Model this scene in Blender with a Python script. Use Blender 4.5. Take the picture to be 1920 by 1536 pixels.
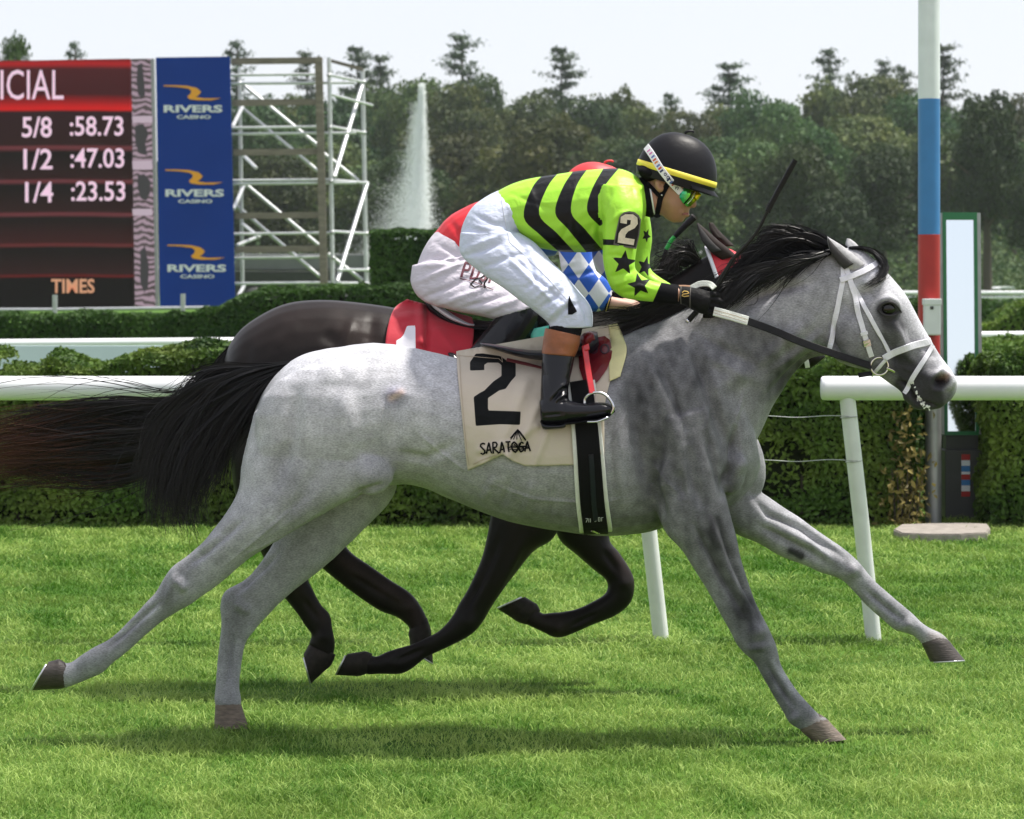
import bpy, bmesh, math, random
import numpy as np
from mathutils import Vector, Matrix
from mathutils.bvhtree import BVHTree

for _o in list(bpy.data.objects):
    bpy.data.objects.remove(_o)
random.seed(7)
RNG = np.random.default_rng(7)
SC = bpy.context.scene
COL = SC.collection
PI = math.pi

# ------------------------------------------------------------------ camera
F, CZ, HX, HY = 4850.0, 1.773, 960.0, 520.0     # focal length in photo pixels, eye height, principal column, horizon row
cam_d = bpy.data.cameras.new('camera')
cam = bpy.data.objects.new('camera', cam_d)
COL.objects.link(cam)
cam.location = (0, 0, CZ)
cam.rotation_euler = (math.radians(90), 0, 0)
cam_d.sensor_width = 36.0
cam_d.sensor_fit = 'HORIZONTAL'
cam_d.lens = 36.0 * F / 1920.0
cam_d.shift_y = -(768.0 - HY) / 1920.0
cam_d.clip_start = 0.1
cam_d.clip_end = 6000
cam_d.dof.use_dof = True
cam_d.dof.focus_distance = 9.9
cam_d.dof.aperture_fstop = 7.1
SC.camera = cam

# ------------------------------------------------------------------ sky, sun, exposure
SUN_EL, SUN_AZ = math.radians(66), math.radians(74)      # azimuth measured from +Y (away from the camera) towards +X (right)
world = bpy.data.worlds.new('World')
SC.world = world
world.use_nodes = True
wn = world.node_tree
sky = wn.nodes.new('ShaderNodeTexSky')
sky.sky_type = 'NISHITA'
sky.sun_disc = False
sky.sun_elevation = SUN_EL
sky.sun_rotation = SUN_AZ
sky.air_density = 1.0
sky.dust_density = 1.2
sky.ozone_density = 1.0
bg = wn.nodes['Background']
bg.inputs['Strength'].default_value = 0.10
hz = wn.nodes.new('ShaderNodeMix'); hz.data_type = 'RGBA'            # thin summer overcast: the blue sky veiled by an even pale layer
hz.inputs['Factor'].default_value = 0.7
hz.inputs['B'].default_value = (7.9, 7.9, 8.4, 1)
wn.links.new(sky.outputs['Color'], hz.inputs['A'])
wn.links.new(hz.outputs['Result'], bg.inputs['Color'])
sun_d = bpy.data.lights.new('sun', 'SUN')
sun_d.energy = 4.7
sun_d.angle = math.radians(4.0)
sun_d.color = (1.0, 0.95, 0.87)
sun = bpy.data.objects.new('sun', sun_d)
COL.objects.link(sun)
sdir = Vector((math.cos(SUN_EL) * math.sin(SUN_AZ), math.cos(SUN_EL) * math.cos(SUN_AZ), math.sin(SUN_EL)))
sun.rotation_euler = sdir.to_track_quat('Z', 'Y').to_euler()
sun.location = (8, 8, 20)
SC.view_settings.view_transform = 'Standard'
SC.view_settings.look = 'None'
SC.view_settings.exposure = 0.45
SC.view_settings.gamma = 1.0
SC.view_settings.use_curve_mapping = False
SC.cycles.use_denoising = True
SC.cycles.max_bounces = 6
SC.cycles.diffuse_bounces = 3
SC.cycles.glossy_bounces = 3
SC.cycles.transmission_bounces = 4
SC.cycles.transparent_max_bounces = 8
SC.cycles.volume_bounces = 1
SC.cycles.caustics_reflective = False
SC.cycles.caustics_refractive = False

# ------------------------------------------------------------------ helpers
def P(x, y, Y):
    return Vector(((x - HX) * Y / F, Y, CZ - (y - HY) * Y / F))

def PN(x, y, Y):
    x, y, Y = np.broadcast_arrays(np.asarray(x, float), np.asarray(y, float), np.asarray(Y, float))
    return np.stack([(x - HX) * Y / F, Y, CZ - (y - HY) * Y / F], -1)

def px_of(co):
    return HX + co[:, 0] * F / co[:, 1], HY + (CZ - co[:, 2]) * F / co[:, 1]

def lin(r, g, b):
    f = lambda c: ((c / 255 + 0.055) / 1.055) ** 2.4 if c > 10.31 else c / 255 / 12.92
    return (f(r), f(g), f(b), 1.0)

def tag(o, label=None, cat=None, group=None, kind=None):
    if label: o['label'] = label
    if cat: o['category'] = cat
    if group: o['group'] = group
    if kind: o['kind'] = kind
    return o

def empty(name, loc, label, cat, group=None):
    e = bpy.data.objects.new(name, None)
    COL.objects.link(e)
    e.location = loc
    e.empty_display_size = 0.2
    return tag(e, label, cat, group)

def put(name, me, mat, parent=None, smooth=True):
    o = bpy.data.objects.new(name, me)
    COL.objects.link(o)
    if mat is not None and len(me.materials) == 0:
        me.materials.append(mat)
    if parent is not None:
        o.parent = parent
        if parent.type == 'EMPTY': o.matrix_parent_inverse = Matrix.Translation(-Vector(parent.location))
    if smooth:
        me.polygons.foreach_set('use_smooth', np.ones(len(me.polygons), bool))
    else:
        me.shade_flat()
    return o

def mesh_np(name, verts, faces):
    """verts (n,3); faces (m,k) array or list of arrays of mixed k"""
    me = bpy.data.meshes.new(name)
    verts = np.asarray(verts, np.float32)
    fl = faces if isinstance(faces, list) else [faces]
    fl = [np.asarray(f, np.int32) for f in fl if len(f)]
    loops = np.concatenate([f.ravel() for f in fl])
    tot = np.concatenate([np.full(len(f), f.shape[1], np.int32) for f in fl])
    start = np.concatenate([[0], np.cumsum(tot)[:-1]]).astype(np.int32)
    me.vertices.add(len(verts)); me.vertices.foreach_set('co', verts.ravel())
    me.loops.add(len(loops)); me.loops.foreach_set('vertex_index', loops)
    me.polygons.add(len(tot)); me.polygons.foreach_set('loop_start', start)
    try: me.polygons.foreach_set('loop_total', tot)
    except Exception: pass
    me.update(calc_edges=True)
    me.validate()
    return me

def attr_f(me, name, vals):
    a = me.attributes.new(name, 'FLOAT', 'POINT')
    a.data.foreach_set('value', np.asarray(vals, np.float32))

def attr_c(me, name, vals):
    a = me.attributes.new(name, 'FLOAT_COLOR', 'POINT')
    v = np.ones((len(me.vertices), 4), np.float32); v[:, :3] = vals
    a.data.foreach_set('color', v.ravel())

class Acc:
    def __init__(s): s.v = []; s.f4 = []; s.f3 = []; s.n = 0
    def add(s, v, f4=(), f3=()):
        v = np.asarray(v, float).reshape(-1, 3)
        s.v.append(v)
        if len(f4): s.f4.append(np.asarray(f4, int) + s.n)
        if len(f3): s.f3.append(np.asarray(f3, int) + s.n)
        s.n += len(v)
        return s
    def mesh(s, name='m'):
        fl = []
        if s.f4: fl.append(np.concatenate(s.f4))
        if s.f3: fl.append(np.concatenate(s.f3))
        return mesh_np(name, np.concatenate(s.v), fl)

def catmull(a, sub):
    a = np.asarray(a, float)
    if len(a) < 3 or sub <= 1:
        if sub <= 1: return a
        t = np.linspace(0, 1, sub * (len(a) - 1) + 1)[:, None]
        return a[0] * (1 - t) + a[-1] * t if len(a) == 2 else a
    p = np.vstack([2 * a[0] - a[1], a, 2 * a[-1] - a[-2]])
    out = []
    for i in range(1, len(p) - 2):
        for k in range(sub):
            t = k / sub
            p0, p1, p2, p3 = p[i - 1], p[i], p[i + 1], p[i + 2]
            out.append(0.5 * ((2 * p1) + (-p0 + p2) * t + (2 * p0 - 5 * p1 + 4 * p2 - p3) * t * t + (-p0 + 3 * p1 - 3 * p2 + p3) * t ** 3))
    out.append(a[-1])
    return np.array(out)

def rings_faces(nr, n):
    i = np.arange(nr - 1)[:, None]; j = np.arange(n)[None, :]
    a = i * n + j; b = i * n + (j + 1) % n
    return np.stack([a, b, b + n, a + n], -1).reshape(-1, 4)

def loft(acc, secs, Yb, n=22, sub=5, pw=2.0, scale=1.0, cap=True):
    """secs: rows (x1,y1,x2,y2,d,hd): the two outline points of a cross-section in photo pixels, depth offset and half depth in pixel units"""
    U = Yb / F
    s = catmull(np.array(secs, float), sub)
    a = np.linspace(0, 2 * PI, n, endpoint=False)
    ca, sa = np.cos(a), np.sin(a)
    ca = np.sign(ca) * np.abs(ca) ** (2 / pw); sa = np.sign(sa) * np.abs(sa) ** (2 / pw)
    cx, cy = (s[:, 0] + s[:, 2]) / 2, (s[:, 1] + s[:, 3]) / 2
    ex, ey = (s[:, 0] - cx) * scale, (s[:, 1] - cy) * scale
    X = cx[:, None] + ex[:, None] * ca; Z = cy[:, None] + ey[:, None] * ca
    D = Yb + (s[:, 4][:, None] + np.maximum(s[:, 5], 0.5)[:, None] * scale * sa) * U
    V = PN(X, Z, D).reshape(-1, 3)
    f4 = rings_faces(len(s), n)
    f3 = []
    if cap:
        m = len(V)
        c0 = V[:n].mean(0); c1 = V[-n:].mean(0)
        V = np.vstack([V, c0, c1])
        j = np.arange(n)
        f3 = np.concatenate([np.stack([np.full(n, m), (j + 1) % n, j], -1),
                             np.stack([np.full(n, m + 1), m - n + j, m - n + (j + 1) % n], -1)])
    acc.add(V, f4, f3)

def blob(acc, x, y, d, rx, ry, rd, Yb, ang=0.0, n=18):
    U = Yb / F
    th = np.linspace(0, PI, n // 2 + 1); ph = np.linspace(0, 2 * PI, n, endpoint=False)
    T, Q = np.meshgrid(th, ph, indexing='ij')
    lx, lz, ld = np.sin(T) * np.cos(Q) * rx, np.cos(T) * ry, np.sin(T) * np.sin(Q) * rd
    c, s = math.cos(ang), math.sin(ang)
    V = PN(x + lx * c - lz * s, y + lx * s + lz * c, Yb + (d + ld) * U).reshape(-1, 3)
    acc.add(V, rings_faces(len(th), n))

def tube_v(pts, rad, n=8):
    p = np.asarray(pts, float); m = len(p)
    r = np.broadcast_to(np.asarray(rad, float), (m,))
    t = np.gradient(p, axis=0); t /= np.linalg.norm(t, axis=1)[:, None] + 1e-12
    up = np.array([0.3, 0.2, 0.93]) if abs(t[0][2]) < 0.9 else np.array([1.0, 0.1, 0.0])
    V = []
    u = up - t[0] * np.dot(up, t[0]); u /= np.linalg.norm(u)
    a = np.linspace(0, 2 * PI, n, endpoint=False)
    for i in range(m):
        u = u - t[i] * np.dot(u, t[i]); u /= np.linalg.norm(u) + 1e-12
        w = np.cross(t[i], u)
        V.append(p[i] + r[i] * (np.cos(a)[:, None] * u + np.sin(a)[:, None] * w))
    return np.concatenate(V), m, n

def tube(acc, pts, rad, n=8):
    pts = np.asarray(pts, float); rad = np.broadcast_to(np.asarray(rad, float), (len(pts),))
    a, b = pts[1] - pts[0], pts[-2] - pts[-1]                      # support rings keep the ends crisp
    ea, eb = min(0.02, 0.002 / np.linalg.norm(a)), min(0.02, 0.002 / np.linalg.norm(b))
    pts = np.vstack([pts[:1], pts[:1] + a * ea, pts[1:-1], pts[-1:] + b * eb, pts[-1:]])
    rad = np.concatenate([rad[:1], rad[:1], rad[1:-1], rad[-1:], rad[-1:]])
    V, m, n = tube_v(pts, rad, n)
    c0, c1 = V[:n].mean(0), V[-n:].mean(0); k = len(V); j = np.arange(n)
    acc.add(np.vstack([V, c0, c1]), rings_faces(m, n),
            np.concatenate([np.stack([np.full(n, k), (j + 1) % n, j], -1), np.stack([np.full(n, k + 1), k - n + j, k - n + (j + 1) % n], -1)]))

def tube_obj(name, pts, rad, mat, parent=None, n=8):
    a = Acc(); tube(a, pts, rad, n)
    return put(name, a.mesh(name), mat, parent)

def box_v(x0, x1, y0, y1, z0, z1):
    v = [(x, y, z) for z in (z0, z1) for y in (y0, y1) for x in (x0, x1)]
    f = [(0, 2, 3, 1), (4, 5, 7, 6), (0, 1, 5, 4), (1, 3, 7, 5), (3, 2, 6, 7), (2, 0, 4, 6)]
    return v, f

def bevel_mesh(me, w, seg=2):
    bm = bmesh.new(); bm.from_mesh(me)
    bmesh.ops.bevel(bm, geom=list(bm.edges), offset=w, segments=seg, affect='EDGES', profile=0.6)
    bm.to_mesh(me); bm.free()
    return me

def box_obj(name, x0, x1, y0, y1, z0, z1, mat, parent=None, bev=0.0):
    v, f = box_v(x0, x1, y0, y1, z0, z1)
    me = mesh_np(name, v, np.array(f))
    if bev: bevel_mesh(me, bev)
    return put(name, me, mat, parent, smooth=False)

def slab_px(name, poly, Y, thick, mat, parent=None, bev=0.0):
    """a polygon traced in photo pixels, standing at depth Y with real thickness (metres)"""
    bm = bmesh.new()
    a = [bm.verts.new(P(x, y, Y)) for x, y in poly]
    b = [bm.verts.new(v.co + Vector((0, thick, 0))) for v in a]
    bm.faces.new(a); bm.faces.new(b[::-1])
    n = len(a)
    for i in range(n): bm.faces.new((a[i], b[i], b[(i + 1) % n], a[(i + 1) % n]))
    bmesh.ops.recalc_face_normals(bm, faces=bm.faces)
    if bev: bmesh.ops.bevel(bm, geom=list(bm.edges), offset=bev, segments=2, affect='EDGES')
    me = bpy.data.meshes.new(name); bm.to_mesh(me); bm.free()
    return put(name, me, mat, parent, smooth=False)

def eval_mesh(o):
    dg = bpy.context.evaluated_depsgraph_get()
    me = bpy.data.meshes.new_from_object(o.evaluated_get(dg))
    return me

def remesh(acc, voxel, it=4, fac=0.5):
    me = acc.mesh('tmp')
    o = bpy.data.objects.new('tmp', me); COL.objects.link(o)
    m = o.modifiers.new('r', 'REMESH'); m.mode = 'VOXEL'; m.voxel_size = voxel; m.adaptivity = 0
    if it:
        s = o.modifiers.new('s', 'SMOOTH'); s.factor = fac; s.iterations = it
    out = eval_mesh(o)
    bpy.data.objects.remove(o); bpy.data.meshes.remove(me)
    return out

def co_of(me):
    a = np.empty(len(me.vertices) * 3, np.float32); me.vertices.foreach_get('co', a)
    return a.reshape(-1, 3).astype(float)

def nrm_of(me):
    a = np.empty(len(me.vertices) * 3, np.float32); me.vertex_normals.foreach_get('vector', a)
    return a.reshape(-1, 3).astype(float)

def set_co(me, co):
    me.vertices.foreach_set('co', np.asarray(co, np.float32).ravel()); me.update()

def polydist(px, py, pts):
    pts = np.asarray(pts, float)
    if len(pts) == 1: return np.hypot(px - pts[0, 0], py - pts[0, 1])
    best = np.full(len(px), 1e9)
    for a, b in zip(pts[:-1], pts[1:]):
        ab = b - a; L = ab @ ab + 1e-9
        t = np.clip(((px - a[0]) * ab[0] + (py - a[1]) * ab[1]) / L, 0, 1)
        best = np.minimum(best, np.hypot(px - a[0] - t * ab[0], py - a[1] - t * ab[1]))
    return best

def taper(px, py, pts):
    pts = np.asarray(pts, float)
    if len(pts) < 2: return 1.0
    seg = np.linalg.norm(np.diff(pts, axis=0), axis=1); cum = np.concatenate([[0], np.cumsum(seg)]); L = cum[-1]
    best = np.full(len(px), 1e9); u = np.zeros(len(px))
    for k, (a, b) in enumerate(zip(pts[:-1], pts[1:])):
        ab = b - a; t = np.clip(((px - a[0]) * ab[0] + (py - a[1]) * ab[1]) / (ab @ ab + 1e-9), 0, 1)
        d = np.hypot(px - a[0] - t * ab[0], py - a[1] - t * ab[1])
        m = d < best; best = np.where(m, d, best); u = np.where(m, (cum[k] + t * seg[k]) / L, u)
    return np.clip(np.minimum(u, 1 - u) / 0.28, 0.12, 1) ** 0.8

def sculpt(me, strokes, Yb):
    """strokes: (points px, radius px, push px, dmin, dmax) - muscles, tendons and folds raised or sunk along the surface normal"""
    U = Yb / F
    co, nr = co_of(me), nrm_of(me)
    px, py = px_of(co); d = (co[:, 1] - Yb) / U
    face = np.clip(0.55 - nr[:, 1] * 1.2, 0, 1)
    push = np.zeros(len(co))
    for s in strokes:
        pts, r, amt = s[:3]
        lo, hi = (s[3], s[4]) if len(s) > 4 else (-1e9, 1e9)
        dist = polydist(px, py, pts); w = np.exp(-(dist / r) ** 2) * ((d > lo) & (d < hi)) * face
        sel = w > 1e-3
        if len(pts) > 1 and sel.any(): w[sel] *= taper(px[sel], py[sel], pts)
        push += amt * w
    set_co(me, co + nr * (push * U)[:, None])

def noise3(p, seed=0):
    """cheap smooth noise from summed sines, about -1..1"""
    r = np.random.default_rng(seed); out = np.zeros(len(p))
    for k in range(7):
        v = r.normal(size=3); v *= r.uniform(0.6, 1.6) / np.linalg.norm(v)
        out += np.sin(p @ v + r.uniform(0, 6.28))
    return out / 3.2

class Surf:
    def __init__(s, *meshes):
        V = []; T = []; n = 0
        for me in meshes:
            co = co_of(me); V.append(co)
            T += [tuple(n + i for i in p.vertices) for p in me.polygons]; n += len(co)
        s.b = BVHTree.FromPolygons([tuple(c) for c in np.concatenate(V)], T)
        s.o = Vector((0, 0, CZ))
    def at(s, x, y):
        d = (P(x, y, 1.0) - s.o).normalized()
        h = s.b.ray_cast(s.o, d)
        if h[0] is None: return None, None
        return h[0], (-h[1] if h[1].dot(d) > 0 else h[1])

def dens(pts, step):
    out = []
    for a, b in zip(pts[:-1], pts[1:]):
        a, b = np.array(a, float), np.array(b, float)
        k = max(1, int(np.linalg.norm((b - a)[:2]) / step))
        for i in range(k): out.append(a + (b - a) * i / k)
    out.append(np.array(pts[-1], float))
    return out

def ribbon(acc, p, nr, w, th):
    p = np.asarray(p, float); nr = np.asarray(nr, float); m = len(p)
    w = np.broadcast_to(np.asarray(w, float), (m,))
    t = np.gradient(p, axis=0); t /= np.linalg.norm(t, axis=1)[:, None] + 1e-12
    b = np.cross(nr, t); b /= np.linalg.norm(b, axis=1)[:, None] + 1e-12
    nn = np.cross(t, b)
    h = w[:, None] / 2; e = th * 0.35
    V = np.stack([p - b * h, p + b * h, p + b * h + nn * (th - e), p + b * (h - e) + nn * th, p - b * (h - e) + nn * th, p - b * h + nn * (th - e)], 1).reshape(-1, 3)
    f4 = rings_faces(m, 6)
    k = (m - 1) * 6
    f4 = np.vstack([f4, [[0, 1, 2, 3], [0, 3, 4, 5], [k + 3, k + 2, k + 1, k], [k + 5, k + 4, k + 3, k]]])
    acc.add(V, f4)

def smooth_rows(a, it):
    a = np.array(a, float)
    for _ in range(it):
        a[1:-1] = a[1:-1] * 0.5 + (a[:-2] + a[2:]) * 0.25
    return a

def strap(surf, pts, w, th, off=0.001, step=5, sm=3, acc=None, fallback=None):
    """a strap of width w laid along photo-pixel points on a body surface"""
    p, n = [], []
    for q in dens(pts, step):
        h, nr = surf.at(q[0], q[1])
        if h is None:
            if fallback is None: continue
            h, nr = P(q[0], q[1], fallback), Vector((0, -1, 0))
        p.append(h); n.append(nr)
    p = smooth_rows(p, sm); n = smooth_rows(n, sm + 2)
    n /= np.linalg.norm(n, axis=1)[:, None]
    acc = acc or Acc()
    ribbon(acc, p + n * off, n, w, th)
    return acc

def strands(name, paths, w, mat, parent, tipv=None):
    """paths (S,K,3): flat hair ribbons joined in one mesh"""
    S, K, _ = paths.shape
    t = np.gradient(paths, axis=1); t /= np.linalg.norm(t, axis=2)[..., None] + 1e-9
    r = RNG.normal(size=(S, 1, 3)); r[..., 1] *= 0.3
    side = np.cross(t, r + np.array([0, 1.6, 0])); side /= np.linalg.norm(side, axis=2)[..., None] + 1e-9
    prof = w * np.array([1 - 0.82 * (k / (K - 1)) ** 2 for k in range(K)])
    ww = (RNG.uniform(0.6, 1.3, (S, 1)) * prof[None, :])[..., None]
    V = np.stack([paths - side * ww / 2, paths + side * ww / 2], 2).reshape(-1, 3)
    s = np.arange(S)[:, None] * K * 2; k = np.arange(K - 1)[None, :] * 2
    b = (s + k).ravel()
    me = mesh_np(name, V, np.stack([b, b + 1, b + 3, b + 2], -1))
    tv = np.repeat(np.repeat(np.linspace(0, 1, K)[None, :], S, 0).ravel(), 2)
    attr_f(me, 'along', tv)
    attr_f(me, 'rnd', np.repeat(RNG.random(S), K * 2))
    return put(name, me, mat, parent)

def hair_paths(guides, n, Yb, K=12, jit=6.0, grow=14.0, dj=8.0, stray=0.04, locks=0, lockw=0.09):
    """guides: list of pixel polylines (x,y,d); strands blended between neighbours"""
    U = Yb / F
    G = []
    for g in guides:
        g = np.array([list(q) + [0] * (3 - len(q)) for q in g], float)
        c = catmull(g, 8); L = np.concatenate([[0], np.cumsum(np.linalg.norm(np.diff(c[:, :2], axis=0), axis=1))])
        u = np.linspace(0, L[-1], K)
        G.append(np.stack([np.interp(u, L, c[:, i]) for i in range(3)], -1))
    G = np.array(G); m = len(G)
    nl = max(6, int(locks)) if locks else 0
    if nl:
        ls = RNG.uniform(0, m - 1, nl); who = RNG.integers(0, nl, n)
        s = np.clip(ls[who] + RNG.normal(0, lockw, n), 0, m - 1)
    else:
        s = RNG.uniform(0, m - 1, n)
    i = np.minimum(s.astype(int), m - 2); f = (s - i)[:, None, None]
    path = G[i] * (1 - f) + G[i + 1] * f
    u = np.linspace(0, 1, K)[None, :, None]
    path = path.copy()
    path[..., :2] += RNG.normal(size=(n, 1, 2)) * jit * (0.35 + 0.65 * u)
    ph = RNG.uniform(0, 6.28, (n, 1, 2)); fr = RNG.uniform(2, 6, (n, 1, 2))
    wav = np.sin(u * fr + ph) - np.sin(ph)
    amp = np.where(RNG.random((n, 1, 1)) < stray, 3.2, 1.0)
    path[..., :2] += wav * grow * u * RNG.uniform(0.2, 1.0, (n, 1, 1)) * amp
    if nl:
        lph = RNG.uniform(0, 6.28, (nl, 1, 2)); lfr = RNG.uniform(2.5, 7, (nl, 1, 2)); la = RNG.uniform(0.3, 1.3, (nl, 1, 1)) * grow * 1.3
        lw = (np.sin(u * lfr + lph) - np.sin(lph)) * la * u
        path[..., :2] += lw[who]
        path[..., 2:] += (RNG.normal(size=(nl, 1, 1)) * dj * 1.2)[who] * (0.4 + u)
    path[..., 2:] += RNG.normal(size=(n, 1, 1)) * dj * (0.5 + u) * (0.4 if nl else 1.0)
    # different lengths
    ln = RNG.uniform(0.62, 1.04, (n, 1))
    uu = np.clip(np.linspace(0, 1, K)[None, :] * ln, 0, 1) * (K - 1)
    i0 = np.minimum(uu.astype(int), K - 2); ff = (uu - i0)[..., None]
    path = np.take_along_axis(path, i0[..., None].repeat(3, 2), 1) * (1 - ff) + np.take_along_axis(path, (i0 + 1)[..., None].repeat(3, 2), 1) * ff
    return PN(path[..., 0], path[..., 1], Yb + path[..., 2] * U)

# ------------------------------------------------------------------ materials
def mat(name, col, rough=0.6, metal=0.0, spec=0.5, noise=0.0, nscale=20.0, bump=0.0, bscale=60.0, coat=0.0, sheen=0.0, stretch=None, trans=0.0, emit=0.0):
    m = bpy.data.materials.new(name); m.use_nodes = True
    t = m.node_tree; b = t.nodes['Principled BSDF']
    c = tuple(col[:3]) + (1.0,)
    b.inputs['Base Color'].default_value = c
    b.inputs['Roughness'].default_value = rough
    b.inputs['Metallic'].default_value = metal
    b.inputs['Specular IOR Level'].default_value = spec
    b.inputs['Coat Weight'].default_value = coat
    b.inputs['Sheen Weight'].default_value = sheen
    if emit:
        b.inputs['Emission Color'].default_value = c
        b.inputs['Emission Strength'].default_value = emit
    tc = t.nodes.new('ShaderNodeTexCoord')
    src = tc.outputs['Object']
    if stretch:
        mp = t.nodes.new('ShaderNodeMapping'); mp.inputs['Scale'].default_value = stretch
        t.links.new(src, mp.inputs['Vector']); src = mp.outputs['Vector']
    if noise:
        n = t.nodes.new('ShaderNodeTexNoise'); n.inputs['Scale'].default_value = nscale; n.inputs['Detail'].default_value = 5
        t.links.new(src, n.inputs['Vector'])
        mr = t.nodes.new('ShaderNodeMapRange'); mr.inputs[1].default_value = 0.25; mr.inputs[2].default_value = 0.75
        mr.inputs[3].default_value = 1 - noise; mr.inputs[4].default_value = 1 + noise
        t.links.new(n.outputs['Fac'], mr.inputs[0])
        mx = t.nodes.new('ShaderNodeVectorMath'); mx.operation = 'SCALE'; mx.inputs[0].default_value = c[:3]
        t.links.new(mr.outputs[0], mx.inputs['Scale']); t.links.new(mx.outputs[0], b.inputs['Base Color'])
        m['mul'] = 1
    if bump:
        n2 = t.nodes.new('ShaderNodeTexNoise'); n2.inputs['Scale'].default_value = bscale; n2.inputs['Detail'].default_value = 4
        t.links.new(src, n2.inputs['Vector'])
        bp = t.nodes.new('ShaderNodeBump'); bp.inputs['Strength'].default_value = bump; bp.inputs['Distance'].default_value = 0.01
        t.links.new(n2.outputs['Fac'], bp.inputs['Height']); t.links.new(bp.outputs['Normal'], b.inputs['Normal'])
    return m

def node(t, kind, **kw):
    n = t.nodes.new(kind)
    for k, v in kw.items(): setattr(n, k, v)
    return n

def mat_vcol(name, attr, rough=0.7, spec=0.3, noise=0.15, nscale=30.0, fine=0.0, fscale=300.0, stretch=(1, 1, 1), bump=0.0, bscale=200.0, sheen=0.0, coat=0.0, bdist=0.004):
    """colour comes from the mesh's own colour attribute (coat patches with painted shading, printed cloth), broken up by noise"""
    m = bpy.data.materials.new(name); m.use_nodes = True
    t = m.node_tree; b = t.nodes['Principled BSDF']
    b.inputs['Roughness'].default_value = rough; b.inputs['Specular IOR Level'].default_value = spec
    b.inputs['Sheen Weight'].default_value = sheen; b.inputs['Coat Weight'].default_value = coat
    b.inputs['Coat Roughness'].default_value = 0.3
    a = node(t, 'ShaderNodeAttribute', attribute_name=attr)
    tc = node(t, 'ShaderNodeTexCoord'); mp = node(t, 'ShaderNodeMapping'); mp.inputs['Scale'].default_value = stretch
    t.links.new(tc.outputs['Object'], mp.inputs['Vector'])
    n1 = node(t, 'ShaderNodeTexNoise'); n1.inputs['Scale'].default_value = nscale; n1.inputs['Detail'].default_value = 4
    t.links.new(tc.outputs['Object'], n1.inputs['Vector'])
    r1 = node(t, 'ShaderNodeMapRange'); r1.inputs[1].default_value = 0.3; r1.inputs[2].default_value = 0.7
    r1.inputs[3].default_value = 1 - noise; r1.inputs[4].default_value = 1 + noise
    t.links.new(n1.outputs['Fac'], r1.inputs[0])
    s1 = node(t, 'ShaderNodeVectorMath', operation='SCALE')
    t.links.new(a.outputs['Color'], s1.inputs[0]); t.links.new(r1.outputs[0], s1.inputs['Scale'])
    out = s1.outputs[0]
    if fine:
        n2 = node(t, 'ShaderNodeTexNoise'); n2.inputs['Scale'].default_value = fscale; n2.inputs['Detail'].default_value = 3
        t.links.new(mp.outputs['Vector'], n2.inputs['Vector'])
        r2 = node(t, 'ShaderNodeMapRange'); r2.inputs[1].default_value = 0.3; r2.inputs[2].default_value = 0.7
        r2.inputs[3].default_value = 1 - fine; r2.inputs[4].default_value = 1 + fine
        t.links.new(n2.outputs['Fac'], r2.inputs[0])
        s2 = node(t, 'ShaderNodeVectorMath', operation='SCALE')
        t.links.new(out, s2.inputs[0]); t.links.new(r2.outputs[0], s2.inputs['Scale']); out = s2.outputs[0]
    t.links.new(out, b.inputs['Base Color'])
    if bump:
        n3 = node(t, 'ShaderNodeTexNoise'); n3.inputs['Scale'].default_value = bscale; n3.inputs['Detail'].default_value = 3
        t.links.new(mp.outputs['Vector'], n3.inputs['Vector'])
        bp = node(t, 'ShaderNodeBump'); bp.inputs['Strength'].default_value = bump; bp.inputs['Distance'].default_value = bdist
        t.links.new(n3.outputs['Fac'], bp.inputs['Height']); t.links.new(bp.outputs['Normal'], b.inputs['Normal'])
    return m

def mat_two(name, attr, c_out, c_in, rough=0.5, spec=0.4, sheen=0.0, bump=0.0, bscale=40.0, c_third=None, attr3=None):
    """printed two-colour cloth: a signed field on the mesh decides which dye shows (>0 inside)"""
    m = bpy.data.materials.new(name); m.use_nodes = True
    t = m.node_tree; b = t.nodes['Principled BSDF']
    b.inputs['Roughness'].default_value = rough; b.inputs['Specular IOR Level'].default_value = spec; b.inputs['Sheen Weight'].default_value = sheen
    a = node(t, 'ShaderNodeAttribute', attribute_name=attr)
    mr = node(t, 'ShaderNodeMapRange'); mr.inputs[1].default_value = -0.35; mr.inputs[2].default_value = 0.35
    t.links.new(a.outputs['Fac'], mr.inputs[0])
    mx = node(t, 'ShaderNodeMix', data_type='RGBA')
    mx.inputs['A'].default_value = tuple(c_out[:3]) + (1,); mx.inputs['B'].default_value = tuple(c_in[:3]) + (1,)
    t.links.new(mr.outputs[0], mx.inputs['Factor'])
    out = mx.outputs['Result']
    if c_third:
        a3 = node(t, 'ShaderNodeAttribute', attribute_name=attr3)
        mr3 = node(t, 'ShaderNodeMapRange'); mr3.inputs[1].default_value = -0.35; mr3.inputs[2].default_value = 0.35
        t.links.new(a3.outputs['Fac'], mr3.inputs[0])
        m3 = node(t, 'ShaderNodeMix', data_type='RGBA'); m3.inputs['B'].default_value = tuple(c_third[:3]) + (1,)
        t.links.new(mr3.outputs[0], m3.inputs['Factor']); t.links.new(out, m3.inputs['A']); out = m3.outputs['Result']
    t.links.new(out, b.inputs['Base Color'])
    if bump:
        tc = node(t, 'ShaderNodeTexCoord')
        n3 = node(t, 'ShaderNodeTexNoise'); n3.inputs['Scale'].default_value = bscale; n3.inputs['Detail'].default_value = 4; n3.inputs['Distortion'].default_value = 0.6
        t.links.new(tc.outputs['Object'], n3.inputs['Vector'])
        bp = node(t, 'ShaderNodeBump'); bp.inputs['Strength'].default_value = bump; bp.inputs['Distance'].default_value = 0.01
        t.links.new(n3.outputs['Fac'], bp.inputs['Height']); t.links.new(bp.outputs['Normal'], b.inputs['Normal'])
    return m

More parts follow.
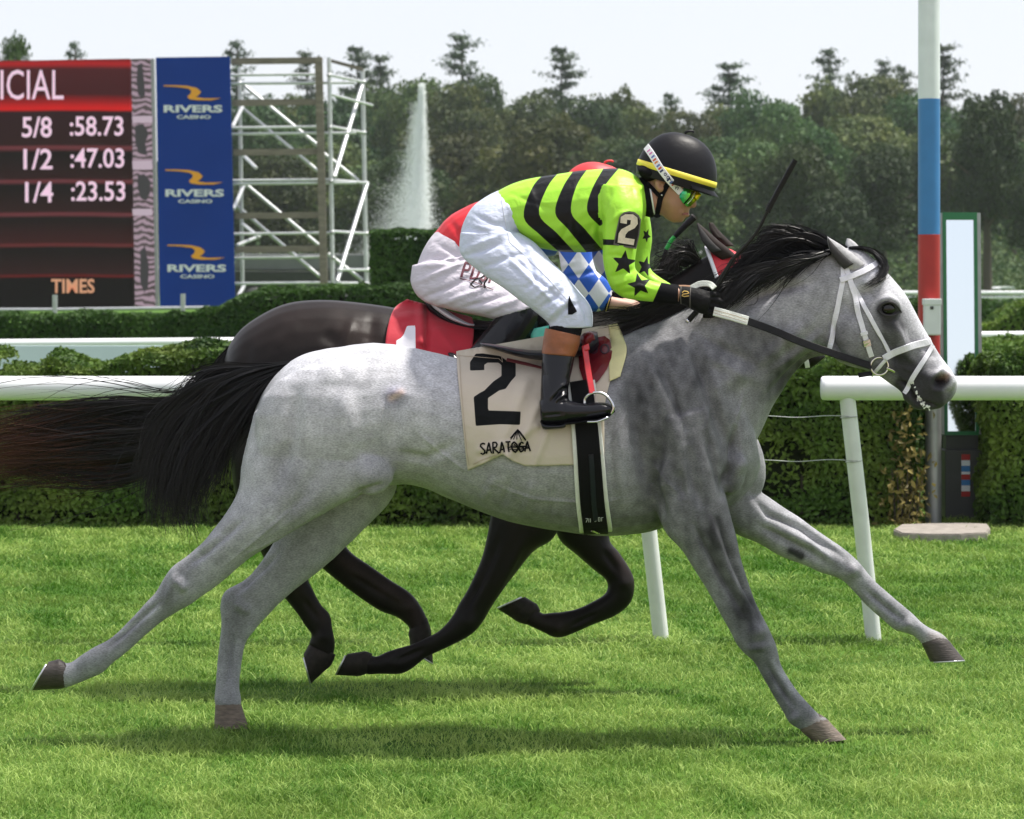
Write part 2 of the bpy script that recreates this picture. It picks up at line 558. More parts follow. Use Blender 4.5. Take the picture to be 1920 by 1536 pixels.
def mat_hair(name, root, tip, tip_at=0.6, rough=0.38, spec=0.22):
    m = bpy.data.materials.new(name); m.use_nodes = True
    t = m.node_tree; b = t.nodes['Principled BSDF']
    b.inputs['Roughness'].default_value = rough; b.inputs['Specular IOR Level'].default_value = spec
    a = node(t, 'ShaderNodeAttribute', attribute_name='along'); r = node(t, 'ShaderNodeAttribute', attribute_name='rnd')
    mr = node(t, 'ShaderNodeMapRange'); mr.inputs[1].default_value = tip_at; mr.inputs[2].default_value = 1.0
    t.links.new(a.outputs['Fac'], mr.inputs[0])
    mx = node(t, 'ShaderNodeMix', data_type='RGBA'); mx.inputs['A'].default_value = tuple(root) + (1,); mx.inputs['B'].default_value = tuple(tip) + (1,)
    t.links.new(mr.outputs[0], mx.inputs['Factor'])
    m2 = node(t, 'ShaderNodeMapRange'); m2.inputs[3].default_value = 0.55; m2.inputs[4].default_value = 1.6
    t.links.new(r.outputs['Fac'], m2.inputs[0])
    s = node(t, 'ShaderNodeVectorMath', operation='SCALE'); t.links.new(mx.outputs['Result'], s.inputs[0]); t.links.new(m2.outputs[0], s.inputs['Scale'])
    t.links.new(s.outputs[0], b.inputs['Base Color'])
    return m

def mat_leaf(name, dark, light, trans=0.25, objrand=0.25, rough=0.6, nscale=0.0, yellow=None, ymix=0.75):
    """foliage: colour per leaf from the mesh, tint per plant, some light passing through"""
    m = bpy.data.materials.new(name); m.use_nodes = True
    t = m.node_tree; b = t.nodes['Principled BSDF']; out = t.nodes['Material Output']
    b.inputs['Roughness'].default_value = rough; b.inputs['Specular IOR Level'].default_value = 0.25
    a = node(t, 'ShaderNodeAttribute', attribute_name='tint')
    mx = node(t, 'ShaderNodeMix', data_type='RGBA'); mx.inputs['A'].default_value = tuple(dark) + (1,); mx.inputs['B'].default_value = tuple(light) + (1,)
    t.links.new(a.outputs['Fac'], mx.inputs['Factor'])
    col = mx.outputs['Result']
    if yellow is not None:
        tc = node(t, 'ShaderNodeTexCoord'); n = node(t, 'ShaderNodeTexNoise'); n.inputs['Scale'].default_value = nscale; n.inputs['Detail'].default_value = 4
        t.links.new(tc.outputs['Object'], n.inputs['Vector'])
        r = node(t, 'ShaderNodeMapRange'); r.inputs[1].default_value = 0.42; r.inputs[2].default_value = 0.72; r.inputs[4].default_value = ymix
        t.links.new(n.outputs['Fac'], r.inputs[0])
        m2 = node(t, 'ShaderNodeMix', data_type='RGBA'); m2.inputs['B'].default_value = tuple(yellow) + (1,)
        t.links.new(r.outputs[0], m2.inputs['Factor']); t.links.new(col, m2.inputs['A']); col = m2.outputs['Result']
    if objrand:
        oi = node(t, 'ShaderNodeObjectInfo'); hs = node(t, 'ShaderNodeHueSaturation')
        r1 = node(t, 'ShaderNodeMapRange'); r1.inputs[3].default_value = 0.5 - objrand * 0.12; r1.inputs[4].default_value = 0.5 + objrand * 0.1
        r2 = node(t, 'ShaderNodeMapRange'); r2.inputs[3].default_value = 1 - objrand; r2.inputs[4].default_value = 1 + objrand
        t.links.new(oi.outputs['Random'], r1.inputs[0]); t.links.new(oi.outputs['Random'], r2.inputs[0])
        mul = node(t, 'ShaderNodeMath', operation='MULTIPLY'); mul.inputs[1].default_value = 7.31
        fr = node(t, 'ShaderNodeMath', operation='FRACT')
        t.links.new(oi.outputs['Random'], mul.inputs[0]); t.links.new(mul.outputs[0], fr.inputs[0]); t.links.new(fr.outputs[0], r2.inputs[0])
        t.links.new(r1.outputs[0], hs.inputs['Hue']); t.links.new(r2.outputs[0], hs.inputs['Value']); t.links.new(col, hs.inputs['Color'])
        col = hs.outputs['Color']
    t.links.new(col, b.inputs['Base Color'])
    tr = node(t, 'ShaderNodeBsdfTranslucent'); ms = node(t, 'ShaderNodeMixShader'); ms.inputs[0].default_value = trans
    t.links.new(col, tr.inputs['Color']); t.links.new(b.outputs[0], ms.inputs[1]); t.links.new(tr.outputs[0], ms.inputs[2]); t.links.new(ms.outputs[0], out.inputs['Surface'])
    return m
# ================================================================== ground and turf
def turf_mat():
    m = bpy.data.materials.new('turf_soil'); m.use_nodes = True; t = m.node_tree; b = t.nodes['Principled BSDF']
    b.inputs['Roughness'].default_value = 0.95; b.inputs['Specular IOR Level'].default_value = 0.1
    tc = node(t, 'ShaderNodeTexCoord')
    n = node(t, 'ShaderNodeTexNoise'); n.inputs['Scale'].default_value = 0.9; n.inputs['Detail'].default_value = 8; n.inputs['Roughness'].default_value = 0.7
    t.links.new(tc.outputs['Object'], n.inputs['Vector'])
    r = node(t, 'ShaderNodeValToRGB'); r.color_ramp.elements[0].position = 0.3; r.color_ramp.elements[1].position = 0.75
    r.color_ramp.elements[0].color = (0.035, 0.095, 0.012, 1); r.color_ramp.elements[1].color = (0.11, 0.20, 0.03, 1)
    t.links.new(n.outputs['Fac'], r.inputs[0]); t.links.new(r.outputs[0], b.inputs['Base Color'])
    return m
gx = np.array([-2600, -60, 60, 2600]); gy = np.array([-300, 4, 60, 5500])
gv_ = np.array([(x, y, 0.0) for y in gy for x in gx]); gi = np.arange(3)[:, None] * 4 + np.arange(3)[None, :]
tag(put('ground', mesh_np('ground', gv_, np.stack([gi, gi + 1, gi + 5, gi + 4], -1).reshape(-1, 4)), turf_mat(), smooth=False), kind='structure')
M_DIRT = mat('sandy_track_dirt', (0.27, 0.21, 0.155), rough=0.95, spec=0.1, noise=0.2, nscale=3, bump=0.5, bscale=25)
tag(box_obj('unseen_dirt_track', -80, 80, -30, 7.2, -0.2, 0.03, M_DIRT), kind='structure')       # unseen dirt strip under the camera, added to neutralise green bounce

def blades(name, x, y, h, w, lean, M, z0=0.0, parent=None):
    n = len(x)
    th = RNG.uniform(0, 2 * PI, n); ln = RNG.uniform(0, 2 * PI, n)
    wx, wy = np.cos(th) * w / 2, np.sin(th) * w / 2
    lx, ly = np.cos(ln) * lean, np.sin(ln) * lean
    V = np.zeros((n, 5, 3))
    V[:, 0] = np.stack([x - wx, y - wy, np.full(n, z0)], -1); V[:, 1] = np.stack([x + wx, y + wy, np.full(n, z0)], -1)
    V[:, 2] = np.stack([x + wx * .8 + lx * .35, y + wy * .8 + ly * .35, z0 + h * .62], -1); V[:, 3] = np.stack([x - wx * .8 + lx * .35, y - wy * .8 + ly * .35, z0 + h * .62], -1)
    V[:, 4] = np.stack([x + lx, y + ly, z0 + h * RNG.uniform(0.8, 1.0, n)], -1)
    b = np.arange(n) * 5
    me = mesh_np(name, V.reshape(-1, 3), [np.stack([b, b + 1, b + 2, b + 3], -1), np.stack([b + 3, b + 2, b + 4], -1)])
    patchy = noise3(np.stack([x * 2.1, y * 1.3, x * 0], -1), 77) * 0.22 + noise3(np.stack([x * 7, y * 5, x * 0], -1), 78) * 0.2 + noise3(np.stack([x * 22, y * 13, x * 0], -1), 83) * 0.22
    tint = np.clip(RNG.normal(0.42, 0.27, n) + patchy * 1.3 + (RNG.random(n) < 0.05) * 0.5, 0, 1)
    attr_f(me, 'tint', np.repeat(tint, 5))
    return put(name, me, M, parent, smooth=False)
M_GRASS = mat_leaf('grass_blade', (0.072, 0.190, 0.017), (0.40, 0.54, 0.14), trans=0.36, objrand=0, rough=0.55, nscale=1.6, yellow=(0.33, 0.42, 0.10), ymix=0.5)
gx_, gy_, gh_, gw_, gl_ = [], [], [], [], []
for y0, y1, den, hh, ww in ((7.6, 9.6, 7600, 0.028, 0.0041), (9.6, 12.0, 5200, 0.028, 0.0048), (12.0, 15.0, 3300, 0.031, 0.0065), (15.0, 19.4, 1950, 0.036, 0.0088)):
    hw = y1 * 0.215 + 0.15
    n = int(den * (y1 - y0) * hw * 2)
    x = RNG.uniform(-hw, hw, n); y = RNG.uniform(y0, y1, n)
    clump = noise3(np.stack([x * 9, y * 6, x * 0], -1), 79)
    c2 = noise3(np.stack([x * 24, y * 15, x * 0], -1), 81)
    hgt = hh * RNG.uniform(0.55, 1.25, n) * (1 + 0.32 * clump + 0.3 * c2) * np.where(RNG.random(n) < 0.03, 1.5, 1)
    gx_.append(x); gy_.append(y); gh_.append(np.clip(hgt, 0.015, 0.12)); gw_.append(ww * RNG.uniform(0.7, 1.3, n)); gl_.append(hgt * RNG.uniform(0.3, 1.8, n))
tag(blades('grass', *[np.concatenate(q) for q in (gx_, gy_, gh_, gw_, gl_)], M_GRASS), 'short green turf grass of the race course', 'grass', kind='stuff')

# ================================================================== foliage builders
def leaf_cloud(c, nrm, size, asp=0.5, spread=0.7, droop=0.0):
    """c (n,3) leaf centres, nrm outward directions; rhombic leaves, two triangles each"""
    n = len(c)
    nn = nrm + RNG.normal(size=(n, 3)) * spread; nn /= np.linalg.norm(nn, axis=1)[:, None]
    t = np.cross(nn, RNG.normal(size=(n, 3))); t[:, 2] -= droop; t -= nn * (t * nn).sum(1)[:, None]; t /= np.linalg.norm(t, axis=1)[:, None] + 1e-9
    b = np.cross(nn, t)
    s = np.broadcast_to(size, (n,))[:, None] * RNG.uniform(0.6, 1.3, (n, 1))
    V = np.stack([c - t * s * .5, c + b * s * asp * .5 + t * s * .08, c + t * s * .5, c - b * s * asp * .5 + t * s * .08], 1)
    V[:, 1] += nn * s * 0.12; V[:, 3] += nn * s * 0.12
    return V.reshape(-1, 3)
def leaf_mesh(name, V, tint):
    n = len(V) // 4; i = np.arange(n) * 4
    me = mesh_np(name, V, np.stack([i, i + 1, i + 2, i + 3], -1))
    attr_f(me, 'tint', np.repeat(np.clip(tint, 0, 1), 4))
    return me
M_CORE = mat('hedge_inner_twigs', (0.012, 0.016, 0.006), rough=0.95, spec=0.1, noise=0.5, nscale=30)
M_BARK = mat('bark', (0.07, 0.055, 0.042), rough=0.9, noise=0.4, nscale=8, stretch=(4, 4, 1), bump=0.6, bscale=10)

def hedge(name, label, x0, x1, yf, depth, htop, leaf, den, M, group=None, skew=0.0, seed=1, zb=0.0, lump=0.10, holes=0.0, round_=0.0, tint0=0.4, cat='hedge', ends=True, brown=0.0, stems=0):
    """clipped hedge: dark twig core, leaves over front, top and ends; htop may be a function of x"""
    hf = htop if callable(htop) else (lambda x: np.full_like(np.asarray(x, float), htop))
    e = empty(name, ((x0 + x1) / 2, yf + skew * 0.5, 0), label, cat, group)
    W = x1 - x0
    yfr = lambda x: yf + skew * (x - x0) / W
    pts, nr = [], []
    H = float(np.mean(hf(np.linspace(x0, x1, 20))))
    n1 = int(W * (H - zb) * den)
    x = RNG.uniform(x0, x1, n1); u = RNG.uniform(0, 1, n1); z = zb + (hf(x) - zb) * u
    y = yfr(x) + np.abs(RNG.normal(0, 0.05, n1)) + round_ * np.clip(u - 0.75, 0, 1) ** 2 * 4
    pts.append(np.stack([x, y, z], -1)); nr.append(np.tile([0, -1.0, 0.35], (n1, 1)))
    n2 = int(W * depth * den * 0.9)
    x = RNG.uniform(x0, x1, n2); v = RNG.uniform(0, 1, n2)
    z = hf(x) - np.abs(RNG.normal(0, 0.03, n2)) - round_ * 0.3 * (np.abs(v - 0.5) * 2) ** 4
    pts.append(np.stack([x, yfr(x) + depth * v, z], -1)); nr.append(np.tile([0, -0.25, 1.0], (n2, 1)))
    if ends:
        for xe, s in ((x0, -1.0), (x1, 1.0)):
            n3 = int(depth * (H - zb) * den * 0.8); h = float(hf(np.array([xe]))[0])
            pts.append(np.stack([xe - s * np.abs(RNG.normal(0, 0.05, n3)), yfr(xe) + RNG.uniform(0, depth, n3), RNG.uniform(zb, h, n3)], -1)); nr.append(np.tile([s, -0.2, 0.3], (n3, 1)))
    p, q = np.concatenate(pts), np.concatenate(nr)
    L = noise3(p * np.array([5.2, 5.0, 6.0]), seed) + 0.6 * noise3(p * np.array([14, 12, 15]), seed + 1)
    p = p + q / np.linalg.norm(q, axis=1)[:, None] * (L * lump)[:, None]
    keep = np.ones(len(p), bool)
    if holes: keep = ~((noise3(p * np.array([4, 3, 4]), seed + 5) > 0.9) & (p[:, 2] < H * holes) & (RNG.random(len(p)) < 0.8))
    keep &= ~((p[:, 2] < zb + 0.12) & (RNG.random(len(p)) < 0.6))
    p, q = p[keep], q[keep]
    V = leaf_cloud(p, q, leaf, 0.55, 0.65)
    tint = tint0 + 0.22 * noise3(p * np.array([6, 5, 7]), seed + 2) + RNG.normal(0, 0.16, len(p))
    put('foliage', leaf_mesh('foliage', V, tint), M, e, smooth=False)
    # core
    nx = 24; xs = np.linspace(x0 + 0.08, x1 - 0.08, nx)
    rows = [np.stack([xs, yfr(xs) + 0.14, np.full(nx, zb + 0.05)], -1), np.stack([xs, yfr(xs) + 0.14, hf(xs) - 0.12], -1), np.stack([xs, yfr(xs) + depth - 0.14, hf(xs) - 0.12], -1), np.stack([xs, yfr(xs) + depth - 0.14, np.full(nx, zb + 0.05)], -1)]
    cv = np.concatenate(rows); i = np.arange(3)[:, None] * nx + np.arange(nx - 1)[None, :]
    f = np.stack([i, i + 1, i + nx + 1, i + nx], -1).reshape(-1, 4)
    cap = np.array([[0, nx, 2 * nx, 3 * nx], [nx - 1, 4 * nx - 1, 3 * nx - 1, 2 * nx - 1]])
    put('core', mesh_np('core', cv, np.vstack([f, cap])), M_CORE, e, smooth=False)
    for k in range(stems):
        xs_ = x0 + W * (k + RNG.uniform(0.2, 0.8)) / stems
        tube_obj('stem', [(xs_, yfr(xs_) + 0.16, 0), (xs_ + RNG.normal(0, 0.05), yfr(xs_) + 0.16, 0.35), (xs_ + RNG.normal(0, 0.1), yfr(xs_) + 0.25, 0.7)], [0.03, 0.024, 0.015], M_BARK, e, n=7)
    return e
M_THUJA = mat_leaf('thuja_leaf', (0.010, 0.038, 0.005), (0.115, 0.215, 0.030), trans=0.28, objrand=0, nscale=2.2, yellow=(0.19, 0.26, 0.04))
M_YEW = mat_leaf('dark_hedge_leaf', (0.012, 0.045, 0.006), (0.075, 0.155, 0.024), trans=0.25, objrand=0)
M_BROWNLEAF = mat_leaf('dry_brown_leaf', (0.06, 0.05, 0.012), (0.30, 0.24, 0.07), trans=0.2, objrand=0)
YH = 18.35
X = lambda px, Y: (px - HX) * Y / F
Z = lambda py, Y: CZ - (py - HY) * Y / F
hz1 = Z(666, YH + 0.4)
def top1(x):
    x = np.asarray(x, float); t = hz1 + 0.03 * np.sin(x * 2.3) + 0.03 * np.sin(x * 5.1 + 1) + 0.02 * np.sin(x * 11)
    t = np.where(np.abs(x - X(30, YH)) < 0.16, t - 0.10, t)
    return t
hedge('hedge', 'long clipped green hedge running behind the white rail and horses', X(-420, YH), X(1732, YH), YH, 0.95, top1, 0.050, 5200, M_THUJA, 'clipped hedges along the rail', seed=3, lump=0.036, holes=0.5, round_=0.1, stems=16)
hedge('hedge', 'dark hedge block behind the foot of the finish pole', X(1690, 19.6), X(1900, 19.6), 19.6, 0.8, Z(740, 19.6), 0.05, 3000, M_YEW, seed=37, lump=0.04)
hedge('hedge', 'clipped hedge right of the finish pillar at the picture edge', X(1852, YH), X(2060, YH), YH - 0.15, 1.0, lambda x: np.full_like(np.asarray(x, float), Z(668, YH)) + 0.06 * np.clip((np.asarray(x) - X(1852, YH)) * 3, 0, 1), 0.050, 5200, M_THUJA, 'clipped hedges along the rail', seed=9, lump=0.06, round_=0.2, stems=2)
# dry sprigs at the open end of the hedge
e = empty('shrub', (X(1690, YH), YH, 0), 'dry brown and yellow sprigs at the hedge end beside the pole', 'shrub')
n = 420; p = np.stack([RNG.normal(X(1700, YH), 0.08, n), YH - 0.02 + RNG.normal(0, 0.07, n), np.abs(RNG.normal(0.1, 0.42, n))], -1); p[:, 2] = np.clip(p[:, 2], 0.02, 0.95)
put('foliage', leaf_mesh('foliage', leaf_cloud(p, np.tile([0.3, -1, 0.3], (n, 1)), 0.06, 0.45, 0.9), RNG.random(n)), M_BROWNLEAF, e, smooth=False)
for k in range(7): tube_obj('twig', [(X(1680 + 6 * k, YH), YH + 0.02, 0), (X(1676 + 8 * k, YH), YH, 0.22), (X(1670 + 10 * k, YH), YH - 0.05, 0.42)], [0.008, 0.006, 0.003], M_BARK, e, n=5)

# ================================================================== rails
M_PVC = mat('white_plastic_rail', (0.80, 0.81, 0.83), rough=0.35, noise=0.03, nscale=6, spec=0.4)
M_PVC2 = mat('white_post_plastic', (0.70, 0.73, 0.70), rough=0.4, noise=0.08, nscale=10, spec=0.35)
M_WIRE = mat('galvanised_wire', (0.42, 0.44, 0.42), rough=0.4, metal=0.6)
YR = 12.65; RZ = Z(728, YR)
def rounded_rail(parent, xa, xb, r, Y, z, skew=0.0, name='rail_tube'):
    t = [0, 0.006, 0.014, 0.03]; rr = [r * 0.86, r * 0.965, r * 0.99, r]
    xs = [xa + k for k in t] + list(np.linspace(xa + 0.2, xb - 0.2, 10)) + [xb - k for k in t[::-1]]
    rs = rr + [r] * 10 + rr[::-1]
    return tube_obj(name, [(x, Y + skew * (x - xa) / (xb - xa), z) for x in xs], rs, M_PVC, parent, n=28)
def post(parent, x_top, x_foot, Y, ztop, r, back=0.0):
    return tube_obj('post', [(x_foot, Y + back, -0.05), (x_foot + (x_top - x_foot) * .5, Y + back * .5, ztop * .5), (x_top, Y, ztop)], r, M_PVC2, parent, n=18)
ra = empty('rail', (X(500, YR), YR, 0), 'thick white running rail on the left, passing behind the horses', 'rail', 'white running rails beside the turf')
rounded_rail(ra, X(-700, YR), X(1330, YR), 0.0595, YR, RZ)
for xt, xf in ((1186, 1242), (-400, -344)): post(ra, X(xt, YR), X(xf, YR), YR + 0.002, RZ - 0.03, 0.039)
rb = empty('rail', (X(1700, YR), YR, 0), 'thick white running rail starting behind the grey horse muzzle', 'rail', 'white running rails beside the turf')
rounded_rail(rb, X(1540, YR), X(2500, YR), 0.0595, YR, RZ)
for xt, xf in ((1588, 1640), (2210, 2262)): post(rb, X(xt, YR), X(xf, YR), YR + 0.002, RZ - 0.03, 0.039)
for ya, yb, lab in ((776, 780, 'upper'), (860, 862, 'lower')):
    q = np.linspace(0, 1, 30); xs = X(1150, YR) + (X(1606, YR) - X(1150, YR)) * q
    zz = Z(ya + (yb - ya) * q, YR) + 0.004 * np.sin(q * 23) - 0.006 * np.sin(q * PI)
    tag(tube_obj('wire', np.stack([xs, np.full(30, YR - 0.035), zz], -1), 0.0022, M_WIRE, n=5), '%s thin loose wire strung between two white rail posts' % lab, 'wire', 'wires between the rail posts')
    for c in (0, 1):
        t = np.linspace(0, 2 * PI, 17); px_c = np.interp((ya + yb) / 2, [740, 1200], [1587, 1640]) if c else np.interp((ya + yb) / 2, [740, 1200], [1185, 1242])
        tag(tube_obj('wire_tie', np.stack([X(px_c, YR) + 0.0405 * np.cos(t), YR + 0.0405 * np.sin(t), np.full(17, Z((ya + yb) / 2 + 4, YR)) + 0.004 * np.cos(t)], -1), 0.0018, M_WIRE, n=5), '%s wire tie wound round the white post %s' % (lab, 'near the muzzle' if c else 'under the grey horse belly'), 'wire')
r2 = empty('rail', (0, 31, 0), 'slimmer white rail behind the first hedge', 'rail')
Y2a, Y2b = 29.6, 34.2
rounded_rail(r2, X(-500, Y2a - 1.2), X(2400, Y2b + 1), 0.047, Y2a - 1.2, Z(643, Y2a), skew=(Y2b - Y2a) * 1.45)
for px_ in (-60, 420, 900, 1380, 1800, 2250):
    yy = Y2a - 1.2 + (Y2b - Y2a) * 1.45 * (px_ + 500) / 2900 + 0.02
    post(r2, X(px_ - 16, yy), X(px_, yy), yy, Z(643, Y2a) - 0.02, 0.03)
r3 = empty('rail', (X(1860, 100), 100, 0), 'far white fence at the edge of the trees on the right', 'rail')
for py_, rr in ((549, 0.075), (558, 0.05)): rounded_rail(r3, X(1000, 100), X(2200, 100), rr, 100, Z(py_, 100))
for k in range(14): post(r3, X(1020 + 90 * k, 100), X(1020 + 90 * k, 100), 100.1, Z(549, 100), 0.05)

# ================================================================== finish pole, mirror pillar
M_PAINTW = mat('pole_white_paint', (0.72, 0.76, 0.78), rough=0.4, noise=0.06, nscale=8)
M_PAINTB = mat('pole_blue_paint', (0.035, 0.19, 0.46), rough=0.4, noise=0.08, nscale=8)
M_PAINTR = mat('pole_red_paint', (0.40, 0.020, 0.018), rough=0.4, noise=0.08, nscale=8)
M_GREYM = mat('weathered_aluminium', (0.36, 0.36, 0.36), rough=0.45, metal=0.5, noise=0.15, nscale=10)
M_GREEN = mat('green_frame_paint', (0.015, 0.17, 0.055), rough=0.4)
M_DARKBOX = mat('dark_grey_box', (0.045, 0.048, 0.046), rough=0.5, noise=0.15, nscale=8)
M_WBOX = mat('white_plastic_box', (0.66, 0.68, 0.68), rough=0.45, noise=0.05, nscale=10)
M_STONE = mat('stone_slab', (0.28, 0.25, 0.22), rough=0.85, noise=0.25, nscale=14, bump=0.4, bscale=30)
YP = 18.6
fp = empty('finish_pole', (X(1742, YP), YP, 0), 'tall finish pole in white, blue and red bands', 'pole')
pr = 0.078
def cyl(name, x, y, z0, z1, r, m, parent, n=28): return tube_obj(name, [(x, y, z0), (x, y, (z0 + z1) / 2), (x, y, z1)], r, m, parent, n)
xp = X(1742, YP)
cyl('white_band', xp, YP, Z(186, YP), Z(-500, YP), pr, M_PAINTW, fp); cyl('blue_band', xp, YP, Z(440, YP), Z(186, YP), pr + 0.0005, M_PAINTB, fp); cyl('red_band', xp, YP, Z(720, YP), Z(440, YP), pr + 0.001, M_PAINTR, fp)
cyl('post_base', X(1750, YP), YP, 0, Z(720, YP), 0.058, M_GREYM, fp)
cb = empty('camera_box', (X(1741, YP), YP - 0.12, Z(586, YP)), 'small white box fixed to the red part of the pole', 'box')
box_obj('housing', X(1727, YP), X(1757, YP), YP - 0.17, YP - 0.079, Z(628, YP), Z(562, YP), M_WBOX, cb, bev=0.012)
box_obj('lid', X(1725.5, YP), X(1758.5, YP), YP - 0.175, YP - 0.078, Z(572, YP), Z(560, YP), M_WBOX, cb, bev=0.006)
box_obj('window', X(1737, YP), X(1743, YP), YP - 0.1745, YP - 0.165, Z(580, YP), Z(574, YP), M_DARKBOX, cb)
YM = 18.95
mp_ = empty('mirror_pillar', (X(1803, YM), YM, 0), 'tall green framed mirror pillar standing beside the finish pole', 'mirror')
def mirror_mat():
    m = bpy.data.materials.new('mirror_glass'); m.use_nodes = True; b = m.node_tree.nodes['Principled BSDF']
    b.inputs['Base Color'].default_value = (0.86, 0.93, 0.97, 1); b.inputs['Metallic'].default_value = 1.0; b.inputs['Roughness'].default_value = 0.06
    return m
zt, zb_ = Z(398, YM), Z(815, YM)
def tilt_box(name, xa, xb, za, zb2, y0, y1, m):
    """boxes on the pillar lean back a little, so the mirror looks up at the sky"""
    v, f = box_v(xa, xb, y0, y1, za, zb2); v = [(x, y + (z - zb_) * 0.05, z) for x, y, z in v]
    return put(name, mesh_np(name, v, np.array(f)), m, mp_, smooth=False)
tilt_box('mirror', X(1775, YM), X(1827, YM), Z(808, YM), Z(412, YM), YM - 0.045, YM - 0.03, mirror_mat())
tilt_box('back_board', X(1767, YM), X(1836, YM), zb_, zt, YM - 0.029, YM + 0.05, M_GREEN)
for nm, xa, xb, za, zc in (('frame_side', 1768.5, 1775, 815, 398), ('frame_side', 1827, 1833, 815, 398), ('frame_top', 1775, 1827, 412, 398.5), ('frame_bottom', 1775, 1827, 815, 808)):
    tilt_box(nm, X(xa, YM), X(xb, YM), Z(za, YM), Z(zc, YM), YM - 0.06, YM - 0.0295, M_GREEN)
for xa, xb in ((1765, 1768.4), (1833.2, 1840)): tilt_box('edge_channel', X(xa, YM), X(xb, YM), zb_ + 0.005, zt - 0.004, YM - 0.05, YM + 0.055, M_GREYM)
box_obj('pedestal', X(1768, YM), X(1836, YM), YM - 0.1, YM + 0.15, 0.0, Z(843, YM), M_DARKBOX, mp_, bev=0.006)
box_obj('neck', X(1772, YM), X(1832, YM), YM - 0.04, YM + 0.1, Z(843, YM) + 0.002, zb_ - 0.002, M_ELASTIC_DARK if 'M_ELASTIC_DARK' in globals() else M_DARKBOX, mp_)
for k, m_ in enumerate((M_PAINTR, M_PAINTW, M_PAINTB, M_PAINTW, M_PAINTR, M_PAINTB, M_PAINTW, M_PAINTR)):
    hh = (11, 10.5, 11, 5, 10, 10.5, 11, 10)[k]; yy0 = 850 + sum((11, 10.5, 11, 5, 10, 10.5, 11, 10)[:k])
    box_obj('painted_stripe', X(1798, YM), X(1814, YM), YM - 0.106, YM - 0.1005, Z(yy0 + hh, YM), Z(yy0 + 0.3, YM), m_, mp_)
ss = empty('stone_slab', (X(1765, 18.2), 18.2, 0), 'flat stone slab on the grass at the foot of the pillar', 'slab')
bm = bmesh.new()
pl = [(1675, 992), (1690, 983), (1745, 981), (1800, 980), (1852, 982), (1857, 990), (1850, 998), (1800, 1001), (1740, 1001), (1690, 999)]
def gpt(x, y, z=0.0): Y = (CZ - z) * F / (y - HY); return Vector(((x - HX) * Y / F, Y, z))
a_ = [bm.verts.new(gpt(x, y, 0.06)) for x, y in pl]; b_ = [bm.verts.new(v.co - Vector((0, 0, 0.08))) for v in a_]
bm.faces.new(a_); bm.faces.new(b_[::-1])
for i in range(len(pl)): bm.faces.new((a_[i], b_[i], b_[(i + 1) % len(pl)], a_[(i + 1) % len(pl)]))
bmesh.ops.recalc_face_normals(bm, faces=bm.faces); bmesh.ops.bevel(bm, geom=list(bm.edges), offset=0.008, segments=2, affect='EDGES')
me = bpy.data.meshes.new('slab'); bm.to_mesh(me); bm.free(); put('slab', me, M_STONE, ss, smooth=False)

# ================================================================== middle distance
YB1 = 36.0
tag(box_obj('low_board', X(-300, 27), X(306, 27), 27.0, 27.05, 0.0, Z(648, 27), mat('pale_blue_board', (0.60, 0.68, 0.76), rough=0.5, noise=0.04, nscale=3), None, bev=0.004), 'low pale blue board standing between hedge and second rail', 'board')
def top2(x):
    px_ = HX + np.asarray(x, float) * F / YB1
    return Z(np.interp(px_, [-500, 250, 370, 430, 480, 540, 2500], [594, 592, 588, 568, 549, 541, 541]), YB1)
hedge('hedge', 'dark clipped hedge in front of the scoreboard, stepping up to the right', X(-700, YB1), X(1120, YB1), YB1, 1.2, top2, 0.075, 2300, M_YEW, seed=13, lump=0.05, tint0=0.45)
YB2 = 44.0
hedge('hedge', 'tall square clipped hedge block beside the scaffold', X(694, YB2), X(930, YB2), YB2, 1.6, Z(436, YB2), 0.09, 1600, M_YEW, seed=17, lump=0.05, tint0=0.5)
hedge('bush', 'rounded bright green bush in front of the second rail, right edge', X(1838, 28), X(2080, 28), 28, 1.4, lambda x: np.full_like(np.asarray(x, float), Z(640, 28)), 0.09, 1200, M_THUJA, seed=19, lump=0.08, cat='bush', tint0=0.6)
hedge('bush', 'low bushes on the lawn behind the second rail', X(1838, 42), X(2150, 42), 42, 1.4, lambda x: Z(np.interp(HX + np.asarray(x, float) * F / 42, [1838, 1872, 1890, 1915, 2150], [612, 606, 590, 572, 566]), 42), 0.11, 700, M_THUJA, seed=23, lump=0.06, cat='bush', tint0=0.55)
hedge('hedge', 'narrow dark hedge block with yellow top by the mirror pillar', X(1700, 60), X(1856, 60), 60, 1.2, Z(562, 60), 0.13, 500, M_YEW, seed=29, lump=0.04, tint0=0.6)
hedge('hedge', 'far low hedge line in front of the white fence', X(1864, 92), X(2150, 92), 92, 1.5, Z(566, 92), 0.22, 120, M_YEW, seed=31, lump=0.05)
tt = empty('tent', (X(1888, 115), 115, 0), 'small pale canopy under the trees behind the far fence', 'tent')
slab_px('roof', [(1874, 541), (1879, 538), (1900, 537.5), (1904, 541)], 115, 2.0, M_WBOX, tt)
for px_ in (1876, 1902): cyl('pole', X(px_, 115), 115.1, 0, Z(541, 115), 0.06, M_GREYM, tt, 8)

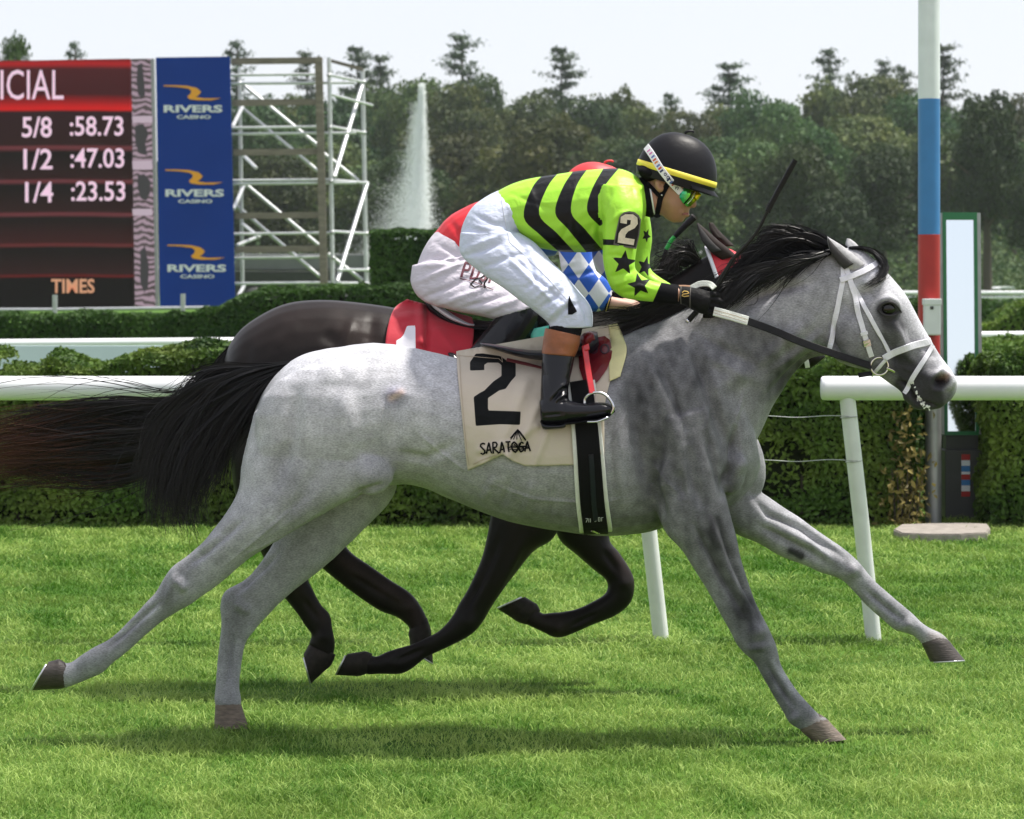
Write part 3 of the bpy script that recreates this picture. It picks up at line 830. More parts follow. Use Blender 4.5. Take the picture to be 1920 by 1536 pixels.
# --- scoreboard
YS = 60.0
def screen_mat():
    m = bpy.data.materials.new('led_screen'); m.use_nodes = True; t = m.node_tree; b = t.nodes['Principled BSDF']
    b.inputs['Base Color'].default_value = (0.006, 0.005, 0.005, 1); b.inputs['Roughness'].default_value = 0.7; b.inputs['Specular IOR Level'].default_value = 0.1
    tc = node(t, 'ShaderNodeTexCoord'); sp = node(t, 'ShaderNodeSeparateXYZ'); t.links.new(tc.outputs['Generated'], sp.inputs[0])
    r = node(t, 'ShaderNodeValToRGB'); e = r.color_ramp
    K = [(0.0, (.005, .004, .004)), (0.135, (.005, .004, .004)), (0.137, (.10, .008, .008)), (0.15, (.02, .008, .008)), (0.25, (.005, .004, .004)), (0.262, (.10, .02, .02)), (0.272, (.03, .008, .008)), (0.37, (.006, .005, .005)), (0.384, (.12, .03, .035)), (0.395, (.02, .008, .008)), (0.50, (.006, .005, .005)), (0.515, (.12, .03, .035)), (0.525, (.02, .008, .008)),
         (0.63, (.006, .005, .005)), (0.648, (.12, .03, .035)), (0.66, (.02, .008, .008)), (0.79, (.02, .008, .010)), (0.80, (.50, .010, .010)), (0.83, (.22, .008, .010)), (0.86, (.04, .008, .010)), (0.96, (.05, .010, .012)), (0.98, (.32, .012, .014)), (1.0, (.10, .01, .012))]
    while len(e.elements) > 1: e.elements.remove(e.elements[0])
    e.elements[0].position = 0; e.elements[0].color = K[0][1] + (1,)
    for p_, c in K[1:]:
        el = e.elements.new(p_); el.color = c + (1,)
    n = node(t, 'ShaderNodeTexNoise'); n.inputs['Scale'].default_value = 3; mp = node(t, 'ShaderNodeMapping'); mp.inputs['Scale'].default_value = (1, 1, 0.1)
    t.links.new(tc.outputs['Generated'], mp.inputs['Vector']); t.links.new(mp.outputs['Vector'], n.inputs['Vector'])
    ad = node(t, 'ShaderNodeMath', operation='MULTIPLY_ADD'); ad.inputs[1].default_value = 0.02; 
    t.links.new(n.outputs['Fac'], ad.inputs[0]); t.links.new(sp.outputs['Z'], ad.inputs[2])
    sb = node(t, 'ShaderNodeMath', operation='SUBTRACT'); sb.inputs[1].default_value = 0.01; t.links.new(ad.outputs[0], sb.inputs[0])
    t.links.new(sb.outputs[0], r.inputs[0]); t.links.new(r.outputs[0], b.inputs['Emission Color']); b.inputs['Emission Strength'].default_value = 0.9
    return m
def glow(name, c, s=1.0): return mat(name, c, rough=0.6, emit=s)
M_LTR = glow('screen_letters_pink', (0.50, 0.34, 0.44), 0.85); M_LTO = glow('screen_letters_orange', (0.42, 0.20, 0.12), 0.7)
sbd = empty('scoreboard', (X(60, YS), YS, 0), 'big electronic scoreboard showing red and black race times', 'scoreboard')
slab_px('screen', [(-420, 122), (243, 110), (250, 578), (-420, 584)], YS, 0.35, screen_mat(), sbd)
def text_mesh(s, bold=0.0):
    c = bpy.data.curves.new('t', 'FONT'); c.body = s; c.offset = bold; c.resolution_u = 3; c.extrude = 0.0
    o = bpy.data.objects.new('t', c); COL.objects.link(o); me = eval_mesh(o); bpy.data.objects.remove(o)
    return me
def lettering(name, s, x0, y0, x1, y1, Y, m, parent, bold=0.0, thick=0.02):
    """letters set to fill the pixel box, standing at depth Y with a little thickness"""
    me = text_mesh(s, bold); co = co_of(me); lo, hi = co.min(0), co.max(0)
    u = (co[:, 0] - lo[0]) / (hi[0] - lo[0]); v = (co[:, 1] - lo[1]) / (hi[1] - lo[1])
    set_co(me, PN(x0 + (x1 - x0) * u, y1 + (y0 - y1) * v, Y))
    bm = bmesh.new(); bm.from_mesh(me); r = bmesh.ops.extrude_face_region(bm, geom=list(bm.faces)); 
    for g in r['geom']:
        if isinstance(g, bmesh.types.BMVert): g.co.y += thick
    bmesh.ops.recalc_face_normals(bm, faces=bm.faces); bm.to_mesh(me); bm.free()
    return tag(put(name, me, m, parent, smooth=False), kind='stuff')
lettering('heading_letters', 'OFFICIAL', -92, 131, 119, 187, YS - 0.03, M_LTR, sbd)
for a_t, b_t, y0, y1 in (('5/8', ':58.73', 219, 258), ('1/2', ':47.03', 279, 318), ('1/4', ':23.53', 341, 380)):
    lettering('fraction_digits', a_t, 41 + (y0 - 219) * .05, y0, 97 + (y0 - 219) * .02, y1, YS - 0.03, M_LTR, sbd, bold=0.012)
    lettering('time_digits', b_t, 131 + (y0 - 219) * .02, y0 - 1, 231 + (y0 - 219) * .03, y1 - 3, YS - 0.03, M_LTR, sbd, bold=0.012)
lettering('footer_letters', 'TIMES', 96, 523, 177, 550, YS - 0.03, M_LTO, sbd, bold=0.02)
def deco_mat():
    m = bpy.data.materials.new('pink_ornament_panel'); m.use_nodes = True; t = m.node_tree; b = t.nodes['Principled BSDF']
    tc = node(t, 'ShaderNodeTexCoord'); mp = node(t, 'ShaderNodeMapping'); mp.inputs['Scale'].default_value = (1.6, 1, 14)
    t.links.new(tc.outputs['Generated'], mp.inputs['Vector'])
    v = node(t, 'ShaderNodeTexWave', wave_type='BANDS', bands_direction='Z'); v.inputs['Scale'].default_value = 0.9; v.inputs['Distortion'].default_value = 9; v.inputs['Detail'].default_value = 3
    t.links.new(mp.outputs['Vector'], v.inputs['Vector'])
    r = node(t, 'ShaderNodeValToRGB'); r.color_ramp.elements[0].position = 0.35; r.color_ramp.elements[1].position = 0.6
    r.color_ramp.elements[0].color = (0.05, 0.03, 0.035, 1); r.color_ramp.elements[1].color = (0.30, 0.21, 0.26, 1)
    t.links.new(v.outputs['Fac'], r.inputs[0]); t.links.new(r.outputs[0], b.inputs['Emission Color']); b.inputs['Emission Strength'].default_value = 0.8; b.inputs['Base Color'].default_value = (0.03, 0.03, 0.03, 1)
    return m
slab_px('ornament_panel', [(246, 110.5), (282, 110), (291, 576), (253, 577)], YS - 0.02, 0.3, deco_mat(), sbd)
M_DECO = glow('ornament_dark', (0.035, 0.03, 0.035), 0.4); M_DECL = glow('ornament_pink', (0.32, 0.24, 0.30), 0.7)
for poly in ([(258, 122), (266, 118), (270, 150), (272, 178), (265, 184), (259, 178), (256, 150)], [(263, 470), (272, 462), (279, 500), (277, 540), (270, 548), (263, 530)], [(253, 236), (268, 232), (279, 250), (272, 268), (276, 292), (260, 286), (254, 270)], [(258, 330), (270, 326), (282, 340), (281, 362), (274, 376), (264, 372), (258, 352)]):
    slab_px('ornament_figure', poly, YS - 0.05, 0.02, M_DECO, sbd)
for y0, y1 in ((218, 230), (302, 318), (392, 404)): slab_px('ornament_bar', [(248, y0), (285, y0 - .5), (286, y1), (249, y1 + .5)], YS - 0.055, 0.02, M_DECL, sbd)
slab_px('edge_post', [(282.5, 110), (288, 110), (297, 576), (291.5, 576)], YS, 0.2, M_GREYM, sbd)
M_BANNER = mat('blue_banner_vinyl', (0.005, 0.040, 0.27), rough=0.6, spec=0.12, noise=0.08, nscale=0.8, bump=0.05, bscale=2)
M_BANW = mat('banner_white_print', (0.72, 0.74, 0.78), rough=0.5); M_BANO = mat('banner_orange_print', (0.85, 0.36, 0.02), rough=0.5)
bn = empty('banner', (X(365, YS), YS, 0), 'tall blue banner with three white and orange logos', 'banner')
slab_px('sheet', [(292, 108), (431, 106), (441, 576), (300, 578)], YS - 0.1, 0.06, M_BANNER, bn)
for k, (ox, oy) in enumerate(((307, 160), (310, 318), (314, 459))):
    sw = [(0, 0), (20, 0), (44, 1), (62, 5), (70, 12), (66, 18), (60, 22), (75, 24.5), (108, 24), (90, 28), (62, 28), (48, 26), (44, 21), (50, 16), (52, 11), (46, 6), (24, 3), (0, 2)]
    slab_px('swoosh', [(ox + x, oy + y) for x, y in sw], YS - 0.125, 0.02, M_BANO, bn)
    lettering('name_letters', 'RIVERS', ox, oy + 37, ox + 110, oy + 51, YS - 0.125, M_BANW, bn, bold=0.035)
    lettering('sub_letters', 'CASINO', ox + 24, oy + 56, ox + 88, oy + 63, YS - 0.125, M_BANW, bn, bold=0.03)
# railing in front of the board
M_GALV = mat('galvanised_steel', (0.46, 0.47, 0.48), rough=0.4, metal=0.7, noise=0.1, nscale=6)
fr = empty('guard_rail', (X(150, 52), 52, 0), 'grey metal guard rail in front of the scoreboard', 'railing')
tube_obj('top_rail', [P(-400, 582, 52), P(100, 581, 52), P(395, 577, 52)], 0.04, M_GALV, fr, n=12)
for px_, y0 in ((103, 553), (343, 551), (-160, 553)): tube_obj('post', [P(px_, y0, 51.9), P(px_, 580, 51.9), (X(px_, 51.9), 51.9, 0)], 0.05, M_GALV, fr, n=10)
for k, px_ in enumerate((80, 140, 205, 300)):
    tag(box_obj('floodlight', X(px_ - 6, 50), X(px_ + (20 if k == 1 else 6), 50), 50, 50.25, Z(598, 50), Z(589, 50), M_WBOX, None, bev=0.02), ['leftmost', 'wide', 'third', 'rightmost'][k] + ' small white lamp housing low in front of the scoreboard', 'lamp', 'lamps in front of the scoreboard')
# --- scaffold
sf = empty('scaffold', (X(560, 61), 61, 0), 'steel tube scaffold with timber boards beside the blue banner', 'scaffold')
M_TIMBER = mat('weathered_timber', (0.20, 0.17, 0.14), rough=0.85, noise=0.3, nscale=3, stretch=(1, 1, 6), bump=0.3, bscale=12)
M_STUBE = mat('scaffold_tube_zinc', (0.60, 0.61, 0.62), rough=0.38, metal=0.45, noise=0.12, nscale=4)
YF, YK = 60.2, 62.6
def sbar(x1, y1, Y1, x2, y2, Y2, r=0.035): tube_obj('tube', [P(x1, y1, Y1), P((x1 + x2) / 2, (y1 + y2) / 2, (Y1 + Y2) / 2), P(x2, y2, Y2)], r, M_STUBE, sf, n=8)
slab_px('timber_post', [(590, 107), (604, 107), (614, 532), (600, 532)], YF - 0.25, 0.12, M_TIMBER, sf)
for y in (109, 187, 280, 399, 462): slab_px('timber_board', [(434 + (y - 109) * .02, y), (596 + (y - 109) * .02, y - 1.5), (596 + (y - 109) * .02, y + 10), (434 + (y - 109) * .02, y + 12)], YF - 0.12, 0.06, M_TIMBER, sf)
slab_px('timber_board', [(617, 110), (681, 127), (681, 134), (617, 116)], YF + 0.2, 0.06, M_TIMBER, sf)
for y, xe in ((140, 600), (156, 665), (239, 600), (250.5, 668), (338, 622), (344, 668), (438, 624), (483, 600), (531, 640)): sbar(432, y + 1, YF, xe, y - 1, YF)
sbar(449, 126, YK, 455, 545, YK, 0.045); sbar(617, 108, YF, 624, 532, YF, 0.05); sbar(680, 130, YK, 687, 532, YK, 0.05)
for q in ((619, 141, 683, 154), (619, 177, 698, 198), (619, 237, 683, 249), (623, 338, 689, 343), (623, 434, 689, 438), (634, 506, 691, 506), (626, 531, 691, 531)): sbar(q[0], q[1], YF, q[2], q[3], YK)
for q in ((681, 154, 627, 332), (689, 343, 632, 528)): sbar(q[0], q[1], YK, q[2], q[3], YF, 0.05)
for q in ((457, 160, 596, 273), (453, 202, 596, 321), (462, 347, 598, 460), (442, 385, 600, 519), (606, 287, 672, 339), (615, 476, 680, 526)): sbar(*q[:2], YK, *q[2:], YK, 0.045)
for q in ((455, 200, 436, 238), (457, 349, 438, 392), (487, 443, 445, 460), (459, 534, 447, 555), (455, 290, 480, 315), (455, 420, 485, 445)): sbar(*q[:2], YK, *q[2:], YF + 0.1, 0.045)
for x, y in ((449, 156), (451, 250), (452, 344), (454, 438), (617, 141), (619, 239), (621, 340), (623, 436), (625, 484), (682, 154), (683, 249), (686, 343), (688, 438), (690, 506)):
    a = Acc(); blob(a, x, y, 0, 5, 4, 5, YF - 0.04 if x in (617, 619, 621, 623, 625) else YK - 0.04, n=8); put('coupler', a.mesh('coupler'), M_GALV, sf)
tr = empty('trailer', (X(530, 68), 68, 0), 'dark low trailer with pale top behind the scaffold', 'trailer')
box_obj('bed', X(440, 68), X(690, 68), 68, 70, Z(560, 68), Z(508, 68), M_DARKBOX, tr, bev=0.03)
box_obj('cover', X(440, 68), X(690, 68), 68.1, 69.9, Z(507, 68), Z(476, 68), mat('pale_grey_sheet', (0.17, 0.175, 0.18), rough=0.7, noise=0.15, nscale=2), tr, bev=0.04)
for px_ in (480, 640):
    tube_obj('wheel', [P(px_, 566, 67.9), P(px_, 566, 68.05), P(px_, 566, 68.2)], [0.38, 0.4, 0.38], M_DARKBOX, tr, n=18)
# --- fountain
YFN = 85.0
fn = empty('fountain', (X(788, YFN), YFN, 0), 'tall white water jet of the infield fountain', 'fountain')
def water_mat():
    m = bpy.data.materials.new('spray_droplets'); m.use_nodes = True; t = m.node_tree; b = t.nodes['Principled BSDF']; out = t.nodes['Material Output']
    b.inputs['Base Color'].default_value = (0.92, 0.94, 0.96, 1); b.inputs['Roughness'].default_value = 0.4
    tr = node(t, 'ShaderNodeBsdfTranslucent'); tr.inputs['Color'].default_value = (0.95, 0.96, 0.98, 1)
    tp = node(t, 'ShaderNodeBsdfTransparent'); m1 = node(t, 'ShaderNodeMixShader'); m1.inputs[0].default_value = 0.5; m2 = node(t, 'ShaderNodeMixShader'); m2.inputs[0].default_value = 0.25
    t.links.new(b.outputs[0], m1.inputs[1]); t.links.new(tr.outputs[0], m1.inputs[2]); t.links.new(m1.outputs[0], m2.inputs[1]); t.links.new(tp.outputs[0], m2.inputs[2]); t.links.new(m2.outputs[0], out.inputs['Surface'])
    return m
def spray(name, n, xc, ytop, ybot, w0, w1, drift, size, parent, pwr=1.0):
    u = RNG.random(n) ** pwr
    py_ = ytop + (ybot - ytop) * u
    ww = w0 + (w1 - w0) * u ** 1.4
    px_ = xc + RNG.normal(0, 1, n) * ww * 0.5 - drift * u ** 1.6 * np.abs(RNG.normal(0, 1, n))
    c = PN(px_, py_, YFN + RNG.normal(0, 1, n) * ww * 0.5 * YFN / F)
    V = leaf_cloud(c, np.tile([0, -1.0, 0.2], (n, 1)), size, 0.45, 1.2, droop=1.5)
    i = np.arange(n) * 4
    return put(name, mesh_np(name, V, np.stack([i, i + 1, i + 2, i + 3], -1)), M_SPRAY, parent, smooth=False)
M_SPRAY = water_mat()
tag(spray('water_jet', 30000, 791, 156, 540, 6, 32, 9, 0.058, fn, 0.8), kind='stuff')
tag(spray('falling_spray', 32000, 782, 190, 540, 12, 60, 38, 0.042, fn, 0.65), kind='stuff')
tag(spray('mist', 18000, 755, 330, 540, 40, 110, 40, 0.032, fn, 0.6), kind='stuff')
cyl('basin', X(785, YFN), YFN, 0.0, 0.35, 3.0, M_STONE, fn, 36)

# ================================================================== trees
M_BROAD = mat_leaf('broadleaf_foliage', (0.016, 0.044, 0.012), (0.090, 0.145, 0.040), trans=0.24, objrand=0.48, nscale=0.35, yellow=(0.13, 0.16, 0.04))
M_PINE = mat_leaf('pine_foliage', (0.022, 0.048, 0.024), (0.075, 0.12, 0.06), trans=0.15, objrand=0.2)
def crown_mesh(seed, lobes, n, size=0.42):
    r = np.random.default_rng(seed); C = []; 
    cen = []
    for k in range(lobes):
        th = r.uniform(0, 2 * PI); z = r.uniform(-0.75, 0.95); rr = math.sqrt(max(0, 1 - (z * 0.9) ** 2)) * r.uniform(0.35, 0.85)
        cen.append((rr * math.cos(th) * 3.6, rr * math.sin(th) * 3.6, z * 3.9, r.uniform(1.2, 2.1)))
    P_, N_, T_ = [], [], []
    for cx, cy, cz, R in cen:
        m = int(n / lobes * (R / 1.35) ** 2); d = r.normal(size=(m, 3)); d /= np.linalg.norm(d, axis=1)[:, None]
        d[:, 2] = np.where(d[:, 2] < -0.5, -d[:, 2], d[:, 2])
        rad = R * (0.72 + 0.4 * r.random(m)) * (1 + 0.22 * noise3(d * 4.5 + cx, seed))
        P_.append(np.array([cx, cy, cz]) + d * rad[:, None] * np.array([1, 1, 0.85])); N_.append(d); T_.append(np.full(m, r.uniform(0.25, 0.65)) + 0.18 * r.normal(size=m))
    p, q, t_ = np.concatenate(P_), np.concatenate(N_), np.concatenate(T_)
    return leaf_mesh('crown', leaf_cloud(p, q, size, 0.7, 0.75), t_)
def pine_mesh(seed, n, H=14.0, R=3.0):
    """white pine: whorls of level branches with tufts along them, gaps between"""
    r = np.random.default_rng(seed); P_, N_, T_ = [], [], []
    z = H; k = 0
    while z > 0:
        f = (H - z) / H
        L = R * (0.30 + 0.85 * f ** 0.5) * r.uniform(0.55, 1.2)
        for b in range(r.integers(4, 7)):
            th = r.uniform(0, 2 * PI); l = L * r.uniform(0.55, 1.15); m = int(14 + n * l)
            s = r.random(m) ** 0.7; w = 0.32 * l * (0.4 + s) * 0.5
            off = r.normal(size=(m, 3)) * np.stack([w, w, np.full(m, 0.13)], -1)
            c = np.stack([np.cos(th) * l * s, np.sin(th) * l * s, z + 0.22 * l * s ** 2 - 0.05 * l], -1) + off
            P_.append(c); N_.append(np.tile([np.cos(th) * .4, np.sin(th) * .4, 1.0], (m, 1))); T_.append(0.35 + 0.35 * s + 0.15 * r.normal(size=m))
        z -= r.uniform(0.55, 1.0) * (0.7 + 0.5 * f); k += 1
    p, q, t_ = np.concatenate(P_), np.concatenate(N_), np.concatenate(T_)
    return leaf_mesh('crown', leaf_cloud(p, q, 0.40, 0.35, 0.8), t_)
def trunk_mesh(h, r0, seed, limbs=5):
    r = np.random.default_rng(seed); a = Acc()
    tube(a, [(0, 0, 0), (0.1, 0, h * .4), (0.0, .1, h * .75), (0.05, 0, h)], [r0, r0 * .8, r0 * .5, r0 * .15], 9)
    for k in range(limbs):
        th = r.uniform(0, 6.28); z = h * r.uniform(.35, .8); l = h * r.uniform(.15, .28)
        tube(a, [(0, 0, z), (math.cos(th) * l * .5, math.sin(th) * l * .5, z + l * .45), (math.cos(th) * l, math.sin(th) * l, z + l * .8)], [r0 * .4, r0 * .28, r0 * .1], 6)
    return a.mesh('trunk')
BR = [crown_mesh(100 + k, 24 + 3 * k, 11000, 0.33) for k in range(6)]
PNM = [pine_mesh(200 + k, 22) for k in range(4)]
TRB = [trunk_mesh(9.0, 0.30, 300 + k) for k in range(2)]; TRP = [trunk_mesh(14.2, 0.26, 310 + k, 0) for k in range(2)]
for m in BR: m.materials.append(M_BROAD)
for m in PNM: m.materials.append(M_PINE)
for m in TRB + TRP: m.materials.append(M_BARK)
def child(name, me, parent, loc, scale, rz):
    o = bpy.data.objects.new(name, me); COL.objects.link(o); o.parent = parent; o.location = loc; o.scale = scale; o.rotation_euler = (0, 0, rz); return o
M_BROADD = mat_leaf('dark_broadleaf_foliage', (0.010, 0.028, 0.010), (0.055, 0.090, 0.026), trans=0.18, objrand=0.2)
BRD = [m.copy() for m in BR[:3]]
for m in BRD: m.materials.clear(); m.materials.append(M_BROADD)
def broadleaf(px_, ytop, half, Y, label, k, group, crowns=None):
    ht = Z(ytop, Y); hw = half * Y / F
    e = empty('broadleaf_tree', (X(px_, Y), Y, 0), label, 'tree', group)
    ch = ht * 0.80
    child('crown', (crowns or BR)[k % len(crowns or BR)], e, (0, 0, ht - ch * 0.5), (hw / 4.6, hw / 4.6, ch / 10.4), k * 1.7)
    child('trunk', TRB[k % 2], e, (0, 0, 0), (1, 1, ht * 0.75 / 9.0), k * 0.9)
def pine(px_, ytop, half, Y, label, k, crown=0.75):
    ht = Z(ytop, Y); hw = half * Y / F; ch = ht * crown
    e = empty('pine_tree', (X(px_, Y), Y, 0), label, 'tree', 'pines in the tree line')
    child('crown', PNM[k % 4], e, (0, 0, ht - ch - 0.2), (hw / 3.2, hw / 3.2, ch / 14.0), k * 2.1)
    child('trunk', TRP[k % 2], e, (0, 0, 0), (1.2, 1.2, (ht - 0.3) / 14.2), 0)
ORD = ['first', 'second', 'third', 'fourth', 'fifth', 'sixth', 'seventh', 'eighth', 'ninth', 'tenth', 'eleventh', 'twelfth', 'thirteenth', 'fourteenth', 'fifteenth', 'sixteenth', 'seventeenth', 'eighteenth', 'nineteenth', 'twentieth', 'twenty-first', 'twenty-second']
for px_, yt, hf, lab, k in ((444, 82, 48, 'pine whose dark top shows above the blue banner edge', 0), (575, 100, 46, 'pine rising behind the middle of the scaffold', 1), (670, 92, 58, 'tall pine behind the right side of the scaffold', 2), (712, 108, 52, 'pine just left of the fountain jet', 3),
    (866, 68, 62, 'tallest white pine, just right of the fountain', 1), (1052, 93, 62, 'pine with open tiered top above the green jockey', 2), (1366, 122, 74, 'broad pine above the upright whip', 3), (1554, 97, 56, 'pine standing above the grey horse ears', 0), (1658, 116, 40, 'slim ragged pine left of the finish pole', 1), (1692, 128, 40, 'smaller pine touching the finish pole', 2), (1768, 88, 62, 'pine half hidden behind the finish pole', 3), (140, 84, 34, 'small pine top above the scoreboard', 0), (1256, 178, 40, 'low pine top in the dip of the tree line', 2)):
    pine(px_, yt, hf * 1.3, 235 + (k * 7) % 20, lab, k)
back = [(470, 175, 70), (545, 185, 66), (620, 170, 70), (700, 165, 66), (770, 150, 60), (850, 150, 70), (930, 138, 66), (1000, 180, 60), (1090, 178, 70), (1160, 176, 62), (1225, 205, 62), (1290, 200, 62), (1350, 190, 66), (1420, 178, 62), (1490, 180, 66), (1560, 160, 66), (1640, 140, 66), (1720, 165, 70), (1810, 190, 66), (1900, 185, 70), (1960, 170, 70)]
for i, (px_, yt, hf) in enumerate(back): broadleaf(px_, yt, hf * 1.55, 218 + (i * 11) % 17, '%s broadleaf tree from the left in the back row' % ORD[i], i, 'back row of broadleaf trees')
front = [(500, 290, 78), (600, 270, 82), (690, 300, 76), (770, 285, 80), (860, 255, 86), (950, 270, 84), (1040, 225, 86), (1130, 260, 80), (1215, 255, 78), (1290, 280, 78), (1370, 265, 78), (1450, 255, 80), (1530, 235, 76), (1610, 215, 84), (1700, 250, 80), (1780, 240, 78), (1945, 250, 90)]
for i, (px_, yt, hf) in enumerate(front): broadleaf(px_, yt, hf * 1.45, 182 + (i * 13) % 19, '%s broadleaf tree from the left in the front row' % ORD[i], i + 3, 'front row of broadleaf trees')
broadleaf(1852, 162, 76, 150, 'dark rounded tree standing forward near the right edge', 2, None, BRD)
broadleaf(1490, 262, 96, 152, 'dark broad tree standing forward right of the upright whip', 0, None, BRD)
broadleaf(1655, 275, 96, 156, 'dark tree standing forward just left of the finish pole', 1, None, BRD)
broadleaf(1945, 300, 80, 146, 'dark tree cut off by the right picture edge', 0, None, BRD)
broadleaf(18, 70, 52, 120, 'bright green tree top above the left scoreboard corner', 4, None)
broadleaf(1570, 345, 80, 148, 'low dark tree above the grey horse neck', 2, None, BRD)
low = [(x, 395 + 25 * math.sin(x), 62) for x in range(700, 1990, 105)]
n = 34000; p = np.stack([RNG.uniform(X(380, 178), X(2050, 178), n), RNG.uniform(172, 200, n), np.abs(RNG.normal(0, 2.2, n))], -1); p[:, 2] *= 1 + 0.5 * noise3(p * np.array([.25, .2, 0]), 90)
p[:, 2] = np.clip(p[:, 2], 0.1, 6.5)
tag(put('undergrowth', leaf_mesh('undergrowth', leaf_cloud(p, np.tile([0, -1, .6], (n, 1)), 0.36, 0.7, 0.8), np.clip(0.3 + 0.25 * noise3(p * .8, 91), 0, 1)), M_BROAD, smooth=False), 'dark undergrowth filling the wood below the crowns', 'undergrowth', kind='stuff')
# far wood closing the gaps between trunks
n = 36000; p = np.stack([RNG.uniform(X(-1300, 270), X(2700, 270), n), RNG.uniform(262, 290, n), RNG.uniform(0, 1, n) ** 1.1 * 14.5], -1)
p[:, 2] *= 1 + 0.12 * noise3(p * np.array([.12, .1, 0]), 95)
tag(put('distant_wood', leaf_mesh('distant_wood', leaf_cloud(p, np.tile([0, -1, .4], (n, 1)), 1.25, 0.8, 0.8), 0.3 + 0.3 * RNG.random(n)), M_BROAD, smooth=False), 'distant wood closing the view behind the trees', 'wood', kind='stuff')
# ================================================================== grey horse
YG = 10.0
M_COAT = mat_vcol('grey_coat', 'coat', rough=0.55, spec=0.22, noise=0.15, nscale=20, fine=0.30, fscale=190, stretch=(0.55, 1, 1.5), bump=0.35, bscale=220, sheen=0.06, bdist=0.003)
M_HOOF = mat('hoof_horn', (0.045, 0.035, 0.03), rough=0.5, noise=0.5, nscale=40, stretch=(1, 1, 4), bump=0.3, bscale=60)
M_SHOE = mat('aluminium_shoe', (0.62, 0.62, 0.64), rough=0.35, metal=0.9)
M_EYE = mat('eye_black', (0.006, 0.005, 0.004), rough=0.12, spec=0.35, coat=0.2)
M_HAIR = mat_hair('black_hair', (0.006, 0.006, 0.007), (0.010, 0.009, 0.009), rough=0.42)
M_LIP = mat('foam_saliva', (0.8, 0.82, 0.78), rough=0.15, spec=0.6)

grey = empty('horse', P(960, 1380, YG), 'grey racehorse with black mane and tail galloping in front', 'horse')

HOOVES_G = [
    # (coronet pair, sole pair, d, hd0, hd1)
    ((111, 1236, 118, 1291), (91, 1241, 60, 1295), -62, 20, 26),
    ((404, 1318, 452, 1320), (401, 1367, 467, 1367), 62, 19, 25),
    ((1500, 1369, 1547, 1345), (1530, 1396, 1587, 1387), -66, 18, 23),
    ((1728, 1207, 1777, 1199), (1744, 1241, 1809, 1238), 48, 20, 26),
]
LEGS_G = {
 'near_hind': [
  (475, 770, 735, 740, -52, 62), (452, 860, 735, 868, -66, 62), (446, 915, 700, 915, -72, 58), (430, 952, 632, 952, -76, 52), (407, 985, 560, 990, -78, 46), (382, 1014, 508, 1022, -78, 40),
  (352, 1040, 458, 1054, -76, 34), (322, 1063, 416, 1090, -74, 30), (307, 1084, 384, 1114, -72, 29), (293, 1108, 352, 1136, -70, 26), (271, 1133, 318, 1155, -68, 20), (240, 1166, 277, 1188, -66, 16),
  (207, 1197, 243, 1219, -64, 16), (178, 1213, 214, 1243, -64, 18), (156, 1226, 190, 1264, -63, 20), (136, 1241, 158, 1278, -62, 16), (121, 1244, 132, 1288, -62, 18), (111, 1238, 118, 1290, -62, 20), (106, 1240, 106, 1290, -62, 19)],
 'far_hind': [
  (540, 800, 735, 780, 52, 60), (535, 900, 745, 890, 64, 58), (525, 960, 735, 935, 68, 52), (513, 1015, 690, 985, 70, 46), (484, 1058, 625, 1048, 70, 38), (452, 1090, 575, 1088, 70, 32),
  (422, 1109, 535, 1122, 68, 29), (413, 1135, 500, 1156, 67, 27), (415, 1168, 476, 1184, 66, 23), (411, 1208, 460, 1208, 65, 17), (407, 1250, 452, 1250, 64, 16), (404, 1288, 449, 1288, 63, 18), (402, 1310, 452, 1310, 62, 20), (404, 1324, 452, 1324, 62, 19)],
 'near_fore': [
  (1195, 800, 1350, 760, -60, 55), (1212, 900, 1362, 860, -70, 52), (1232, 968, 1362, 925, -74, 46), (1249, 1002, 1371, 972, -76, 40), (1278, 1031, 1381, 1008, -76, 36), (1301, 1067, 1389, 1048, -75, 31),
  (1327, 1110, 1406, 1098, -73, 27), (1349, 1151, 1421, 1139, -71, 25), (1369, 1184, 1437, 1173, -70, 24), (1381, 1206, 1450, 1200, -70, 24), (1396, 1224, 1457, 1220, -69, 22), (1414, 1240, 1464, 1246, -68, 17),
  (1431, 1270, 1478, 1270, -67, 15), (1450, 1304, 1500, 1302, -67, 16), (1468, 1334, 1522, 1326, -66, 18), (1480, 1355, 1536, 1340, -66, 18), (1496, 1366, 1544, 1344, -66, 17), (1510, 1372, 1552, 1350, -66, 18)],
 'far_fore': [
  (1290, 860, 1400, 830, 40, 50), (1330, 950, 1412, 905, 46, 46), (1372, 998, 1440, 930, 50, 42), (1420, 1019, 1475, 955, 52, 36), (1462, 1042, 1510, 978, 52, 30), (1503, 1058, 1545, 1002, 52, 26),
  (1537, 1074, 1576, 1022, 51, 24), (1563, 1083, 1603, 1045, 50, 24), (1580, 1090, 1620, 1066, 50, 22), (1598, 1108, 1640, 1090, 50, 17), (1622, 1134, 1665, 1112, 49, 15), (1650, 1158, 1693, 1134, 49, 16),
  (1676, 1181, 1714, 1152, 48, 18), (1692, 1186, 1728, 1166, 48, 19), (1709, 1191, 1745, 1178, 48, 16), (1722, 1201, 1764, 1187, 48, 18), (1728, 1208, 1778, 1200, 48, 20), (1731, 1216, 1782, 1206, 48, 20)],
}
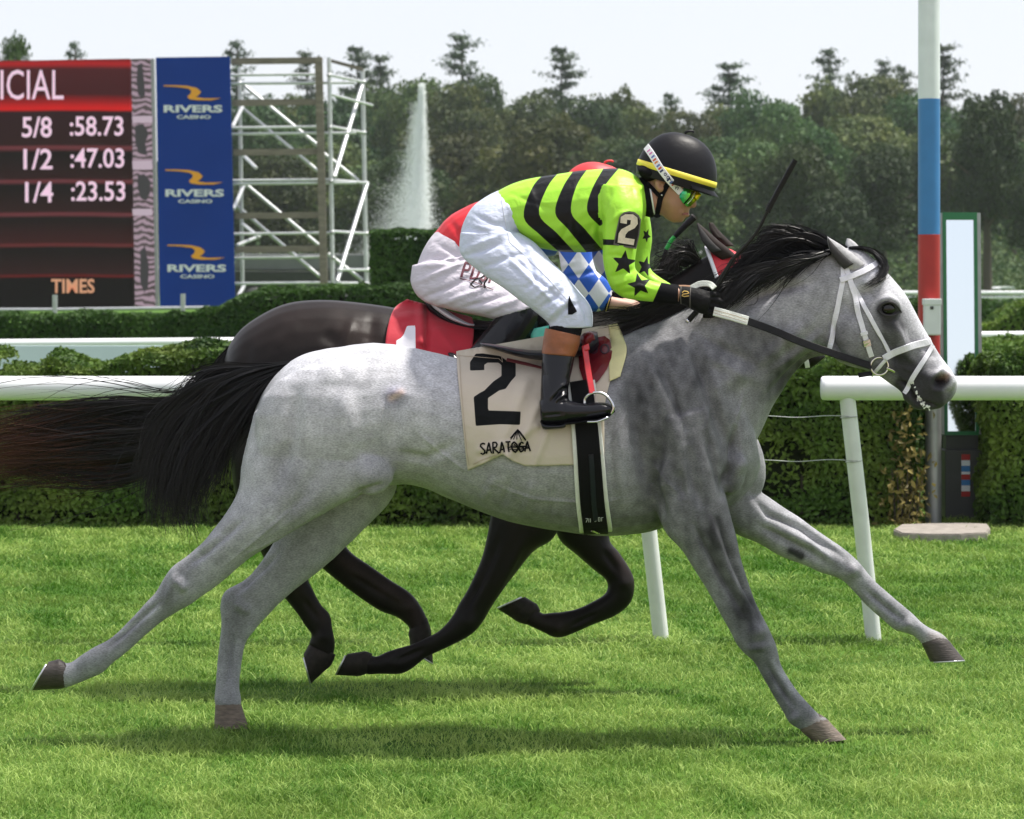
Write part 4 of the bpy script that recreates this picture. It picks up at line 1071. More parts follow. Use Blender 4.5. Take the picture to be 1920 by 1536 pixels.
def grey_body():
    a = Acc()
    loft(a, [(478, 768, 462, 890, 0, 70), (505, 716, 478, 935, 0, 108), (558, 670, 535, 950, 0, 130), (630, 652, 612, 945, 0, 136), (715, 643, 700, 915, 0, 130), (800, 658, 782, 911, 0, 130),
             (880, 676, 862, 945, 0, 140), (960, 688, 948, 977, 0, 146), (1040, 684, 1040, 996, 0, 146), (1105, 662, 1120, 1005, 0, 138), (1158, 634, 1198, 1002, 0, 124),
             (1222, 608, 1262, 985, 0, 112), (1290, 600, 1330, 968, 0, 102), (1345, 625, 1385, 935, 0, 84), (1385, 700, 1415, 900, 0, 62), (1405, 770, 1426, 870, 0, 40)], YG, n=30, sub=6)
    loft(a, [(1175, 630, 1340, 930, 0, 92), (1240, 601, 1418, 826, 0, 80), (1310, 566, 1450, 758, 0, 66), (1380, 529, 1487, 708, 0, 56), (1448, 497, 1522, 676, 0, 48), (1510, 477, 1556, 664, 0, 43), (1566, 463, 1586, 650, 0, 38), (1590, 470, 1600, 600, 0, 28)], YG, n=26, sub=6)
    loft(a, [(1580, 464, 1552, 600, 0, 30), (1614, 468, 1553, 645, 0, 38), (1645, 490, 1566, 674, 0, 43), (1672, 517, 1592, 688, 0, 45), (1699, 552, 1622, 694, 0, 41), (1722, 596, 1650, 707, 0, 33), (1745, 636, 1673, 723, 0, 28),
             (1766, 668, 1690, 738, 0, 27), (1784, 692, 1702, 756, 0, 28), (1795, 714, 1718, 769, 0, 27), (1793, 734, 1744, 770, 0, 22), (1784, 750, 1762, 767, 0, 15)], YG, n=24, sub=5)
    for k in LEGS_G: loft(a, LEGS_G[k], YG, n=20, sub=5)
    # cheek, chest and muscle masses
    blob(a, 1592, 628, -24, 46, 54, 24, YG, 0.2)
    blob(a, 1592, 628, 24, 46, 54, 24, YG, 0.2)
    blob(a, 1664, 572, -32, 24, 20, 14, YG, 0.5)
    blob(a, 1664, 572, 32, 24, 20, 14, YG, 0.5)
    blob(a, 1355, 850, -50, 40, 80, 34, YG, -0.25)
    blob(a, 1395, 868, 36, 40, 72, 32, YG, -0.2)
    blob(a, 1262, 800, -66, 70, 150, 38, YG, -0.35)
    blob(a, 680, 880, -84, 60, 46, 38, YG, 0.3)
    blob(a, 600, 800, -84, 125, 115, 52, YG, 0.0)
    blob(a, 1775, 715, -20, 20, 20, 12, YG)
    blob(a, 1775, 715, 20, 20, 20, 12, YG)
    me = remesh(a, 0.0071, it=7)
    N = (-1e9, -10); FAR = (10, 1e9)
    S = [
     ([(1295, 640), (1335, 750), (1372, 850)], 12, -7) , ([(1180, 690), (1198, 820), (1228, 940)], 18, -8), ([(1240, 830), (1228, 910), (1246, 985)], 9, -6),
     ([(1384, 790), (1376, 850), (1358, 930)], 8, -9, -1e9, 20), ([(1318, 800), (1345, 880), (1352, 930)], 9, -5), ([(1290, 830), (1300, 900), (1318, 960)], 10, -5),
     ([(1442, 738), (1500, 686), (1548, 648)], 9, -6), ([(1415, 690), (1470, 640), (1530, 590)], 14, 4), ([(1330, 620), (1400, 570), (1480, 530)], 12, -4), ([(1345, 720), (1400, 700)], 18, 4),
     ([(1200, 650), (1235, 720), (1262, 800), (1285, 870)], 13, 4), ([(1225, 660), (1262, 740), (1290, 820)], 9, -4), ([(1232, 860), (1240, 930)], 16, 5), ([(1270, 880), (1282, 940)], 9, -4), ([(1330, 690), (1352, 770), (1368, 830)], 10, 4), ([(1290, 610), (1350, 650), (1425, 690)], 10, -3), ([(1300, 660), (1370, 690), (1430, 720)], 12, 3), ([(1380, 560), (1450, 545), (1530, 530)], 9, -3), ([(1385, 870)], 16, 5), ([(1440, 700), (1500, 655), (1548, 615)], 7, 3),
     ([(930, 890), (905, 940)], 8, 2), ([(960, 890), (940, 955)], 7, -2), ([(1000, 895), (985, 965)], 8, 2), ([(1040, 900), (1032, 975)], 7, -2), ([(1160, 800), (1165, 940)], 9, 2), ([(1150, 800), (1148, 950)], 7, -2),
     ([(742, 700), (738, 780), (728, 870)], 18, -6), ([(735, 850), (800, 860), (860, 830)], 10, -3), ([(745, 738)], 16, 6), ([(560, 715), (545, 830), (508, 930)], 15, -5), ([(640, 720), (655, 800), (650, 870)], 22, 4),
     ([(600, 860), (570, 930), (520, 980)], 14, -4), ([(690, 895)], 30, 5), ([(720, 905), (690, 915), (660, 930)], 7, -5), ([(590, 690), (690, 700)], 22, 4),
     ([(455, 975), (400, 1022), (352, 1062)], 7, -6, *N), ([(420, 1000), (370, 1040)], 6, 4, *N), ([(330, 1085), (350, 1108)], 9, 5, *N), ([(300, 1128), (250, 1172), (205, 1212)], 4.5, -5, *N), ([(330, 1070), (322, 1098), (312, 1128)], 5, 3, *N),
     ([(520, 1040), (470, 1082), (437, 1118)], 7, -5, *FAR), ([(440, 1128), (470, 1150)], 9, 4, *FAR), ([(440, 1180), (433, 1240), (428, 1285)], 5, -4, *FAR),
     ([(1302, 985), (1340, 1060), (1392, 1150)], 6, -6, *N), ([(1345, 975), (1376, 1060), (1420, 1150)], 6, -5, *N), ([(1325, 960), (1362, 1060), (1402, 1140)], 7, 4, *N), ([(1420, 1185)], 13, 5, *N), ([(1400, 1215), (1440, 1212)], 6, 3, *N),
     ([(1436, 1242), (1462, 1288), (1492, 1330)], 4.5, -5, *N), ([(1490, 1345)], 8, 4, *N),
     ([(1412, 930), (1440, 965), (1500, 990), (1580, 1045)], 6, -6, *FAR), ([(1420, 985), (1470, 1010), (1540, 1050)], 7, -5, *FAR), ([(1450, 985), (1520, 1020), (1575, 1060)], 7, 4, *FAR), ([(1600, 1070)], 11, 5, *FAR), ([(1622, 1105), (1660, 1138), (1696, 1166)], 4.5, -5, *FAR), ([(1702, 1170)], 8, 4, *FAR),
     # head
     ([(1646, 568), (1656, 562), (1668, 560), (1680, 566), (1688, 580)], 4.0, 2.4), ([(1650, 591), (1668, 595), (1684, 591)], 3.6, 1.4), ([(1664, 578)], 10, -3), ([(1672, 600), (1690, 640), (1706, 672)], 7, 5), ([(1650, 620), (1672, 660), (1690, 690)], 8, -4),
     ([(1560, 590), (1562, 640), (1585, 678)], 7, -6), ([(1600, 560), (1640, 545)], 12, -4), ([(1683, 712), (1700, 722), (1712, 742), (1722, 764)], 3.2, -7), ([(1710, 745), (1735, 757), (1758, 763)], 3.2, -6),
     ([(1756, 720), (1764, 714), (1772, 711)], 9, -16), ([(1746, 716), (1752, 702), (1768, 697), (1780, 704)], 5, 5), ([(1752, 731), (1766, 734)], 5, 3), ([(1735, 690), (1750, 740)], 10, 3), ([(1700, 745)], 10, 3), ([(1730, 640), (1755, 675)], 8, -3),
     ([(1575, 560), (1615, 600)], 10, -2),
    ]
    sculpt(me, [(q[0], q[1], q[2] * 2.0) + tuple(q[3:]) for q in S], YG)
    VEIN = [[(1300, 690), (1330, 760), (1322, 830), (1350, 900)], [(1210, 850), (1250, 905), (1290, 940)], [(1255, 700), (1280, 780), (1268, 850)], [(1400, 720), (1380, 790), (1392, 850)], [(1330, 990), (1352, 1050), (1380, 1100), (1400, 1160)], [(560, 900), (540, 960), (470, 1020), (410, 1068)], [(600, 960), (520, 1010), (450, 1045)], [(1480, 985), (1530, 1012), (1580, 1052)], [(1640, 630), (1668, 655), (1700, 668), (1730, 690)], [(1690, 600), (1700, 640), (1722, 668)], [(900, 900), (1000, 935), (1110, 945), (1190, 930)], [(1180, 760), (1150, 830), (1160, 900)], [(770, 800), (830, 850), (880, 890)], [(1690, 690), (1716, 696), (1736, 706)]]
    sculpt(me, [(q, 3.0, 2.2) for q in VEIN], YG)
    # fine veins and slack skin
    co, nr = co_of(me), nrm_of(me)
    rip = noise3(co * np.array([26, 20, 15]), 3) * 0.0022 + noise3(co * np.array([70, 40, 34]), 5) * 0.0010
    set_co(me, co + nr * rip[:, None])
    return me

def paint(me, Yb, base, strokes):
    """coat colour field 0 (white hair) .. 1 (black hair), with some painted light and shade"""
    co = co_of(me); px, py = px_of(co); d = (co[:, 1] - Yb) / (Yb / F)
    v = np.full(len(co), base)
    for s in strokes:
        pts, r, amt = s[:3]; lo, hi = (s[3], s[4]) if len(s) > 4 else (-1e9, 1e9)
        v += amt * np.exp(-(polydist(px, py, pts) / r) ** 2) * ((d > lo) & (d < hi))
    return np.clip(v, 0, 1), px, py, d

gbody = grey_body()
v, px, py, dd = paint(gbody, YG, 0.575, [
    ([(560, 700), (640, 675), (740, 665), (840, 690)], 60, -0.18), ([(470, 850), (560, 800), (700, 770), (820, 800)], 90, -0.08), ([(1230, 700), (1300, 880), (1340, 980)], 95, 0.16), ([(1330, 1000), (1400, 1140)], 60, 0.10), ([(1330, 680), (1430, 660)], 70, 0.06), ([(600, 800), (700, 800)], 70, -0.06), ([(480, 800), (470, 900)], 40, -0.05), ([(520, 860), (560, 950)], 40, 0.12),  # rump top lightened as if sunlit; shoulder and foreleg strokes darker
    ([(880, 940), (1050, 980), (1220, 980)], 45, 0.10), ([(1180, 700), (1220, 900)], 40, 0.10), ([(1300, 700), (1370, 880)], 70, 0.10), ([(1250, 640), (1350, 640)], 50, 0.04), ([(1330, 600), (1450, 560)], 40, -0.06), ([(1200, 760), (1240, 900)], 50, 0.08), ([(760, 760), (800, 830)], 40, -0.05), ([(730, 860), (700, 900)], 30, 0.10), ([(1400, 640), (1480, 700)], 50, 0.18), ([(1440, 740), (1500, 690), (1560, 650)], 30, 0.16),  # belly and chest strokes carry painted shade
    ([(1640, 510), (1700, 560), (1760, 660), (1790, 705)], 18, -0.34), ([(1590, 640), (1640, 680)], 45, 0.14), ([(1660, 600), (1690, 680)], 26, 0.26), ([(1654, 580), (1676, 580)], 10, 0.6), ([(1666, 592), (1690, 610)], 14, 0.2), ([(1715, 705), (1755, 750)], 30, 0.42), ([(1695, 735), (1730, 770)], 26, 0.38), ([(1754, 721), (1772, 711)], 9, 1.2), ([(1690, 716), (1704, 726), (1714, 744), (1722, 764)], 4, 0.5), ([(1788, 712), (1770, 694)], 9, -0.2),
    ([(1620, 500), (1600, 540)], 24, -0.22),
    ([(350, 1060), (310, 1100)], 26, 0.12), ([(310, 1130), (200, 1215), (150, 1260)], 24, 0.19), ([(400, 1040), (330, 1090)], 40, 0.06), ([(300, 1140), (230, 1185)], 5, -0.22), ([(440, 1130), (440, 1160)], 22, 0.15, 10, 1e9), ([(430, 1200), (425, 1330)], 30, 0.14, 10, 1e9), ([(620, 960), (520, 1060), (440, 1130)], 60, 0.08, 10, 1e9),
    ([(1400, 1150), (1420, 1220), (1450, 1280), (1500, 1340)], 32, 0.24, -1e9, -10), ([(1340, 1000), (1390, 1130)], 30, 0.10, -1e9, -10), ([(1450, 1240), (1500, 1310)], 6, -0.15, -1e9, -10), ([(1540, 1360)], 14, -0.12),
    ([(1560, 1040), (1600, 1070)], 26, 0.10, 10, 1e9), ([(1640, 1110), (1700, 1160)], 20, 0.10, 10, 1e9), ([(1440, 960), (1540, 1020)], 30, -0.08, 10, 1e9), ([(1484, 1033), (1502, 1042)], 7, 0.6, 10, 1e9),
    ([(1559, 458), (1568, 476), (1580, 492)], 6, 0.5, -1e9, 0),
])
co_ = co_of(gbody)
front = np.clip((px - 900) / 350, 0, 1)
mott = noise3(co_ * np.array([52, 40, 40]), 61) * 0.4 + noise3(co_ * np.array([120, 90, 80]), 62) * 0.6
v = np.clip(v + mott * (0.025 + 0.035 * front) + 0.055 * front - 0.025 * (1 - front) + 0.12 * np.exp(-((py - 985) / 45) ** 2) * ((px > 800) & (px < 1240)), 0, 1)  # front half darker; belly darkened further as painted shade
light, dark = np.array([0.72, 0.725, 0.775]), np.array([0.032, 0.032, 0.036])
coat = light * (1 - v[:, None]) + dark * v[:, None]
sw = np.exp(-(polydist(px, py, [(740, 745)]) / 20) ** 2) * (dd < 0); coat = coat * (1 - sw[:, None] * 0.75) + np.array([0.16, 0.15, 0.27]) * sw[:, None] * 0.75
sc_ = np.exp(-(polydist(px, py, [(734, 746), (752, 736)]) / 7) ** 2) * (dd < 0); coat = coat * (1 - sc_[:, None] * 0.9) + np.array([0.55, 0.42, 0.38]) * sc_[:, None] * 0.9
pk = np.exp(-(polydist(px, py, [(1768, 708), (1776, 704)]) / 7) ** 2); coat = coat * (1 - pk[:, None] * 0.6) + np.array([0.40, 0.24, 0.21]) * pk[:, None] * 0.6
ft = np.exp(-(polydist(px, py, [(1535, 1362), (1560, 1372)]) / 16) ** 2) + np.exp(-(polydist(px, py, [(1745, 1195), (1770, 1200)]) / 10) ** 2) * 0.6
coat = coat * (1 - ft[:, None] * 0.5) + np.array([0.34, 0.25, 0.19]) * ft[:, None] * 0.5
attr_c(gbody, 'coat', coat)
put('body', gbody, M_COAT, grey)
SG = Surf(gbody)

def hoof(parent, h, Yb, shoe=True, m=None):
    (a1, a2, a3, a4), (b1, b2, b3, b4), d, h0, h1 = h
    a = Acc()
    L = lambda t: (a1 + (b1 - a1) * t, a2 + (b2 - a2) * t, a3 + (b3 - a3) * t, a4 + (b4 - a4) * t, d, h0 + (h1 - h0) * t)
    rows = [L(-0.38), L(0.02), L(0.35), L(0.7), L(0.97), L(1.0)]
    s0 = list(rows[0]); cx, cy = (s0[0] + s0[2]) / 2, (s0[1] + s0[3]) / 2
    rows[0] = (cx + (s0[0] - cx) * .72, cy + (s0[1] - cy) * .72, cx + (s0[2] - cx) * .72, cy + (s0[3] - cy) * .72, d, h0 * 0.7)
    loft(a, rows, Yb, n=20, sub=3)
    o = put('hoof', a.mesh('hoof'), m or M_HOOF, parent)
    if shoe:
        U = Yb / F
        s = L(1.0); cx, cy = (s[0] + s[2]) / 2, (s[1] + s[3]) / 2; ex, ey = s[0] - cx, s[1] - cy
        dn = np.array([(b1 + b3 - a1 - a3) / 2, (b2 + b4 - a2 - a4) / 2]); dn /= np.linalg.norm(dn)
        t = np.linspace(0.55, 2 * PI - 0.55, 25)
        pts = PN(cx + ex * np.cos(t) * 0.93 + dn[0] * 1.5, cy + ey * np.cos(t) * 0.93 + dn[1] * 1.5, Yb + (d + h1 * 0.93 * np.sin(t)) * U)
        tube_obj('horseshoe', pts, 0.0042, M_SHOE, o, n=6)
    return o
M_HOOFB = mat('brown_hoof_horn', (0.15, 0.115, 0.09), rough=0.6, noise=0.45, nscale=30, stretch=(1, 1, 4), bump=0.4, bscale=60)
for k, h in enumerate(HOOVES_G): hoof(grey, h, YG, m=M_HOOFB if k in (1, 2) else None, shoe=k not in (1, 2))

# eye, seen under the brow
def eye_at(parent, surf, x, y, r, Yb):
    h, n = surf.at(x, y)
    a = Acc(); th = np.linspace(0, PI, 10); ph = np.linspace(0, 2 * PI, 16, endpoint=False)
    T, Q = np.meshgrid(th, ph, indexing='ij')
    c = h - Vector((0, -1, 0)) * r * 0.12
    V = np.stack([c[0] + r * 1.15 * np.sin(T) * np.cos(Q), c[1] + r * np.sin(T) * np.sin(Q), c[2] + r * np.cos(T)], -1).reshape(-1, 3)
    a.add(V, rings_faces(10, 16))
    return put('eye', a.mesh('eye'), M_EYE, parent)
eye_at(grey, SG, 1666, 579, 0.0235, YG)
M_LID = mat('dark_eyelid', (0.045, 0.043, 0.045), rough=0.6, spec=0.2)
for nm, q in (('upper_eyelid', [(1646, 582), (1650, 574), (1658, 568), (1668, 566), (1678, 570), (1685, 578), (1690, 586)]), ('lower_eyelid', [(1648, 583), (1656, 590), (1668, 593), (1680, 590), (1688, 585)])):
    p = []
    for x, y in catmull(np.array(q, float), 4):
        h, n = SG.at(x, y); p.append(P(x, y, h.y - 0.003))
    tube_obj(nm, smooth_rows(p, 3), np.concatenate([np.linspace(0.003, 0.006, len(p) // 2), np.linspace(0.006, 0.003, len(p) - len(p) // 2)]), M_LID, grey, n=8)
def ear_at(parent, rows, Yb, m_out, m_in, mirror=1):
    a = Acc(); loft(a, rows, Yb, n=16, sub=4)
    o = put('ear', a.mesh('ear'), m_out, parent)
    b = Acc(); loft(b, [(x1 + 1.2, y1 + 1.5, x1 + 1.2 + (x2 - x1) * 0.62, y1 + 1.5 + (y2 - y1) * 0.62, d - hd * 0.8, hd * 0.42) for x1, y1, x2, y2, d, hd in rows[:-1]], Yb, n=12, sub=4)
    put('ear_hollow', b.mesh('ear_hollow'), m_in, o)
    return o
M_EAR = mat('grey_ear', (0.36, 0.36, 0.37), rough=0.7, noise=0.25, nscale=60, bump=0.2, bscale=300)
M_EARIN = mat('ear_inside_dark', (0.03, 0.028, 0.028), rough=0.8, noise=0.3, nscale=80)
ear_at(grey, [(1551, 443, 1555, 446, -26, 2), (1552, 455, 1567, 453, -27, 7), (1557, 472, 1581, 462, -28, 11), (1568, 490, 1597, 474, -27, 13), (1582, 504, 1612, 486, -25, 13), (1596, 512, 1622, 496, -22, 11)], YG, M_EAR, M_EARIN)
ear_at(grey, [(1588, 447, 1594, 448, 20, 2), (1585, 458, 1605, 456, 20, 8), (1588, 474, 1613, 466, 19, 11), (1592, 490, 1622, 480, 17, 12)], YG, M_EAR, M_EAR)

# saliva at the corner of the mouth
a = Acc()
fr_ = np.random.default_rng(5)
for k in range(42):
    t = fr_.random() ** 0.7; x = np.interp(t, [0, .4, .8, 1], [1712, 1719, 1730, 1744]) + fr_.normal(0, 2.2); y = np.interp(t, [0, .4, .8, 1], [717, 738, 760, 766]) + fr_.normal(0, 2.0); r = fr_.uniform(0.7, 2.6)
    h, n = SG.at(x, y)
    if h is not None: blob(a, x, y, (h.y - YG) / (YG / F), r * fr_.uniform(.6, 1.4), r * fr_.uniform(.8, 1.8), 1.2, YG, fr_.uniform(-1, 1), n=8)
tag(put('foam', a.mesh('foam'), M_LIP, grey), kind='stuff')

tailg = [[(548, 680), (480, 688), (410, 702), (350, 733), (310, 782), (300, 840), (292, 905)],
         [(546, 682), (475, 697), (410, 725), (360, 780), (324, 860), (308, 930), (312, 985)],
         [(542, 686), (480, 710), (430, 750), (382, 805), (346, 880), (332, 945), (345, 988)],
         [(538, 690), (490, 720), (455, 760), (420, 806), (385, 862), (355, 920), (372, 968)],
         [(534, 696), (502, 726), (468, 766), (448, 798), (438, 824), (430, 852)]]
strands('tail', hair_paths(tailg, 3300, YG, K=14, jit=2.0, grow=15, dj=12, stray=0.07, locks=46, lockw=0.06), 0.0034, M_HAIR, grey)
maneg = [[(1588, 464), (1545, 446), (1502, 438), (1462, 440), (1424, 452)],
         [(1540, 468), (1502, 449), (1464, 449), (1432, 466), (1408, 490)],
         [(1490, 481), (1456, 467), (1426, 480), (1396, 507), (1372, 532)],
         [(1440, 498), (1412, 495), (1386, 515), (1360, 543), (1340, 568)],
         [(1390, 524), (1356, 528), (1322, 546), (1275, 572), (1235, 600)],
         [(1320, 560), (1272, 562), (1230, 574), (1185, 594), (1145, 611)],
         [(1250, 594), (1212, 590), (1178, 596), (1145, 607), (1122, 616)]]
manen = [[(1585, 468, -10), (1556, 474, -36), (1520, 486, -52), (1480, 502, -60), (1440, 520, -62)],
         [(1540, 470, -8), (1505, 484, -42), (1465, 502, -58), (1425, 522, -66), (1385, 545, -68)],
         [(1490, 481, -8), (1450, 498, -44), (1412, 520, -64), (1380, 545, -72), (1352, 572, -74)],
         [(1440, 498, -8), (1405, 515, -48), (1375, 540, -70), (1355, 562, -76), (1345, 580, -76)],
         [(1390, 524, -8), (1360, 536, -40), (1335, 552, -60), (1310, 566, -66), (1290, 580, -66)]]
pm = np.concatenate([hair_paths(maneg, 2600, YG, K=12, jit=2.6, grow=10, dj=10, stray=0.03, locks=80), hair_paths(manen, 1500, YG, K=12, jit=2.4, grow=9, dj=3, stray=0.02, locks=45)])
strands('mane', pm, 0.0034, M_HAIR, grey)
strands('forelock', hair_paths([[(1592, 466, -8), (1622, 466, -12), (1648, 482, -18), (1658, 504, -24), (1640, 526, -42), (1618, 537, -50)],
                                [(1598, 464, 0), (1630, 468, 0), (1655, 488, -6), (1664, 510, -16), (1652, 524, -36), (1635, 532, -46)]], 360, YG, K=10, jit=2.5, grow=4, dj=3, stray=0.0), 0.003, M_HAIR, grey)
# ================================================================== tack of the grey horse
M_WLEATHER = mat('white_strap', (0.74, 0.74, 0.80), rough=0.45, noise=0.08, nscale=60, bump=0.1, bscale=200)
M_BLEATHER = mat('black_strap', (0.009, 0.009, 0.010), rough=0.45, spec=0.2, noise=0.3, nscale=60, bump=0.15, bscale=200)
M_WRUBBER = mat('white_rubber_grip', (0.68, 0.71, 0.66), rough=0.6, noise=0.08, nscale=60, bump=0.5, bscale=220)
M_STEEL = mat('bit_steel', (0.66, 0.62, 0.54), rough=0.22, metal=1.0)
M_STEEL2 = mat('stirrup_steel', (0.62, 0.63, 0.66), rough=0.2, metal=1.0)
M_CLOTH = mat_two('tan_number_cloth', 'num', (0.56, 0.495, 0.41), (0.006, 0.007, 0.008), rough=0.8, spec=0.12, sheen=0.05, bump=0.3, bscale=24)
M_STITCH = mat('black_embroidery', (0.008, 0.008, 0.008), rough=0.8, spec=0.1)
M_SEAM = mat('tan_stitching', (0.46, 0.38, 0.29), rough=0.8)
M_YPAD = mat('pale_yellow_pad', (0.68, 0.64, 0.34), rough=0.7, noise=0.08, nscale=20, bump=0.2, bscale=40)
M_REDLEATHER = mat('dark_red_leather', (0.15, 0.006, 0.014), rough=0.35, spec=0.3, noise=0.2, nscale=30, bump=0.1, bscale=80, coat=0.15)
M_REDSTRAP = mat('bright_red_strap', (0.46, 0.010, 0.016), rough=0.28, noise=0.15, nscale=40, coat=0.5)
M_MAROON = mat('maroon_tape', (0.16, 0.03, 0.035), rough=0.7)
M_ELASTIC = mat('black_elastic', (0.005, 0.005, 0.006), rough=0.7, spec=0.12, noise=0.3, nscale=80, stretch=(1, 1, 6), bump=0.2, bscale=160)
M_FLEECE = mat('white_girth_sleeve', (0.70, 0.72, 0.68), rough=0.7, noise=0.08, nscale=40, bump=0.3, bscale=60)
M_NAVY = mat('navy_leather', (0.010, 0.012, 0.022), rough=0.35, spec=0.25, noise=0.2, nscale=40, coat=0.1)
M_PRINT = mat('dark_print', (0.03, 0.012, 0.03), rough=0.5)

br = empty('bridle', P(1640, 620, YG - 0.06), 'white strap bridle with metal bit ring on the grey horse', 'bridle')
def part_strap(name, pts, wpx, parent, m=None, th=0.004, off=0.0015, surf=None, sm=3):
    a = strap(surf or SG, pts, wpx * YG / F, th, off, step=4, sm=sm)
    return put(name, a.mesh(name), m or M_WLEATHER, parent, smooth=False)
part_strap('throat_latch', [(1581, 500), (1580, 526), (1573, 560), (1562, 620), (1556, 655)], 10, br)
ck = part_strap('cheek_strap', [(1586, 503), (1593, 523), (1606, 572), (1620, 628), (1634, 668)], 10, br, off=0.004)
part_strap('buckle', [(1623, 637), (1626, 648)], 15, ck, M_STEEL2, th=0.005, off=0.007)
part_strap('keeper', [(1618, 622), (1620, 628)], 14, ck, th=0.006, off=0.006)
part_strap('noseband_hanger', [(1594, 528), (1610, 556), (1636, 604), (1666, 661)], 8, br, off=0.003)
part_strap('brow_band', [(1574, 526), (1593, 520), (1622, 508), (1645, 494), (1655, 494)], 11, br, off=0.006)
part_strap('noseband', [(1656, 672), (1676, 661), (1708, 649), (1744, 640)], 13, br, off=0.003)
part_strap('lower_noseband', [(1748, 648), (1734, 672), (1712, 706), (1697, 738)], 9, br, off=0.004)
h, n = SG.at(1649, 686)
hy = h.y - 0.014
t = np.linspace(0, 2 * PI, 29)
tube_obj('bit_ring', PN(1649 + 16.5 * np.cos(t), 687 + 16.5 * np.sin(t), hy + 0.004 * np.cos(t)), 0.0042, M_STEEL, br, n=8)
tube_obj('bit_mouthpiece', [P(1662, 690, hy), P(1672, 694, hy + 0.01), P(1690, 706, hy + 0.05)], 0.006, M_STEEL, br)
put('bit_loop', strap(SG, [(1636, 699), (1650, 684), (1660, 672)], 0.014, 0.004, 0.012, step=3).mesh('bit_loop'), M_WLEATHER, br)
def rein(name, pts, wpx, m, parent, th=0.005):
    """pts (x,y,Y) in 3D, free of the surface"""
    q = catmull(np.array(pts, float), 8)
    p = PN(q[:, 0], q[:, 1], q[:, 2])
    nr = np.tile([0.0, -1.0, 0.25], (len(p), 1))
    a = Acc(); ribbon(a, p, nr, wpx * YG / F, th)
    return put(name, a.mesh(name), m, parent, smooth=False)
HANDY = YG - 0.17
rn = rein('rein', [(1398, 601, YG - 0.165), (1450, 620, YG - 0.15), (1505, 643, YG - 0.135), (1570, 666, YG - 0.12), (1634, 687, hy - 0.002)], 14, M_BLEATHER, br)
rein('rein_grip', [(1338, 584, HANDY - 0.012), (1368, 592, HANDY - 0.006), (1402, 602, YG - 0.167)], 17, M_WRUBBER, rn, th=0.006)
for k in (-2.6, 2.6):
    rein('grip_rib', [(1338 + k * .3, 584 - k, HANDY - 0.019), (1368 + k * .3, 592 - k, HANDY - 0.013), (1401 + k * .3, 602 - k, YG - 0.174)], 1.2, M_SEAM, rn, th=0.001)
rein('rein_loop', [(1296, 541, HANDY + 0.03), (1312, 533, HANDY + 0.03), (1330, 533, HANDY + 0.02), (1340, 541, HANDY)], 11, M_WRUBBER, rn)
rein('rein_buckle', [(1610, 704, hy + 0.03), (1636, 700, hy + 0.01)], 9, M_BLEATHER, rn)
for x, y in ((1591, 671), (1605, 677)):
    a = Acc(); blob(a, x, y, (hy - 0.012 - YG) / (YG / F) - (1634 - x) * 0.28, 2.6, 2.6, 2.2, YG, n=10)
    put('rein_stud', a.mesh('rein_stud'), M_STEEL2, rn)

# --- saddle cloth draped over the back
def poly_sdf(px, py, poly):
    poly = np.asarray(poly, float)
    d = polydist(px, py, np.vstack([poly, poly[:1]]))
    ins = np.zeros(len(px), bool)
    for (x1, y1), (x2, y2) in zip(poly, np.roll(poly, -1, 0)):
        c = ((y1 > py) != (y2 > py)) & (px < (x2 - x1) * (py - y1) / (y2 - y1 + 1e-12) + x1)
        ins ^= c
    return np.where(ins, d, -d)

